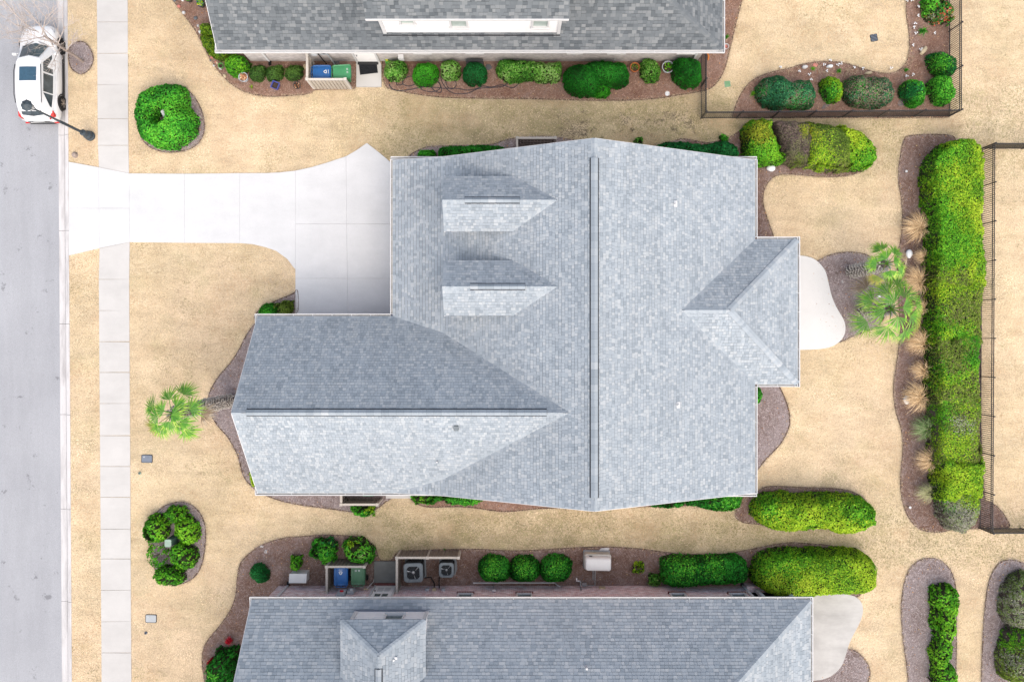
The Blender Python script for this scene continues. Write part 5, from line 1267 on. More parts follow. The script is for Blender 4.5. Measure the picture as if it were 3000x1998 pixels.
# ---------------------------------------------------------------- parked car
def car():
    q = Vector((-22.72, 12.86, Rz)); root = thing('parked_car', 'white crossover car with dark sunroof parked at the kerb', 'car', q, math.radians(.4))
    st = [(-2.33, .60, .48, .78), (-2.26, .80, .36, .93), (-2.0, .885, .27, 1.02), (-1.4, .915, .24, 1.03), (-.4, .92, .22, 1.0), (.6, .915, .22, .99),
          (1.15, .905, .23, .99), (1.6, .885, .25, .95), (1.98, .83, .28, .87), (2.20, .72, .33, .79), (2.31, .52, .40, .69)]
    n = 24; V = []; F = []
    for y, w, zb, zt in st:
        zc, hz = (zb+zt)/2, (zt-zb)/2
        for i in range(n):
            a = 2*PI*i/n; c, s = math.cos(a), math.sin(a)
            ex = .42 if s > 0 else .3
            x = w*math.copysign(abs(c)**ex, c); z = zc+hz*math.copysign(abs(s)**.42, s)
            if s > 0: x *= 1-.07*s
            V.append((x, y, z))
    for j in range(len(st)-1):
        for i in range(n): F.append((j*n+i, j*n+(i+1) % n, (j+1)*n+(i+1) % n, (j+1)*n+i))
    F += [tuple(range(n)), tuple(range((len(st)-1)*n, len(st)*n))]
    MB().add(V, F).build('body', M['car'], root, local=True, smooth=True)
    # cabin
    belt = [(1.20, .70, 1.0), (.95, .80, 1.0), (.3, .865, 1.0), (-.6, .875, 1.01), (-1.5, .85, 1.03), (-2.0, .80, 1.05), (-2.2, .68, 1.03)]
    roofl = [(.42, .50, 1.55), (.26, .575, 1.58), (-.1, .60, 1.61), (-.7, .605, 1.63), (-1.4, .59, 1.61), (-1.80, .56, 1.57), (-1.92, .48, 1.54)]
    V = []; m_ = len(belt)
    for k in (-1, 1):
        for y, w, z in belt: V.append((k*w, y, z-.05))
        for y, w, z in roofl: V.append((k*w, y, z))
    def I(side, lvl, i): return side*2*m_+lvl*m_+i
    F = []
    for s_ in (0, 1):
        for i in range(m_-1): F.append((I(s_, 0, i), I(s_, 0, i+1), I(s_, 1, i+1), I(s_, 1, i)))
    for i in range(m_-1):      # roof skin with a crowned middle line
        V.append((0, roofl[i][0]+(.10 if i == 0 else 0), roofl[i][2]+.035))
    V.append((0, roofl[-1][0]-.08, roofl[-1][2]+.02)); mid = 4*m_
    for i in range(m_-1):
        F.append((I(0, 1, i), I(0, 1, i+1), mid+i+1, mid+i)); F.append((mid+i, mid+i+1, I(1, 1, i+1), I(1, 1, i)))
    V += [(0, 1.36, .97), (0, -2.30, .99)]; fm_, rm_ = mid+m_, mid+m_+1
    F += [(I(0, 0, 0), I(0, 1, 0), mid, fm_), (fm_, mid, I(1, 1, 0), I(1, 0, 0))]
    F += [(I(0, 0, m_-1), rm_, mid+m_-1, I(0, 1, m_-1)), (rm_, I(1, 0, m_-1), I(1, 1, m_-1), mid+m_-1)]
    MB().add(V, F).build('cabin', M['car'], root, local=True, smooth=False)
    def lerp(a, b, t): return Vector(a).lerp(Vector(b), t)
    def pan(name, quads, mat, off):
        mb = MB()
        for qd in quads: mb.add([Vector(p)+off for p in qd], [(0, 1, 2, 3)])
        return mb.build(name, mat, root, local=True)
    B0 = [(-belt[0][1], belt[0][0], belt[0][2]-.05), (0, 1.36, .97), (belt[0][1], belt[0][0], belt[0][2]-.05)]
    T0 = [(-roofl[0][1], roofl[0][0], roofl[0][2]), (0, roofl[0][0]+.10, roofl[0][2]+.035), (roofl[0][1], roofl[0][0], roofl[0][2])]
    g = lambda k, t: lerp(B0[k], T0[k], t)
    ws = []
    for k in (0, 1):
        a0, a1 = (g(0, .04).lerp(g(1, .04), .10), g(1, .04)) if k == 0 else (g(1, .04), g(1, .04).lerp(g(2, .04), .90))
        b0, b1 = (g(0, .95).lerp(g(1, .95), .10), g(1, .95)) if k == 0 else (g(1, .95), g(1, .95).lerp(g(2, .95), .90))
        ws.append((a0, a1, b1, b0))
    pan('windscreen', ws, M['car_glass'], Vector((0, .012, .012)))
    B1 = [(-.68, -2.2, .98), (0, -2.30, .99), (.68, -2.2, .98)]; T1 = [(-.48, -1.92, 1.54), (0, -2.0, 1.56), (.48, -1.92, 1.54)]
    g = lambda k, t: lerp(B1[k], T1[k], t)
    rw = []
    for k in (0, 1):
        a0, a1 = (g(0, .35).lerp(g(1, .35), .12), g(1, .35)) if k == 0 else (g(1, .35), g(1, .35).lerp(g(2, .35), .88))
        b0, b1 = (g(0, .92).lerp(g(1, .92), .12), g(1, .92)) if k == 0 else (g(1, .92), g(1, .92).lerp(g(2, .92), .88))
        rw.append((a0, b0, b1, a1))
    pan('rear_window', rw, M['car_glass'], Vector((0, -.012, .012)))
    def at(tab, y):
        for i in range(len(tab)-1):
            if tab[i][0] >= y >= tab[i+1][0]:
                t = (tab[i][0]-y)/(tab[i][0]-tab[i+1][0]); return Vector((tab[i][1]+(tab[i+1][1]-tab[i][1])*t, y, tab[i][2]+(tab[i+1][2]-tab[i][2])*t))
        return Vector((tab[-1][1], y, tab[-1][2]))
    for s_ in (-1, 1):
        def side(yb, yt, t):
            b = at(belt, yb); b.z -= .05; p = b.lerp(at(roofl, yt), t); return (s_*(p.x+.012), p.y, p.z+.004)
        for y0, y1, z0, z1 in ((.78, -.18, .16, .82), (-.26, -1.12, .82, .84), (-1.18, -1.78, .84, .46)):
            f = lambda y, t: side(y, min(y, .40) if y < .4 else .40-.0*y, t)
            if y0 > .5: qs = [side(.80, .40, .12), side(y1, y1, .12), side(y1, y1, .84), side(.62, .40, .55)]; qs = [qs[0], qs[1], qs[2], side(.30, .25, .84)]
            elif y0 < -1: qs = [side(y0, y0, .12), side(y1, y1+.05, .16), side(y1+.02, y1+.1, .30), side(y0, y0, .84)]
            else: qs = [side(y0, y0, .12), side(y1, y1, .12), side(y1, y1, .84), side(y0, y0, .84)]
            MB().add(qs, [(0, 1, 2, 3)]).build('side_window', M['car_glass'], root, local=True)
        m = MB(); m.tube([(s_*.60, .12, 1.63), (s_*.63, -.2, 1.675), (s_*.635, -1.3, 1.665), (s_*.60, -1.68, 1.60)], .02, 6); m.build('roof_rail', M['clad'], root, local=True)
        mm = MB().box((s_*.99, .80, 1.02), (.20, .11, .13)); mm.bar((s_*.84, .86, .98), (s_*.95, .82, 1.0), .05, .05); mm.build('mirror', M['car'], root, local=True, bevel=.03)
        MB().add([(s_*.60, 2.27, .66), (s_*.80, 2.06, .74), (s_*.82, 1.85, .84), (s_*.66, 2.12, .80)], [(0, 1, 2, 3)]).build('headlight', M['head'], root, local=True)
        MB().hexa([(s_*.62, -2.29, .80), (s_*.86, -2.12, .82), (s_*.86, -2.03, .86), (s_*.66, -2.22, .86), (s_*.62, -2.29, .98), (s_*.84, -2.14, 1.0), (s_*.83, -1.88, 1.05), (s_*.67, -2.2, 1.03)]).build('tail_light', M['tail'], root, local=True)
        MB().box((s_*.70, -2.31, .47), (.22, .06, .06)).build('reflector', M['tail'], root, local=True)
        for y in (-.35, -1.2): MB().box((s_*.925, y, .90), (.03, .2, .035)).build('door_handle', M['car'], root, local=True)
        sk = MB().box((s_*.905, 0, .28), (.06, 2.0, .12)); sk.build('sill_trim', M['clad'], root, local=True)
        for y in (1.38, -1.34):
            w = MB().lathe([(.22, -.11), (.33, -.115), (.355, -.06), (.355, .06), (.33, .115), (.22, .11)], (s_*.83, y, .355), 24, 'x').build('wheel', M['rubber'], root, local=True, smooth=True)
            rm = MB().lathe([(.235, -.095), (.235, .095), (.215, .10), (.215, -.09)], (s_*.83, y, .355), 24, 'x', cap=False)
            for i in range(10):
                a = 2*PI*i/10+(.12 if i % 2 else -.12); c, s = math.cos(a), math.sin(a); x = s_*.958
                rm.bar((x, y+.04*c, .355+.04*s), (x-s_*.015, y+.22*c, .355+.22*s), .026, .02, Vector((1, 0, 0)))
            rm.lathe([(.05, -.02), (.045, .02)], (s_*.958, y, .355), 10, 'x')
            rm.build('rim', M['rim'], w, local=True)
            MB().lathe([(.21, 0), (.21, .02)], (s_*.80, y, .355), 16, 'x').build('brake_disc', M['dark'], w, local=True)
            ar = MB()
            for i in range(13):
                a0, a1 = PI*(i/13)-.12, PI*((i+1)/13)-.12+.02
                pt_ = lambda a, r_, x: (x, y+r_*math.cos(a), .355+r_*math.sin(a))
                x0, x1 = s_*.86, s_*.935
                ar.hexa([pt_(a0, .37, x0), pt_(a1, .37, x0), pt_(a1, .37, x1), pt_(a0, .37, x1), pt_(a0, .43, x0), pt_(a1, .43, x0), pt_(a1, .43, x1), pt_(a0, .43, x1)])
            ar.build('wheel_arch', M['clad'], root, local=True)
    q4 = [(-.29, .02), (.29, .02), (.29, -.56), (-.29, -.56)]
    def zr_(x, y):
        e = at(roofl, y); return e.z+.035*(1-abs(x)/e.x)+.004
    sr = MB(); N_ = 6
    for i in range(N_):
        for j in range(N_):
            xs_ = [-.40+.80*(i+a)/N_ for a in (0, 1)]; yy = [-.0-.66*(j+a)/N_ for a in (0, 1)]
            sr.add([(xs_[0], yy[0], zr_(xs_[0], yy[0])+.012), (xs_[1], yy[0], zr_(xs_[1], yy[0])+.012), (xs_[1], yy[1], zr_(xs_[1], yy[1])+.012), (xs_[0], yy[1], zr_(xs_[0], yy[1])+.012)], [(0, 1, 2, 3)])
    sr.build('sunroof', M['sunroof'], root, local=True)
    MB().hexa([(-.5, -2.02, 1.50), (.5, -2.02, 1.50), (.52, -1.86, 1.545), (-.52, -1.86, 1.545), (-.5, -2.06, 1.53), (.5, -2.06, 1.53), (.52, -1.84, 1.585), (-.52, -1.84, 1.585)]).build('spoiler', M['car'], root, local=True)
    MB().box((0, -2.335, .78), (.5, .03, .13)).build('plate', M['lens'], root, local=True)
    MB().box((0, -2.31, .42), (1.2, .08, .14)).build('bumper_trim', M['clad'], root, local=True)
    MB().box((0, 2.29, .50), (.9, .06, .16)).build('grille', M['clad'], root, local=True)
    MB().tube([(-.1, 1.40, 1.0), (-.55, 1.18, 1.03)], .012, 5).tube([(.15, 1.40, 1.0), (.62, 1.20, 1.03)], .012, 5).build('wiper', M['clad'], root, local=True)
car()

# ---------------------------------------------------------------- black metal fences
def fence(label, pts, h=1.12, gap=.097, post_gap=1.8, picket=.024):
    pts = [Vector((p.x, p.y, 0)) for p in pts]; root = thing('metal_fence', label, 'fence', pts[0]); o0 = pts[0]
    pk = MB().box((0, 0, (h+.05)/2), (picket, picket, h-.05)).mesh('picket', M['black'])
    po = MB().box((0, 0, (h+.08)/2), (.05, .05, h+.08)).box((0, 0, h+.095), (.066, .066, .03)).mesh('post', M['black'])
    rg = MB().lathe([(.036, -.005), (.036, .005), (.046, .005), (.046, -.005)], (0, 0, h-.075), 10, 'y', cap=False).mesh('ring', M['black'])
    for i in range(len(pts)-1):
        a, b = pts[i]-o0, pts[i+1]-o0; d = b-a; L = d.length; d.normalize(); ang = math.atan2(d.y, d.x)
        for z in (.10, h-.15, h): MB().bar(a+Vector((0, 0, z)), b+Vector((0, 0, z)), .026, .034).build('rail', M['black'], root, local=True)
        n = int(L/gap)
        for k in range(1, n):
            o = new_obj('picket', pk, root); o.location = a+d*(L*k/n)
        m = max(1, round(L/post_gap))
        for k in range(0 if i == 0 else 1, m+1):
            o = new_obj('post', po, root); o.location = a+d*(L*k/m); o.rotation_euler = (0, 0, ang)
    return root
fence('black picket fence around the red mulch garden of the upper house', [P(2053, 160), P(2053, 348), P(2779, 342), P(2779, -30)])
fence('black picket fence behind the long rear hedge', [P(3110, 437), P(2874, 437), P(2868, 1546), P(3110, 1546)])

# ---------------------------------------------------------------- board screens
def screen(label, runs, h, mb_, mr, extra_post=None, bw=.17, face=1):
    """runs: list of (a, b, inner normal); boards outside, cap rail on top, posts at ends"""
    root = thing('board_screen', label, 'screen', Vector((runs[0][0].x, runs[0][0].y, 0))); o0 = Vector((runs[0][0].x, runs[0][0].y, 0)); done = []
    for a, b, nin in runs:
        a = Vector((a.x, a.y, 0))-o0; b = Vector((b.x, b.y, 0))-o0; d = b-a; L = d.length; d.normalize(); nin = Vector(nin); ang = math.atan2(d.y, d.x)
        n = max(1, round(L/bw))
        bm = MB().box((0, 0, (h-.06)/2+.03), (L/n-.03, .022, h-.06)).mesh('board', M[mb_])
        for k in range(n):
            o = new_obj('board', bm, root); o.location = a+d*((k+.5)*L/n)-nin*.035; o.rotation_euler = (0, 0, ang)
        MB().bar(a+Vector((0, 0, h-.01)), b+Vector((0, 0, h-.01)), .10, .04).build('cap_rail', M[mr], root, local=True)
        for z in (.25, h*.55, h-.2): MB().bar(a+nin*.03+Vector((0, 0, z)), b+nin*.03+Vector((0, 0, z)), .04, .07).build('rail', M[mb_], root, local=True)
        for p in (a, b):
            if not any((p-q_).length < .1 for q_ in done):
                done.append(p); MB().box((p.x, p.y, h/2), (.10, .10, h)).box((p.x, p.y, h+.025), (.135, .135, .05)).build('post', M[mr], root, local=True)
    if extra_post is not None:
        p = Vector((extra_post.x, extra_post.y, 0))-o0; MB().box((p.x, p.y, h/2), (.10, .10, h)).box((p.x, p.y, h+.025), (.135, .135, .05)).build('post', M[mr], root, local=True)
    return root
V3 = lambda x, y: Vector((x, y, 0))
hS = 1.36
screen('beige board screen around the blue and green bins of the upper house', [(V3(-9.66, 13.50), V3(-9.66, 12.32), (1, 0, 0)), (V3(-9.66, 12.32), V3(-7.86, 12.32), (0, 1, 0))], hS, 'wood_l', 'rail_l')
screen('taupe board screen under the upper rake of the middle house', [(V3(.24, 7.95), V3(.24, 9.56), (1, 0, 0)), (V3(.24, 9.56), V3(2.04, 9.56), (0, -1, 0))], hS, 'wood_g', 'rail_g')
screen('taupe board screen with pale bins under the lower eave of the middle house', [(V3(-8.05, -6.6), V3(-8.05, -7.70), (1, 0, 0)), (V3(-8.05, -7.70), V3(-6.35, -7.70), (0, 1, 0))], hS, 'wood_g', 'rail_g')
screen('taupe board screen around the bins of the lower house', [(V3(-8.76, -11.9), V3(-8.76, -10.66), (1, 0, 0)), (V3(-8.76, -10.66), V3(-6.98, -10.66), (0, -1, 0))], 1.25, 'wood_g', 'rail_g')
screen('long taupe board screen around two air conditioners', [(V3(-5.45, -11.9), V3(-5.45, -10.24), (1, 0, 0)), (V3(-5.45, -10.24), V3(-2.53, -10.24), (0, -1, 0))], 1.22, 'wood_g', 'rail_g', extra_post=V3(-4.0, -10.24))

# ---------------------------------------------------------------- wheeled bins
def bin_(label, loc, rot, mat, symbol=None):
    """lid hinge and handle at local -x, front at +x"""
    root = thing('wheeled_bin', label, 'bin', loc, rot, group='wheeled bins')
    b = MB().hexa([(-.30, -.22, .06), (.26, -.22, .06), (.26, .22, .06), (-.30, .22, .06), (-.40, -.31, .98), (.40, -.31, .98), (.40, .31, .98), (-.40, .31, .98)])
    b.box((0, 0, .97), (.86, .67, .04)); b.build('body', M[mat], root, local=True, bevel=.02)
    V = []; F = []; nx, ny = 9, 7; ht = [0, .03, .045, .052, .055, .053, .046, .03, 0]
    for i in range(nx):
        for j in range(ny):
            x = -.42+.87*i/(nx-1); y = -.33+.66*j/(ny-1); e = min(j, ny-1-j)
            z = 1.0+ht[i]*(0, .75, 1, 1)[e]
            if i in (2, 3, 4, 5) and e >= 2: z -= .012
            if (i in (0, nx-1)) and e == 0: x *= .95; y *= .93
            V.append((x, y, z))
    for i in range(nx-1):
        for j in range(ny-1): F.append((i*ny+j, (i+1)*ny+j, (i+1)*ny+j+1, i*ny+j+1))
    rim = [i*ny for i in range(nx)]+[(nx-1)*ny+j for j in range(1, ny)]+[i*ny+ny-1 for i in range(nx-2, -1, -1)]+[j for j in range(ny-2, 0, -1)]
    k0 = len(V); V += [(V[i][0], V[i][1], .975) for i in rim]
    for a in range(len(rim)): F.append((rim[a], rim[(a+1) % len(rim)], k0+(a+1) % len(rim), k0+a))
    lid = MB().add(V, F).build('lid', M[mat], root, local=True, smooth=True)
    rb = MB()
    for y in (-.2, .2): rb.bar((-.38, y, 1.045), (.36, y, 1.047), .03, .022)
    rb.build('rib', M[mat], lid, local=True)
    h = MB().bar((-.50, -.24, .97), (-.50, .24, .97), .03, .03)
    for y in (-.24, 0, .24): h.bar((-.40, y, .97), (-.50, y, .97), .035, .03)
    h.build('handle', M[mat], root, local=True)
    for y in (-.30, .30):
        MB().lathe([(.05, -.03), (.13, -.03), (.13, .03), (.05, .03)], (-.33, y, .13), 16, 'y').build('wheel', M['rubber'], root, local=True)
    if symbol == 'arrows':      # white chasing-arrows mark and a bar of print
        pm_ = MB(); c0 = Vector((.20, 0, 1.062))
        for k in range(3):
            a = 2*PI*k/3
            def R_(x, y): return (c0.x+x*math.cos(a)-y*math.sin(a), c0.y+x*math.sin(a)+y*math.cos(a), c0.z)
            pm_.add([R_(.035, -.062), R_(.07, -.062), R_(.07, .01), R_(.035, .01)], [(0, 1, 2, 3)])
            pm_.add([R_(.02, .01), R_(.085, .01), R_(.045, .055)], [(0, 1, 2)])
            pm_.add([R_(.035, -.062), R_(-.0, -.085), R_(.03, -.092), R_(.07, -.062)], [(0, 1, 2, 3)])
        pm_.build('recycling_mark', M['print_w'], lid, local=True)
        tx = MB()
        for k in range(9): tx.add([(.325, -.085+k*.02, 1.048), (.35, -.085+k*.02, 1.046), (.35, -.07+k*.02, 1.046), (.325, -.07+k*.02, 1.048)], [(0, 1, 2, 3)])
        tx.build('printed_line', M['print_w'], lid, local=True)
    if symbol == 'number':
        tx = MB()
        for k in range(5):
            if k == 2: continue
            y = -.1+k*.05
            for x0, y0, x1, y1 in ((.24, 0, .25, .03), (.27, 0, .28, .03), (.30, 0, .31, .03), (.24, 0, .31, .008), (.24, .024, .31, .032)):
                tx.add([(x0, y+y0, 1.060), (x1, y+y0, 1.058), (x1, y+y1, 1.058), (x0, y+y1, 1.060)], [(0, 1, 2, 3)])
        tx.build('printed_number', M['print_w'], lid, local=True)
    return root
bin_('blue recycling bin with white arrows in the upper house screen', (-9.06, 12.78, 0), 0, 'bin_b', 'arrows')
bin_('bright green bin beside the blue one in the upper house screen', (-8.10, 12.80, 0), math.radians(3), 'bin_g', 'number')
bin_('blue recycling bin with white arrows in the lower house screen', (-8.14, -11.20, 0), math.radians(90), 'bin_b', 'arrows')
bin_('dull green bin with white number in the lower house screen', (-7.33, -11.17, 0), math.radians(90), 'bin_dg', 'number')
bin_('pale green bin half under the eave, left in the screen', (-7.60, -6.82, 0), math.radians(90), 'bin_pg')
bin_('pale green bin half under the eave, right in the screen', (-6.85, -6.92, 0), math.radians(-90), 'bin_pg')

# ---------------------------------------------------------------- air conditioners
def rrect(w, d, r, n=5):
    out = []
    for cx, cy, a0 in ((w/2-r, d/2-r, 0), (-w/2+r, d/2-r, 90), (-w/2+r, -d/2+r, 180), (w/2-r, -d/2+r, 270)):
        for i in range(n+1):
            a = math.radians(a0+90*i/n); out.append((cx+r*math.cos(a), cy+r*math.sin(a)))
    return out
def aircon(label, loc, s, h, rot):
    root = thing('air_conditioner', label, 'air conditioner', loc, rot, group='air conditioners behind the screen')
    MB().prism(rrect(s*1.12, s*1.12, .03), .0, .07).build('pad', M['pad'], root, local=True)
    MB().prism(rrect(s*.93, s*.93, .15), .08, h-.06).build('coil', M['dark'], root, local=True)
    for i in range(4):
        for j in range(9):
            t = -s*.36+j*s*.72/8; a = i*PI/2; x, y = s*.475, t
            MB_ = None
        lv = MB(); a = i*PI/2
        for j in range(9):
            t = -s*.36+j*s*.72/8; x, y = s*.472, t
            lv.box((x*math.cos(a)-y*math.sin(a), x*math.sin(a)+y*math.cos(a), h/2), (.02, s*.05, h-.2), a)
        for z in (.25*h, .5*h, .75*h): lv.box((s*.478*math.cos(a), s*.478*math.sin(a), z), (.016, s*.8, .025), a)
        lv.build('louvre_panel', M['ac_side'], root, local=True)
    # top shroud ring
    out = rrect(s, s, .17, 6); n = len(out); ri = s*.39; V = []; F = []
    inn = [(ri*x/math.hypot(x, y), ri*y/math.hypot(x, y)) for x, y in out]
    for ring, z in ((out, h-.10), (out, h-.02), ([(x*.96, y*.96) for x, y in out], h), (inn, h+.015), ([(x*.97, y*.97) for x, y in inn], h-.13)):
        V += [(x, y, z) for x, y in ring]
    for k in range(4):
        for i in range(n): F.append((k*n+i, k*n+(i+1) % n, (k+1)*n+(i+1) % n, (k+1)*n+i))
    MB().add(V, F).build('top_shroud', M['ac'], root, local=True)
    MB().lathe([(ri*.97, h-.13), (0, h-.16)], n=24).build('well', M['dark'], root, local=True)
    f = MB()
    for k in range(3):
        a0 = 2*PI*k/3+.4; V = []; F = []
        for j, rr in enumerate((.18, .55, .92)):
            sp = (.30, .42, .5)[j]
            for i in range(4):
                a = a0+sp*(i/3-.5)*2; V.append((ri*rr*math.cos(a), ri*rr*math.sin(a), h-.10+.05*(i/3)))
        for j in range(2):
            for i in range(3): F.append((j*4+i, j*4+i+1, (j+1)*4+i+1, (j+1)*4+i))
        f.add(V, F)
    f.lathe([(ri*.2, h-.10), (ri*.2, h-.03), (0, h-.02)], n=12)
    f.build('fan', M['blade'], root, local=True)
    g = MB()
    for k in range(14):
        a = 2*PI*k/14; g.bar((.1*ri*math.cos(a), .1*ri*math.sin(a), h+.012), (ri*math.cos(a), ri*math.sin(a), h+.012), .006, .006)
    for rr in (.3, .55, .8):
        g.lathe([(ri*rr-.003, h+.008), (ri*rr+.003, h+.008), (ri*rr+.003, h+.014), (ri*rr-.003, h+.014)], n=20, cap=False)
    g.build('grille', M['ac_side'], root, local=True)
    return root
aircon('large grey air conditioner with fan, left behind the long screen', (-4.70, -11.02, 0), .92, 1.0, math.radians(2))
aircon('small grey air conditioner with shiny fan, right behind the long screen', (-3.14, -10.96, 0), .72, .78, math.radians(0))
MB_ = MB().prism([XY(1322, 1642), XY(1338, 1640), XY(1340, 1665), XY(1334, 1682), XY(1322, 1685)], 0, .06)
tag(MB_.build('equipment_pad', M['pad']), 'pale concrete pad right of the small air conditioner', 'pad')
for (pts, lb) in (([P(1245, 1692, .5), P(1262, 1690, .25), P(1272, 1708, .12), P(1273, 1722, .5)], 'black insulated pipe running from the large air conditioner to the wall'),
                  ([P(1287, 1690, .3), P(1286, 1705, .15), P(1287, 1722, .5)], 'black insulated pipe running from the small air conditioner to the wall')):
    tag(MB().tube(pts, .028, 8).build('refrigerant_pipe', M['rubber'], smooth=True), lb, 'pipe')

# ---------------------------------------------------------------- generator and white box
def generator():
    q = P(1750, 1642); root = thing('generator', 'cream standby generator with domed lid on the mulch', 'generator', V3(4.12, -10.62), math.radians(-1))
    MB().prism(rrect(1.30, .86, .04), 0, .08).build('pad', M['pad'], root, local=True)
    V = []; F = []; rings = []
    for (w, d, r, z) in ((1.28, .74, .10, .08), (1.30, .76, .12, .55), (1.28, .74, .13, .60)): rings.append([(x, y, z) for x, y in rrect(w, d, r, 5)])
    n = len(rings[0])
    for r_ in rings: V += r_
    for k in range(2):
        for i in range(n): F.append((k*n+i, k*n+(i+1) % n, (k+1)*n+(i+1) % n, (k+1)*n+i))
    F.append(tuple(range(2*n, 3*n)))
    MB().add(V, F).build('housing', M['gen2'], root, local=True, smooth=False)
    V = []; F = []; rings = []
    for (w, d, r, z, oy) in ((1.25, .66, .10, .605, -.02), (1.24, .62, .10, .80, -.03), (1.20, .56, .10, .90, -.05), (1.10, .46, .09, .93, -.06)): rings.append([(x, y+oy, z) for x, y in rrect(w, d, r, 5)])
    for r_ in rings: V += r_
    for k in range(3):
        for i in range(n): F.append((k*n+i, k*n+(i+1) % n, (k+1)*n+(i+1) % n, (k+1)*n+i))
    F.append(tuple(range(3*n, 4*n)))
    l = MB().add(V, F).build('lid', M['gen'], root, local=True, smooth=True)
    MB().box((-.35, .315, .72), (.14, .03, .05)).build('latch', M['clad'], l, local=True)
    MB().box((-.25, .385, .45), (.36, .015, .03)).build('badge', M['stone_t'], root, local=True)
generator()
def white_box():
    root = thing('utility_box', 'white sloped equipment box on the mulch at the lower house', 'utility box', V3(-10.30, -11.35), math.radians(0))
    MB().hexa([(-.40, -.24, 0), (.42, -.24, 0), (.42, .2, 0), (-.36, .2, 0), (-.40, -.24, .62), (.40, -.24, .62), (.40, .14, .52), (-.40, .14, .52)]).build('cabinet', M['gen'], root, local=True, bevel=.02)
    MB().hexa([(-.42, -.26, .62), (.42, -.26, .62), (.42, .16, .525), (-.42, .16, .525), (-.42, -.26, .65), (.42, -.26, .65), (.42, .16, .555), (-.42, .16, .555)]).build('lid', M['gen'], root, local=True)
white_box()

# ---------------------------------------------------------------- small things in lawns and beds
def lid_(name, label, u, v, w, h, mat, cat, hole=True):
    q = P(u, v); root = thing(name, label, cat, q, math.radians(-1))
    NOGRASS.append([(q.x-w/2-.03, q.y-h/2-.03), (q.x+w/2+.03, q.y-h/2-.03), (q.x+w/2+.03, q.y+h/2+.03), (q.x-w/2-.03, q.y+h/2+.03)])
    MB().prism(rrect(w, h, .05), -.05, .035).build('lid', M[mat], root, local=True)
    MB().prism(rrect(w+.05, h+.05, .06), -.06, .026).build('collar', M['clad'], root, local=True)
    if hole: MB().lathe([(.035, .03), (.035, .042), (.018, .042), (.018, .03)], (-w*.27, h*.25, 0), 12, cap=False).build('lock', M['lens'], root, local=True)
lid_('meter_cover', 'dark slate meter cover in the lawn below the palm', 431, 1343.5, .5, .345, 'grey_d', 'meter cover')
lid_('meter_cover', 'light grey meter cover in the lawn near the bottom edge', 443, 1811, .5, .35, 'grey', 'meter cover')
def grate(name, label, u, v, s, mat, rot=0):
    q = P(u, v); root = thing(name, label, 'drain grate', q, rot); NOGRASS.append([(q.x-s/2, q.y-s/2), (q.x+s/2, q.y-s/2), (q.x+s/2, q.y+s/2), (q.x-s/2, q.y+s/2)])
    MB().prism(rrect(s, s, .04), -.05, .012).build('frame', M['dark'], root, local=True)
    g = MB()
    for i in range(5): g.box((0, -s*.38+i*s*.19, .018), (s*.85, s*.08, .014))
    g.build('bar', M[mat], root, local=True)
grate('drain_grate', 'pale green drain grate in the lawn beside the red mulch', 2131, 247, .30, 'pot_green', .1)
bpy.data.objects['drain_grate'].children[1].data.materials[0] = M['green_box']
grate('drain_grate', 'dark round drain grate in the fenced lawn', 2560, 112, .36, 'grey_d', .2)
def pedestal():
    root = thing('utility_pedestal', 'pale green utility pedestal amid the six front shrubs', 'utility box', V3(-16.45, -9.66))
    MB().hexa([(-.15, -.17, 0), (.19, -.17, 0), (.19, .2, 0), (-.15, .2, 0), (-.14, -.16, .75), (.14, -.16, .75), (.14, .17, .75), (-.14, .17, .75)]).build('cabinet', M['green_dark'], root, local=True, bevel=.03)
    MB().prism(rrect(.31, .36, .07), .74, .82).build('cap', M['green_box'], root, local=True)
    root = thing('utility_pedestal', 'whitish utility pedestal in the hole of the big round shrub', 'utility box', V3(*XY(482, 334, .72)), .5)
    MB().prism(rrect(.18, .34, .05), 0, .72).build('cabinet', M['grey'], root, local=True); MB().prism(rrect(.2, .36, .06), .72, .79).build('cap', M['lens'], root, local=True)
pedestal()
def sprinkler(label, u, v, mat):
    root = thing('sprinkler_head', label, 'sprinkler', P(u, v)); MB().lathe([(.07, 0), (.07, .05), (.05, .07)], n=12).build('collar', M[mat], root, local=True)
    MB().lathe([(.03, .07), (.03, .11)], n=8).build('nozzle', M['clad'], root, local=True)
sprinkler('small green capped pipe in the turf below the slate cover', 410, 1386, 'green_box'); sprinkler('tiny dark capped pipe in the turf below the grey cover', 428, 1853, 'grey_d')
tag(MB().lathe([(.16, 0), (.13, .05), (.11, .13), (.06, .16)], P(220, 455), 9).build('stump', M['bark']), 'small cut tree stump in the verge above the driveway', 'stump')
def stone(label, u, v, w, d, h, mat, rot=0.0, cat='stone', group=None, name='stone', seed=0, flat=.5):
    r = random.Random(hash((int(u), int(v))) % 9999); q = P(u, v); V = []; F = []; n = 12; lv = ((.86, 0), (1.0, .35), (.86, .8), (.45, 1.0))
    ca, sa = math.cos(rot), math.sin(rot); jit = [r.uniform(.86, 1.1) for _ in range(n)]
    for k, z in lv:
        for i in range(n):
            a = 2*PI*i/n; x, y = w/2*k*jit[i]*math.cos(a), d/2*k*jit[i]*math.sin(a); V.append((x*ca-y*sa, x*sa+y*ca, z*h+r.uniform(-.04, .04)*h))
    for j in range(3):
        for i in range(n): F.append((j*n+i, j*n+(i+1) % n, (j+1)*n+(i+1) % n, (j+1)*n+i))
    F.append(tuple(range(3*n, 4*n)))
    o = MB().add(V, F).build(name, M[mat], local=True); o.location = q
    return tag(o, label, cat, group)
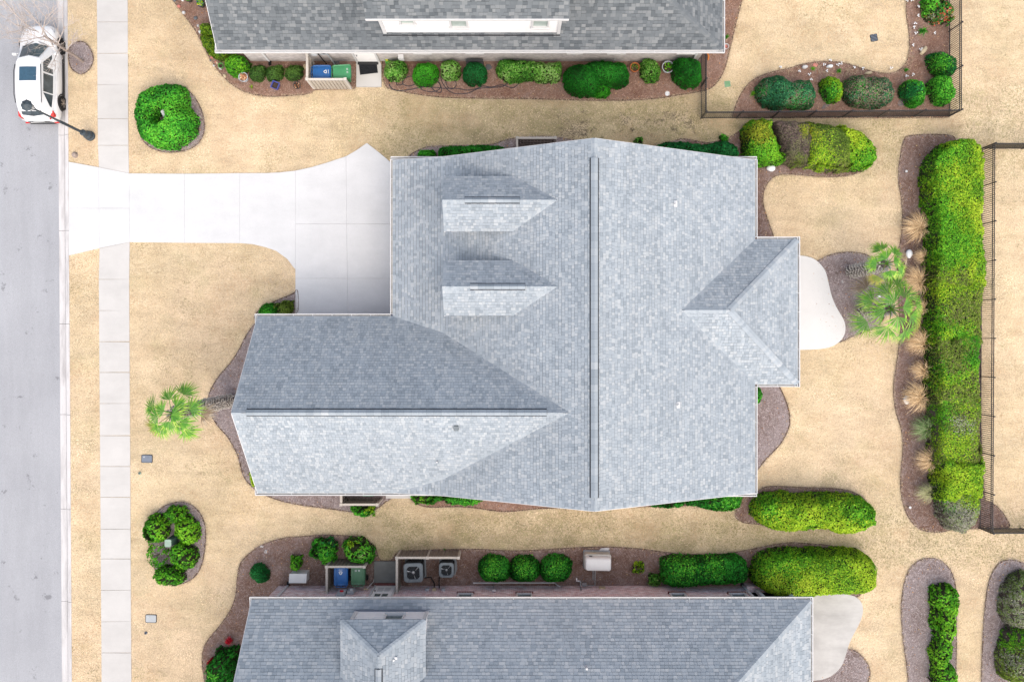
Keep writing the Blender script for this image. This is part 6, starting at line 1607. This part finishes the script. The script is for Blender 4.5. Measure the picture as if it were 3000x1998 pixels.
def egg(label, u, v, rot):
    V = []; F = []; n = 16; prof = [(-1, .0), (-.92, .42), (-.7, .74), (-.35, .95), (0, 1.0), (.35, .88), (.7, .6), (.92, .3), (1, 0)]
    for t, r_ in prof:
        for i in range(n):
            a = 2*PI*i/n; V.append((.22*t, .165*r_*math.cos(a), .12+.12*r_*math.sin(a)))
    for j in range(len(prof)-1):
        for i in range(n): F.append((j*n+i, j*n+(i+1) % n, (j+1)*n+(i+1) % n, (j+1)*n+i))
    o = MB().add(V, F).build('garden_egg', M['egg'], local=True, smooth=True); o.location = P(u, v); o.rotation_euler = (0, 0, rot)
    tag(o, label, 'ornament', 'white egg shaped ornaments')
egg('white egg shaped ornament below the mixed hedge', 2256, 495, PI); egg('white egg shaped ornament on the mulch right of the upper palm', 2660, 745, PI/2*-1); egg('white egg shaped ornament beside the lower straw clump', 2653, 1171, -PI/2)
STN = [('slate grey stone at the top of the front bed edge', 513, 3, .16, .16, .1, 'stone_d'), ('pink stone at the top of the front bed edge', 525, 20, .19, .17, .1, 'stone_p'),
       ('pale stone just below the pink stone', 539, 39, .17, .16, .1, 'stone_w'), ('slate disc amid the front bed', 574, 55, .20, .20, .08, 'stone_d'),
       ('pale stone left of the olive corner shrub', 581, 77, .14, .13, .08, 'stone_w'), ('white stone left of the spreading juniper', 587, 95, .16, .18, .1, 'egg'),
       ('pink stone flat under the juniper edge', 621, 170, .16, .12, .05, 'stone_p'), ('small slate stone on the front bed edge', 617, 178, .10, .11, .07, 'stone_d'),
       ('small pink stone beside the tan stone', 633, 183, .13, .11, .06, 'stone_p'), ('tan stone beside the small pink stone', 637, 186, .10, .14, .09, 'stone_t'),
       ('small pale stone on the bed edge above the green pot', 627, 194, .10, .11, .07, 'stone_w'), ('pale slab stone left of the green pot', 646, 203, .20, .09, .06, 'stone_w'), ('cream stone on the bed edge below the green pot', 659, 224, .15, .2, .09, 'stone_t'),
       ('white slab stone by the top pot', 536, 2, .16, .14, .1, 'egg'),
       ('large grey rock left of the pink stone in the red mulch', 2356, 199, .30, .18, .2, 'stone_w'), ('flat pink stepping stone in the red mulch', 2388, 192, .26, .20, .05, 'stone_p'),
       ('large white rock with pale foot in the red mulch', 2429, 197, .34, .18, .2, 'egg'), ('tan and cream rock between lawn and mottled shrub', 2541, 217, .42, .15, .18, 'stone_t'),
       ('tall tan rock slab under the fence side of the lawn', 2703, 151, .52, .26, .2, 'stone_t'), ('slate stepping slab under the small yellow green shrub', 2420, 310, .6, .22, .03, 'stone_d'),
       ('slate stepping slab left of the fence corner shrubs', 2641, 302, .42, .34, .03, 'stone_d'), ('small white sandstone chip on the palm bed', 2468, 826, .18, .07, .03, 'stone_w'),
       ('white flat stone under the lower palm crown', 2573, 869, .2, .18, .1, 'egg'), ('cream half round stone left of the bin screen', 893, 197, .14, .30, .07, 'stone_t'),
       ('round dark drain cover behind the green bin', 984, 184, .34, .28, .04, 'stone_d'), ('pale stone chips in the lower house bed, upper cluster', 767, 1600, .22, .14, .03, 'stone_w'),
       ('pale stone chips in the lower house bed, lower cluster', 779, 1615, .2, .2, .03, 'stone_w'), ('pale stone heap behind the generator', 1770, 1609, .55, .2, .05, 'stone_w'), ('dark splash block right of the window well', 1431, 198, .36, .34, .05, 'stone_d')]
for k, (lb, u, v, w, d, h, mt) in enumerate(STN):
    stone(lb, u, v, w, d, h, mt, rot={2703: .95, 2420: .7, 2468: -1.1, 646: -.6, 659: .5}.get(u, random.uniform(-.2, .2)))
# small solar lights with white petals on dark stakes
GL = 'solar lights stuck in the red mulch garden'
for (u, v) in ((2282, 202), (2337, 214), (2366, 223), (2371, 238), (2409, 195), (2427, 182), (2449, 195), (2458, 192), (2417, 213), (2497, 203), (2522, 206), (2604, 205), (2651, 8), (2665, 7), (2684, 26), (2683, 52), (2674, 75), (2671, 86), (2676, 103), (2731, 103), (2668, 138), (2690, 150), (2649, 228), (2668, 224)):
    q = P(u, v); root = thing('solar_light', 'tiny white petalled solar light on a dark stake in the red mulch', 'solar light', q, random.uniform(0, 6), GL)
    MB().tube([(0, 0, 0), (0, 0, .22)], .012, 5).build('stake', M['clad'], root, local=True)
    m = MB()
    for k in range(3): a = 2.1*k; m.lathe([(.0, -.02), (.035, 0), (.0, .02)], (.045*math.cos(a), .045*math.sin(a), .23+.03*k), 6)
    m.build('petals', M['egg'], root, local=True)
# dead strap leaves on the red mulch
dl = MB()
for (u, v, n) in ((2315, 212, 16), (2400, 205, 16), (2425, 218, 14), (2490, 208, 34), (2660, 165, 14), (2663, 190, 14), (2677, 4, 8), (2705, 72, 6)):
    for _ in range(n):
        q = P(u+random.gauss(0, 11), v+random.gauss(0, 7), .03); a = random.uniform(0, 6.3); L = random.uniform(.1, .24); w = random.uniform(.008, .02)
        d = Vector((math.cos(a), math.sin(a), 0)); s = Vector((-d.y, d.x, 0)); c = q+d*L*.5+s*random.uniform(-.05, .05)+Vector((0, 0, .03))
        dl.add([q-s*w, q+s*w, c+s*w, c-s*w, q+d*L], [(0, 1, 2, 3), (3, 2, 4)])
o = dl.build('dead_leaves', simple('straw_leaf', (.30, .22, .15), .9, .1, var=.3)); tag(o, 'dead strap leaves lying on the red mulch', 'leaf litter', kind='stuff')
# pots
def pot(label, u, v, r, h, mat, fill, square=False, rot=0.0, leaf=None):
    root = thing('plant_pot', label, 'plant pot', P(u, v), rot); n = 4 if square else 20; k = 1.414 if square else 1
    MB().lathe([(r*.72*k, 0), (r*k, h), (r*1.06*k, h+.02), (r*.9*k, h+.02), (r*.88*k, h-.10)], n=n, cap=False).build('pot', M[mat], root, local=True)
    MB().lathe([(r*.9*k, h-.09), (0, h-.06)], n=n, cap=False).build('soil', M[fill], root, local=True)
    if leaf:
        N = leaf[1]; a = rng.uniform(0, 2*PI, N); rr = r*.8*np.sqrt(rng.random(N)); c = np.stack([rr*np.cos(a), rr*np.sin(a), h-.03+rng.random(N)*leaf[2]], 1)
        pl = np.array(leaf[0]); new_obj('leaves', leaves_mesh('leaves', c, np.tile([0, 0, 1.0], (N, 1)), leaf[3], leaf[3]*.5, pl[rng.integers(0, len(pl), N)]), root)
    return root
BRN = [(.25, .10, .05), (.33, .19, .11), (.16, .07, .04), (.38, .27, .17)]
pot('zinc rimmed round pot full of dead brown leaves', 719, 233, .22, .32, 'pot_grey', 'litter', leaf=(BRN, 60, .05, .14))
pot('small round pot with green rim by the bushy shrub', 651, 197, .125, .2, 'pot_green', 'potsoil')
pot('square blue glazed pot with bare soil', 811, 256, .17, .3, 'pot_blue', 'potsoil', True, math.radians(22))
pot('dark low round pot on the straw bed', 873, 255, .17, .2, 'pot_dark', 'potsoil', leaf=(BRN, 14, .03, .1))
pot('terracotta ringed pot right of the clipped cluster', 1857, 204, .22, .3, 'terra', 'potsoil', leaf=(PAL['olive'], 30, .06, .10))
pot('large zinc ringed pot left of the dark ball shrub', 1953, 204, .28, .34, 'pot_grey', 'potsoil', leaf=(PAL['limeg'], 16, .12, .16))
pot('pale pot at the top edge with grey green rosette', 558, 3, .15, .25, 'pot_dark', 'potsoil', leaf=(PAL['light'], 26, .1, .13))
pot('dark pot of yellow flowers by the gable rake', 594, 17, .18, .25, 'pot_dark', 'potsoil', leaf=(PAL['bright']+[(.55, .45, .02), (.55, .45, .02), (.10, .04, .25)], 260, .22, .09))
pot('small white and pink pot at the rear gutter corner', 2124, 141, .13, .2, 'stone_w', 'stone_p')
o = MB().lathe([(.115, 0), (.12, .03), (.10, .04)], P(1955, 275), 20).build('white_disc', M['egg']); tag(o, 'flat white disc on the straw below the zinc pot', 'disc')
# door mats, well, hose and odd bits
def doormat():
    pts = [XY(1051, 186, .11), XY(1103, 180, .11), XY(1107, 214, .11), XY(1055, 220, .11)]; o = MB().prism(pts, .10, .118).build('door_mat', M['mat_b']); tag(o, 'black door mat lying askew on the stoop', 'door mat')
doormat()
def well():
    root = thing('window_well', 'black metal window well against the whitewashed wall', 'window well', V3(-1.80, 13.2))
    m = MB()
    for k in range(9):
        a0, a1 = PI*k/9, PI*(k+1)/9
        f = lambda a, r_: (.42*math.cos(a)*r_/.42, -.42*math.sin(a)*r_/.42+.3)
        p = [f(a0, .42), f(a1, .42), f(a1, .40), f(a0, .40)]; m.prism(p, 0, .45)
    m.build('rim', M['vent'], root, local=True)
    c = MB(); c.hexa([(-.41, -.1, .44), (.41, -.1, .44), (.41, .33, .62), (-.41, .33, .62), (-.41, -.1, .47), (.41, -.1, .47), (.41, .33, .65), (-.41, .33, .65)])
    for k in range(5): c.bar((-.41, -.05+k*.09, .5+k*.037), (.41, -.05+k*.09, .5+k*.037), .015, .03)
    c.build('cover', M['clad'], root, local=True)
well()
def smooth_path(pts, z=.03):
    out = []; n = len(pts)
    for i in range(n-1):
        p0, p1, p2, p3 = pts[max(i-1, 0)], pts[i], pts[i+1], pts[min(i+2, n-1)]
        for k in range(6):
            t = k/6; f = lambda a, b, c, d: .5*(2*b+(c-a)*t+(2*a-5*b+4*c-d)*t*t+(3*b-a-3*c+d)*t**3)
            out.append(P(f(p0[0], p1[0], p2[0], p3[0]), f(p0[1], p1[1], p2[1], p3[1]), z+.012*((i+k) % 3)))
    return out
hz = Z(1100, 0, 2.944, [(115, 620), (115, 700), (135, 760), (200, 785), (300, 775), (400, 755), (500, 755), (600, 765), (700, 765), (790, 780), (870, 768), (930, 745), (1000, 755), (1090, 735), (1180, 760), (1240, 720), (1240, 690)])
hz2 = Z(1100, 0, 2.944, [(1150, 705), (1090, 750), (900, 765), (800, 805), (690, 810), (620, 775), (570, 700), (568, 640), (600, 650), (615, 740), (660, 770), (695, 740), (690, 690)])
hz3 = Z(1100, 0, 2.944, [(240, 690), (240, 730), (290, 745), (350, 730), (390, 740), (400, 775), (470, 795), (540, 780), (560, 740), (520, 700), (480, 740), (510, 785), (560, 800), (570, 760), (540, 700)])
hz4 = Z(1100, 0, 2.944, [(180, 700), (185, 735), (230, 730), (240, 690), (300, 660), (340, 680)])
hm_ = MB()
for h_ in (hz, hz2, hz3, hz4): hm_.tube(smooth_path(h_), .02, 6)
tag(hm_.build('garden_hose', M['hose'], smooth=True), 'dark garden hose in loops over the straw bed of the upper house', 'hose')
def bag():
    q = P(1136, 183, 0); root = thing('soil_bag', 'bright green and yellow soil bag beside the stoop', 'bag', q, .2)
    MB().box((0, 0, .14), (.22, .3, .26), taper=.8).build('bag', M['bag_g'], root, local=True, bevel=.04); MB().box((0, 0, .285), (.12, .12, .02)).build('print', M['yellow'], root, local=True)
bag()
o = MB().tube(smooth_path([(2071, 155), (2076, 165), (2074, 178)], .1), .04, 6).build('orange_loop', M['orange'], smooth=True); tag(o, 'curved orange plastic strip lying by the fence end', 'toy')
dg = MB().lathe([(.16, 0), (.17, .02), (.0, .14)], P(1242, 207), 14); tag(dg.build('watering_can', M['grey_d']), 'slate grey round garden bowl left of the vivid round shrub', 'bowl')
for k, (u, v) in enumerate(((2650, 505), (2661, 1484))):
    root = thing('spotlight', ('small pale garden spotlight near the top of the rear bed', 'small pale garden spotlight near the lower end of the rear bed')[k], 'spotlight', P(u, v))
    MB().tube([(0, 0, 0), (0, 0, .12)], .015, 5).build('stake', M['clad'], root, local=True); MB().lathe([(.04, .1), (.06, .2), (.0, .19)], n=10).build('head', M['lens'], root, local=True)
# middle house side walk
flat([(1131, 1400), (1205, 1400), (1205, 1459), (1131, 1459)], .06, M['walk'], structure('side_walk', 'short pale concrete walk under the lower eave'), it=0)

# ---------------------------------------------------------------- turf blades and pine straw (nobody could count them)
def scatter(N, x0, x1, y0, y1): return rng.uniform(x0, x1, N), rng.uniform(y0, y1, N)
x, y = scatter(560000, -22.5, 26.5, -17.6, 17.6)
ok = np.ones(len(x), bool)
for pl in NOGRASS: ok &= ~inside(x, y, pl)
x, y = x[ok], y[ok]; N = len(x)
def blades(name, x, y, z, L, w, col, mat, lift, label, cat):
    N = len(x); a = rng.uniform(0, 2*PI, N); l = L*rng.uniform(.6, 1.3, N); hh = lift*rng.uniform(.3, 1.0, N)
    dx, dy = np.cos(a), np.sin(a); ww = w*rng.uniform(.7, 1.3, N)/2
    V = np.stack([np.stack([x-dy*ww, y+dx*ww, z], 1), np.stack([x+dy*ww, y-dx*ww, z], 1), np.stack([x+dx*l, y+dy*l, z+hh], 1)], 1).reshape(-1, 3)
    o = new_obj(name, np_mesh(name, V, 3, np.arange(3*N), M[mat], col)); return tag(o, label, cat, kind='stuff')
g = fbm(x, y, .9, 40); st_ = np.clip((np.minimum(y-7.6, 12.9-y))/1.2, 0, 1)*np.clip((x+8)/3, 0, 1)+np.clip((np.minimum(y+11.6, -7.7-y))/.9, 0, 1)*np.clip((x+10)/3, 0, 1)
tan = np.array([(.51, .41, .275), (.55, .445, .305), (.47, .37, .245), (.51, .395, .27)]); olv = np.array([(.24, .215, .105), (.30, .26, .14), (.20, .19, .085)])
pick = rng.random(N) < np.clip(st_*.95*(1.35-g)+np.clip((g-.62)*2.2, 0, .3), 0, .85)  # olive strip blades: greener grass plus shade between the houses, put into the colour
col = np.where(pick[:, None], olv[rng.integers(0, 3, N)]*.92, tan[rng.integers(0, 4, N)])*np.where(rng.random((N, 1)) < .07, rng.uniform(.45, .75, (N, 1)), rng.uniform(.86, 1.14, (N, 1)))
m1 = fbm(x, y, .35, 60); m2 = fbm(x, y, 2.3, 70); m3 = fbm(x, y, .8, 80)
m4 = fbm(x*.5, y*2.2, .9, 85); m5 = fbm(x, y, .16, 62); m6 = fbm(x, y, 5.5, 66)
col = col*(.03+.22*m2+.50*m3+.44*m1+.38*m4+.46*m5+.16*m6)[:, None]*np.stack([1+.0*m1, .97+.10*(m1-.3), .88+.36*(m1-.3)], 1)
rd = np.clip((fbm(x, y, .9, 90)-.52)*3.2, 0, .7); col = col*(1-rd[:, None])+np.array([.43, .295, .18])*rd[:, None]
so = (x > 2.2)&(x < 9.2)&(y > 9.5)&(y < 11.2)&(fbm(x, y, 1.0, 95)+rng.normal(0, .05, N) > .61); col[so] = np.array([.085, .068, .055])
blades('turf_blades', x, y, np.full(N, .002),   .09, .019, col, 'blade_grass', .035, 'short dormant grass blades over the whole lawn', 'grass')
# ragged turf hanging over the cut bed edges, and a few blown leaves on the beds
ex, ey = [], []
for _, poly in BEDPOLY:
    for i in range(len(poly)):
        a_, b_ = poly[i], poly[(i+1) % len(poly)]; L_ = math.hypot(b_[0]-a_[0], b_[1]-a_[1]); k = int(L_*85)
        t = rng.random(k); ex.append(a_[0]+(b_[0]-a_[0])*t+rng.normal(0, .045, k)); ey.append(a_[1]+(b_[1]-a_[1])*t+rng.normal(0, .045, k))
ex = np.concatenate(ex); ey = np.concatenate(ey); ok = (abs(ex) < 27) & (abs(ey) < 18)
for i, pl in enumerate(NOGRASS):
    if i not in BEDIDX: ok &= ~inside(ex, ey, pl)
ex, ey = ex[ok], ey[ok]; n = len(ex)
blades('turf_edge', ex, ey, np.full(n, .01), .11, .016, tan[rng.integers(0, 4, n)]*rng.uniform(.5, 1.1, (n, 1)), 'blade_grass', .06, 'ragged dry grass along the cut bed edges', 'grass')
lx, ly = [], []
for mt, poly in BEDPOLY:
    q = np.array(poly); (a0, b0), (a1, b1) = q.min(0), q.max(0); X, Y = scatter(int((a1-a0)*(b1-b0)*5), max(a0, -25), min(a1, 26), max(b0, -17.5), min(b1, 17.5)); k = inside(X, Y, poly); lx.append(X[k]); ly.append(Y[k])
lx = np.concatenate(lx); ly = np.concatenate(ly); n = len(lx); lc = np.array([(.42, .22, .09), (.30, .15, .08), (.46, .33, .18), (.20, .11, .07)])
o = new_obj('fallen_leaves', leaves_mesh('fallen_leaves', np.stack([lx, ly, np.full(n, .05)], 1), np.tile([0, 0, 1.0], (n, 1)), .07, .045, lc[rng.integers(0, 4, n)]*.6))
tag(o, 'small brown fallen leaves scattered over the mulch', 'leaf litter', kind='stuff')
for mt, name, lb, pl in (('mulch', 'pine_straw', 'grey mauve pine needles over the older beds', [(.36, .31, .305), (.26, .205, .195), (.17, .12, .105), (.43, .37, .37)]),
                     ('mulch_dark', 'pine_straw', 'dark brown pine needles over the shaded beds', [(.27, .185, .155), (.21, .13, .10), (.15, .085, .062), (.34, .27, .25)]),
                     ('mulch_red', 'pine_straw', 'red brown pine needles over the fresher beds', [(.33, .20, .145), (.24, .13, .09), (.17, .085, .06), (.40, .28, .22)])):
    xs, ys2 = [], []
    for m_, poly in BEDPOLY:
        if m_ != mt: continue
        q = np.array(poly); (a0, b0), (a1, b1) = q.min(0), q.max(0); n = int((a1-a0)*(b1-b0)*420)
        X, Y = scatter(n, max(a0, -25), min(a1, 26), max(b0, -17.5), min(b1, 17.5)); k = inside(X, Y, poly); xs.append(X[k]); ys2.append(Y[k])
    X = np.concatenate(xs); Y = np.concatenate(ys2)
    for hp in ([(-11.4, -11.9), (13.2, -11.9), (13.2, -26), (-11.4, -26)], [(-12.75, 13.5), (9.1, 13.5), (9.1, 26), (-12.75, 26)], [XY(1045, 178), XY(1118, 178), XY(1118, 257), XY(1045, 257)]):
        k = ~inside(X, Y, hp); X, Y = X[k], Y[k]
    n = len(X); col = np.array(pl)[rng.integers(0, 4, n)]*rng.uniform(.7, 1.25, (n, 1))
    blades(name, X, Y, np.full(n, .03), .16, .012, col, 'blade_grass', .03, lb, 'mulch')
print('objects', len(scene.objects), 'tris', sum(len(o.data.polygons)*2 for o in scene.objects if o.type == 'MESH'))
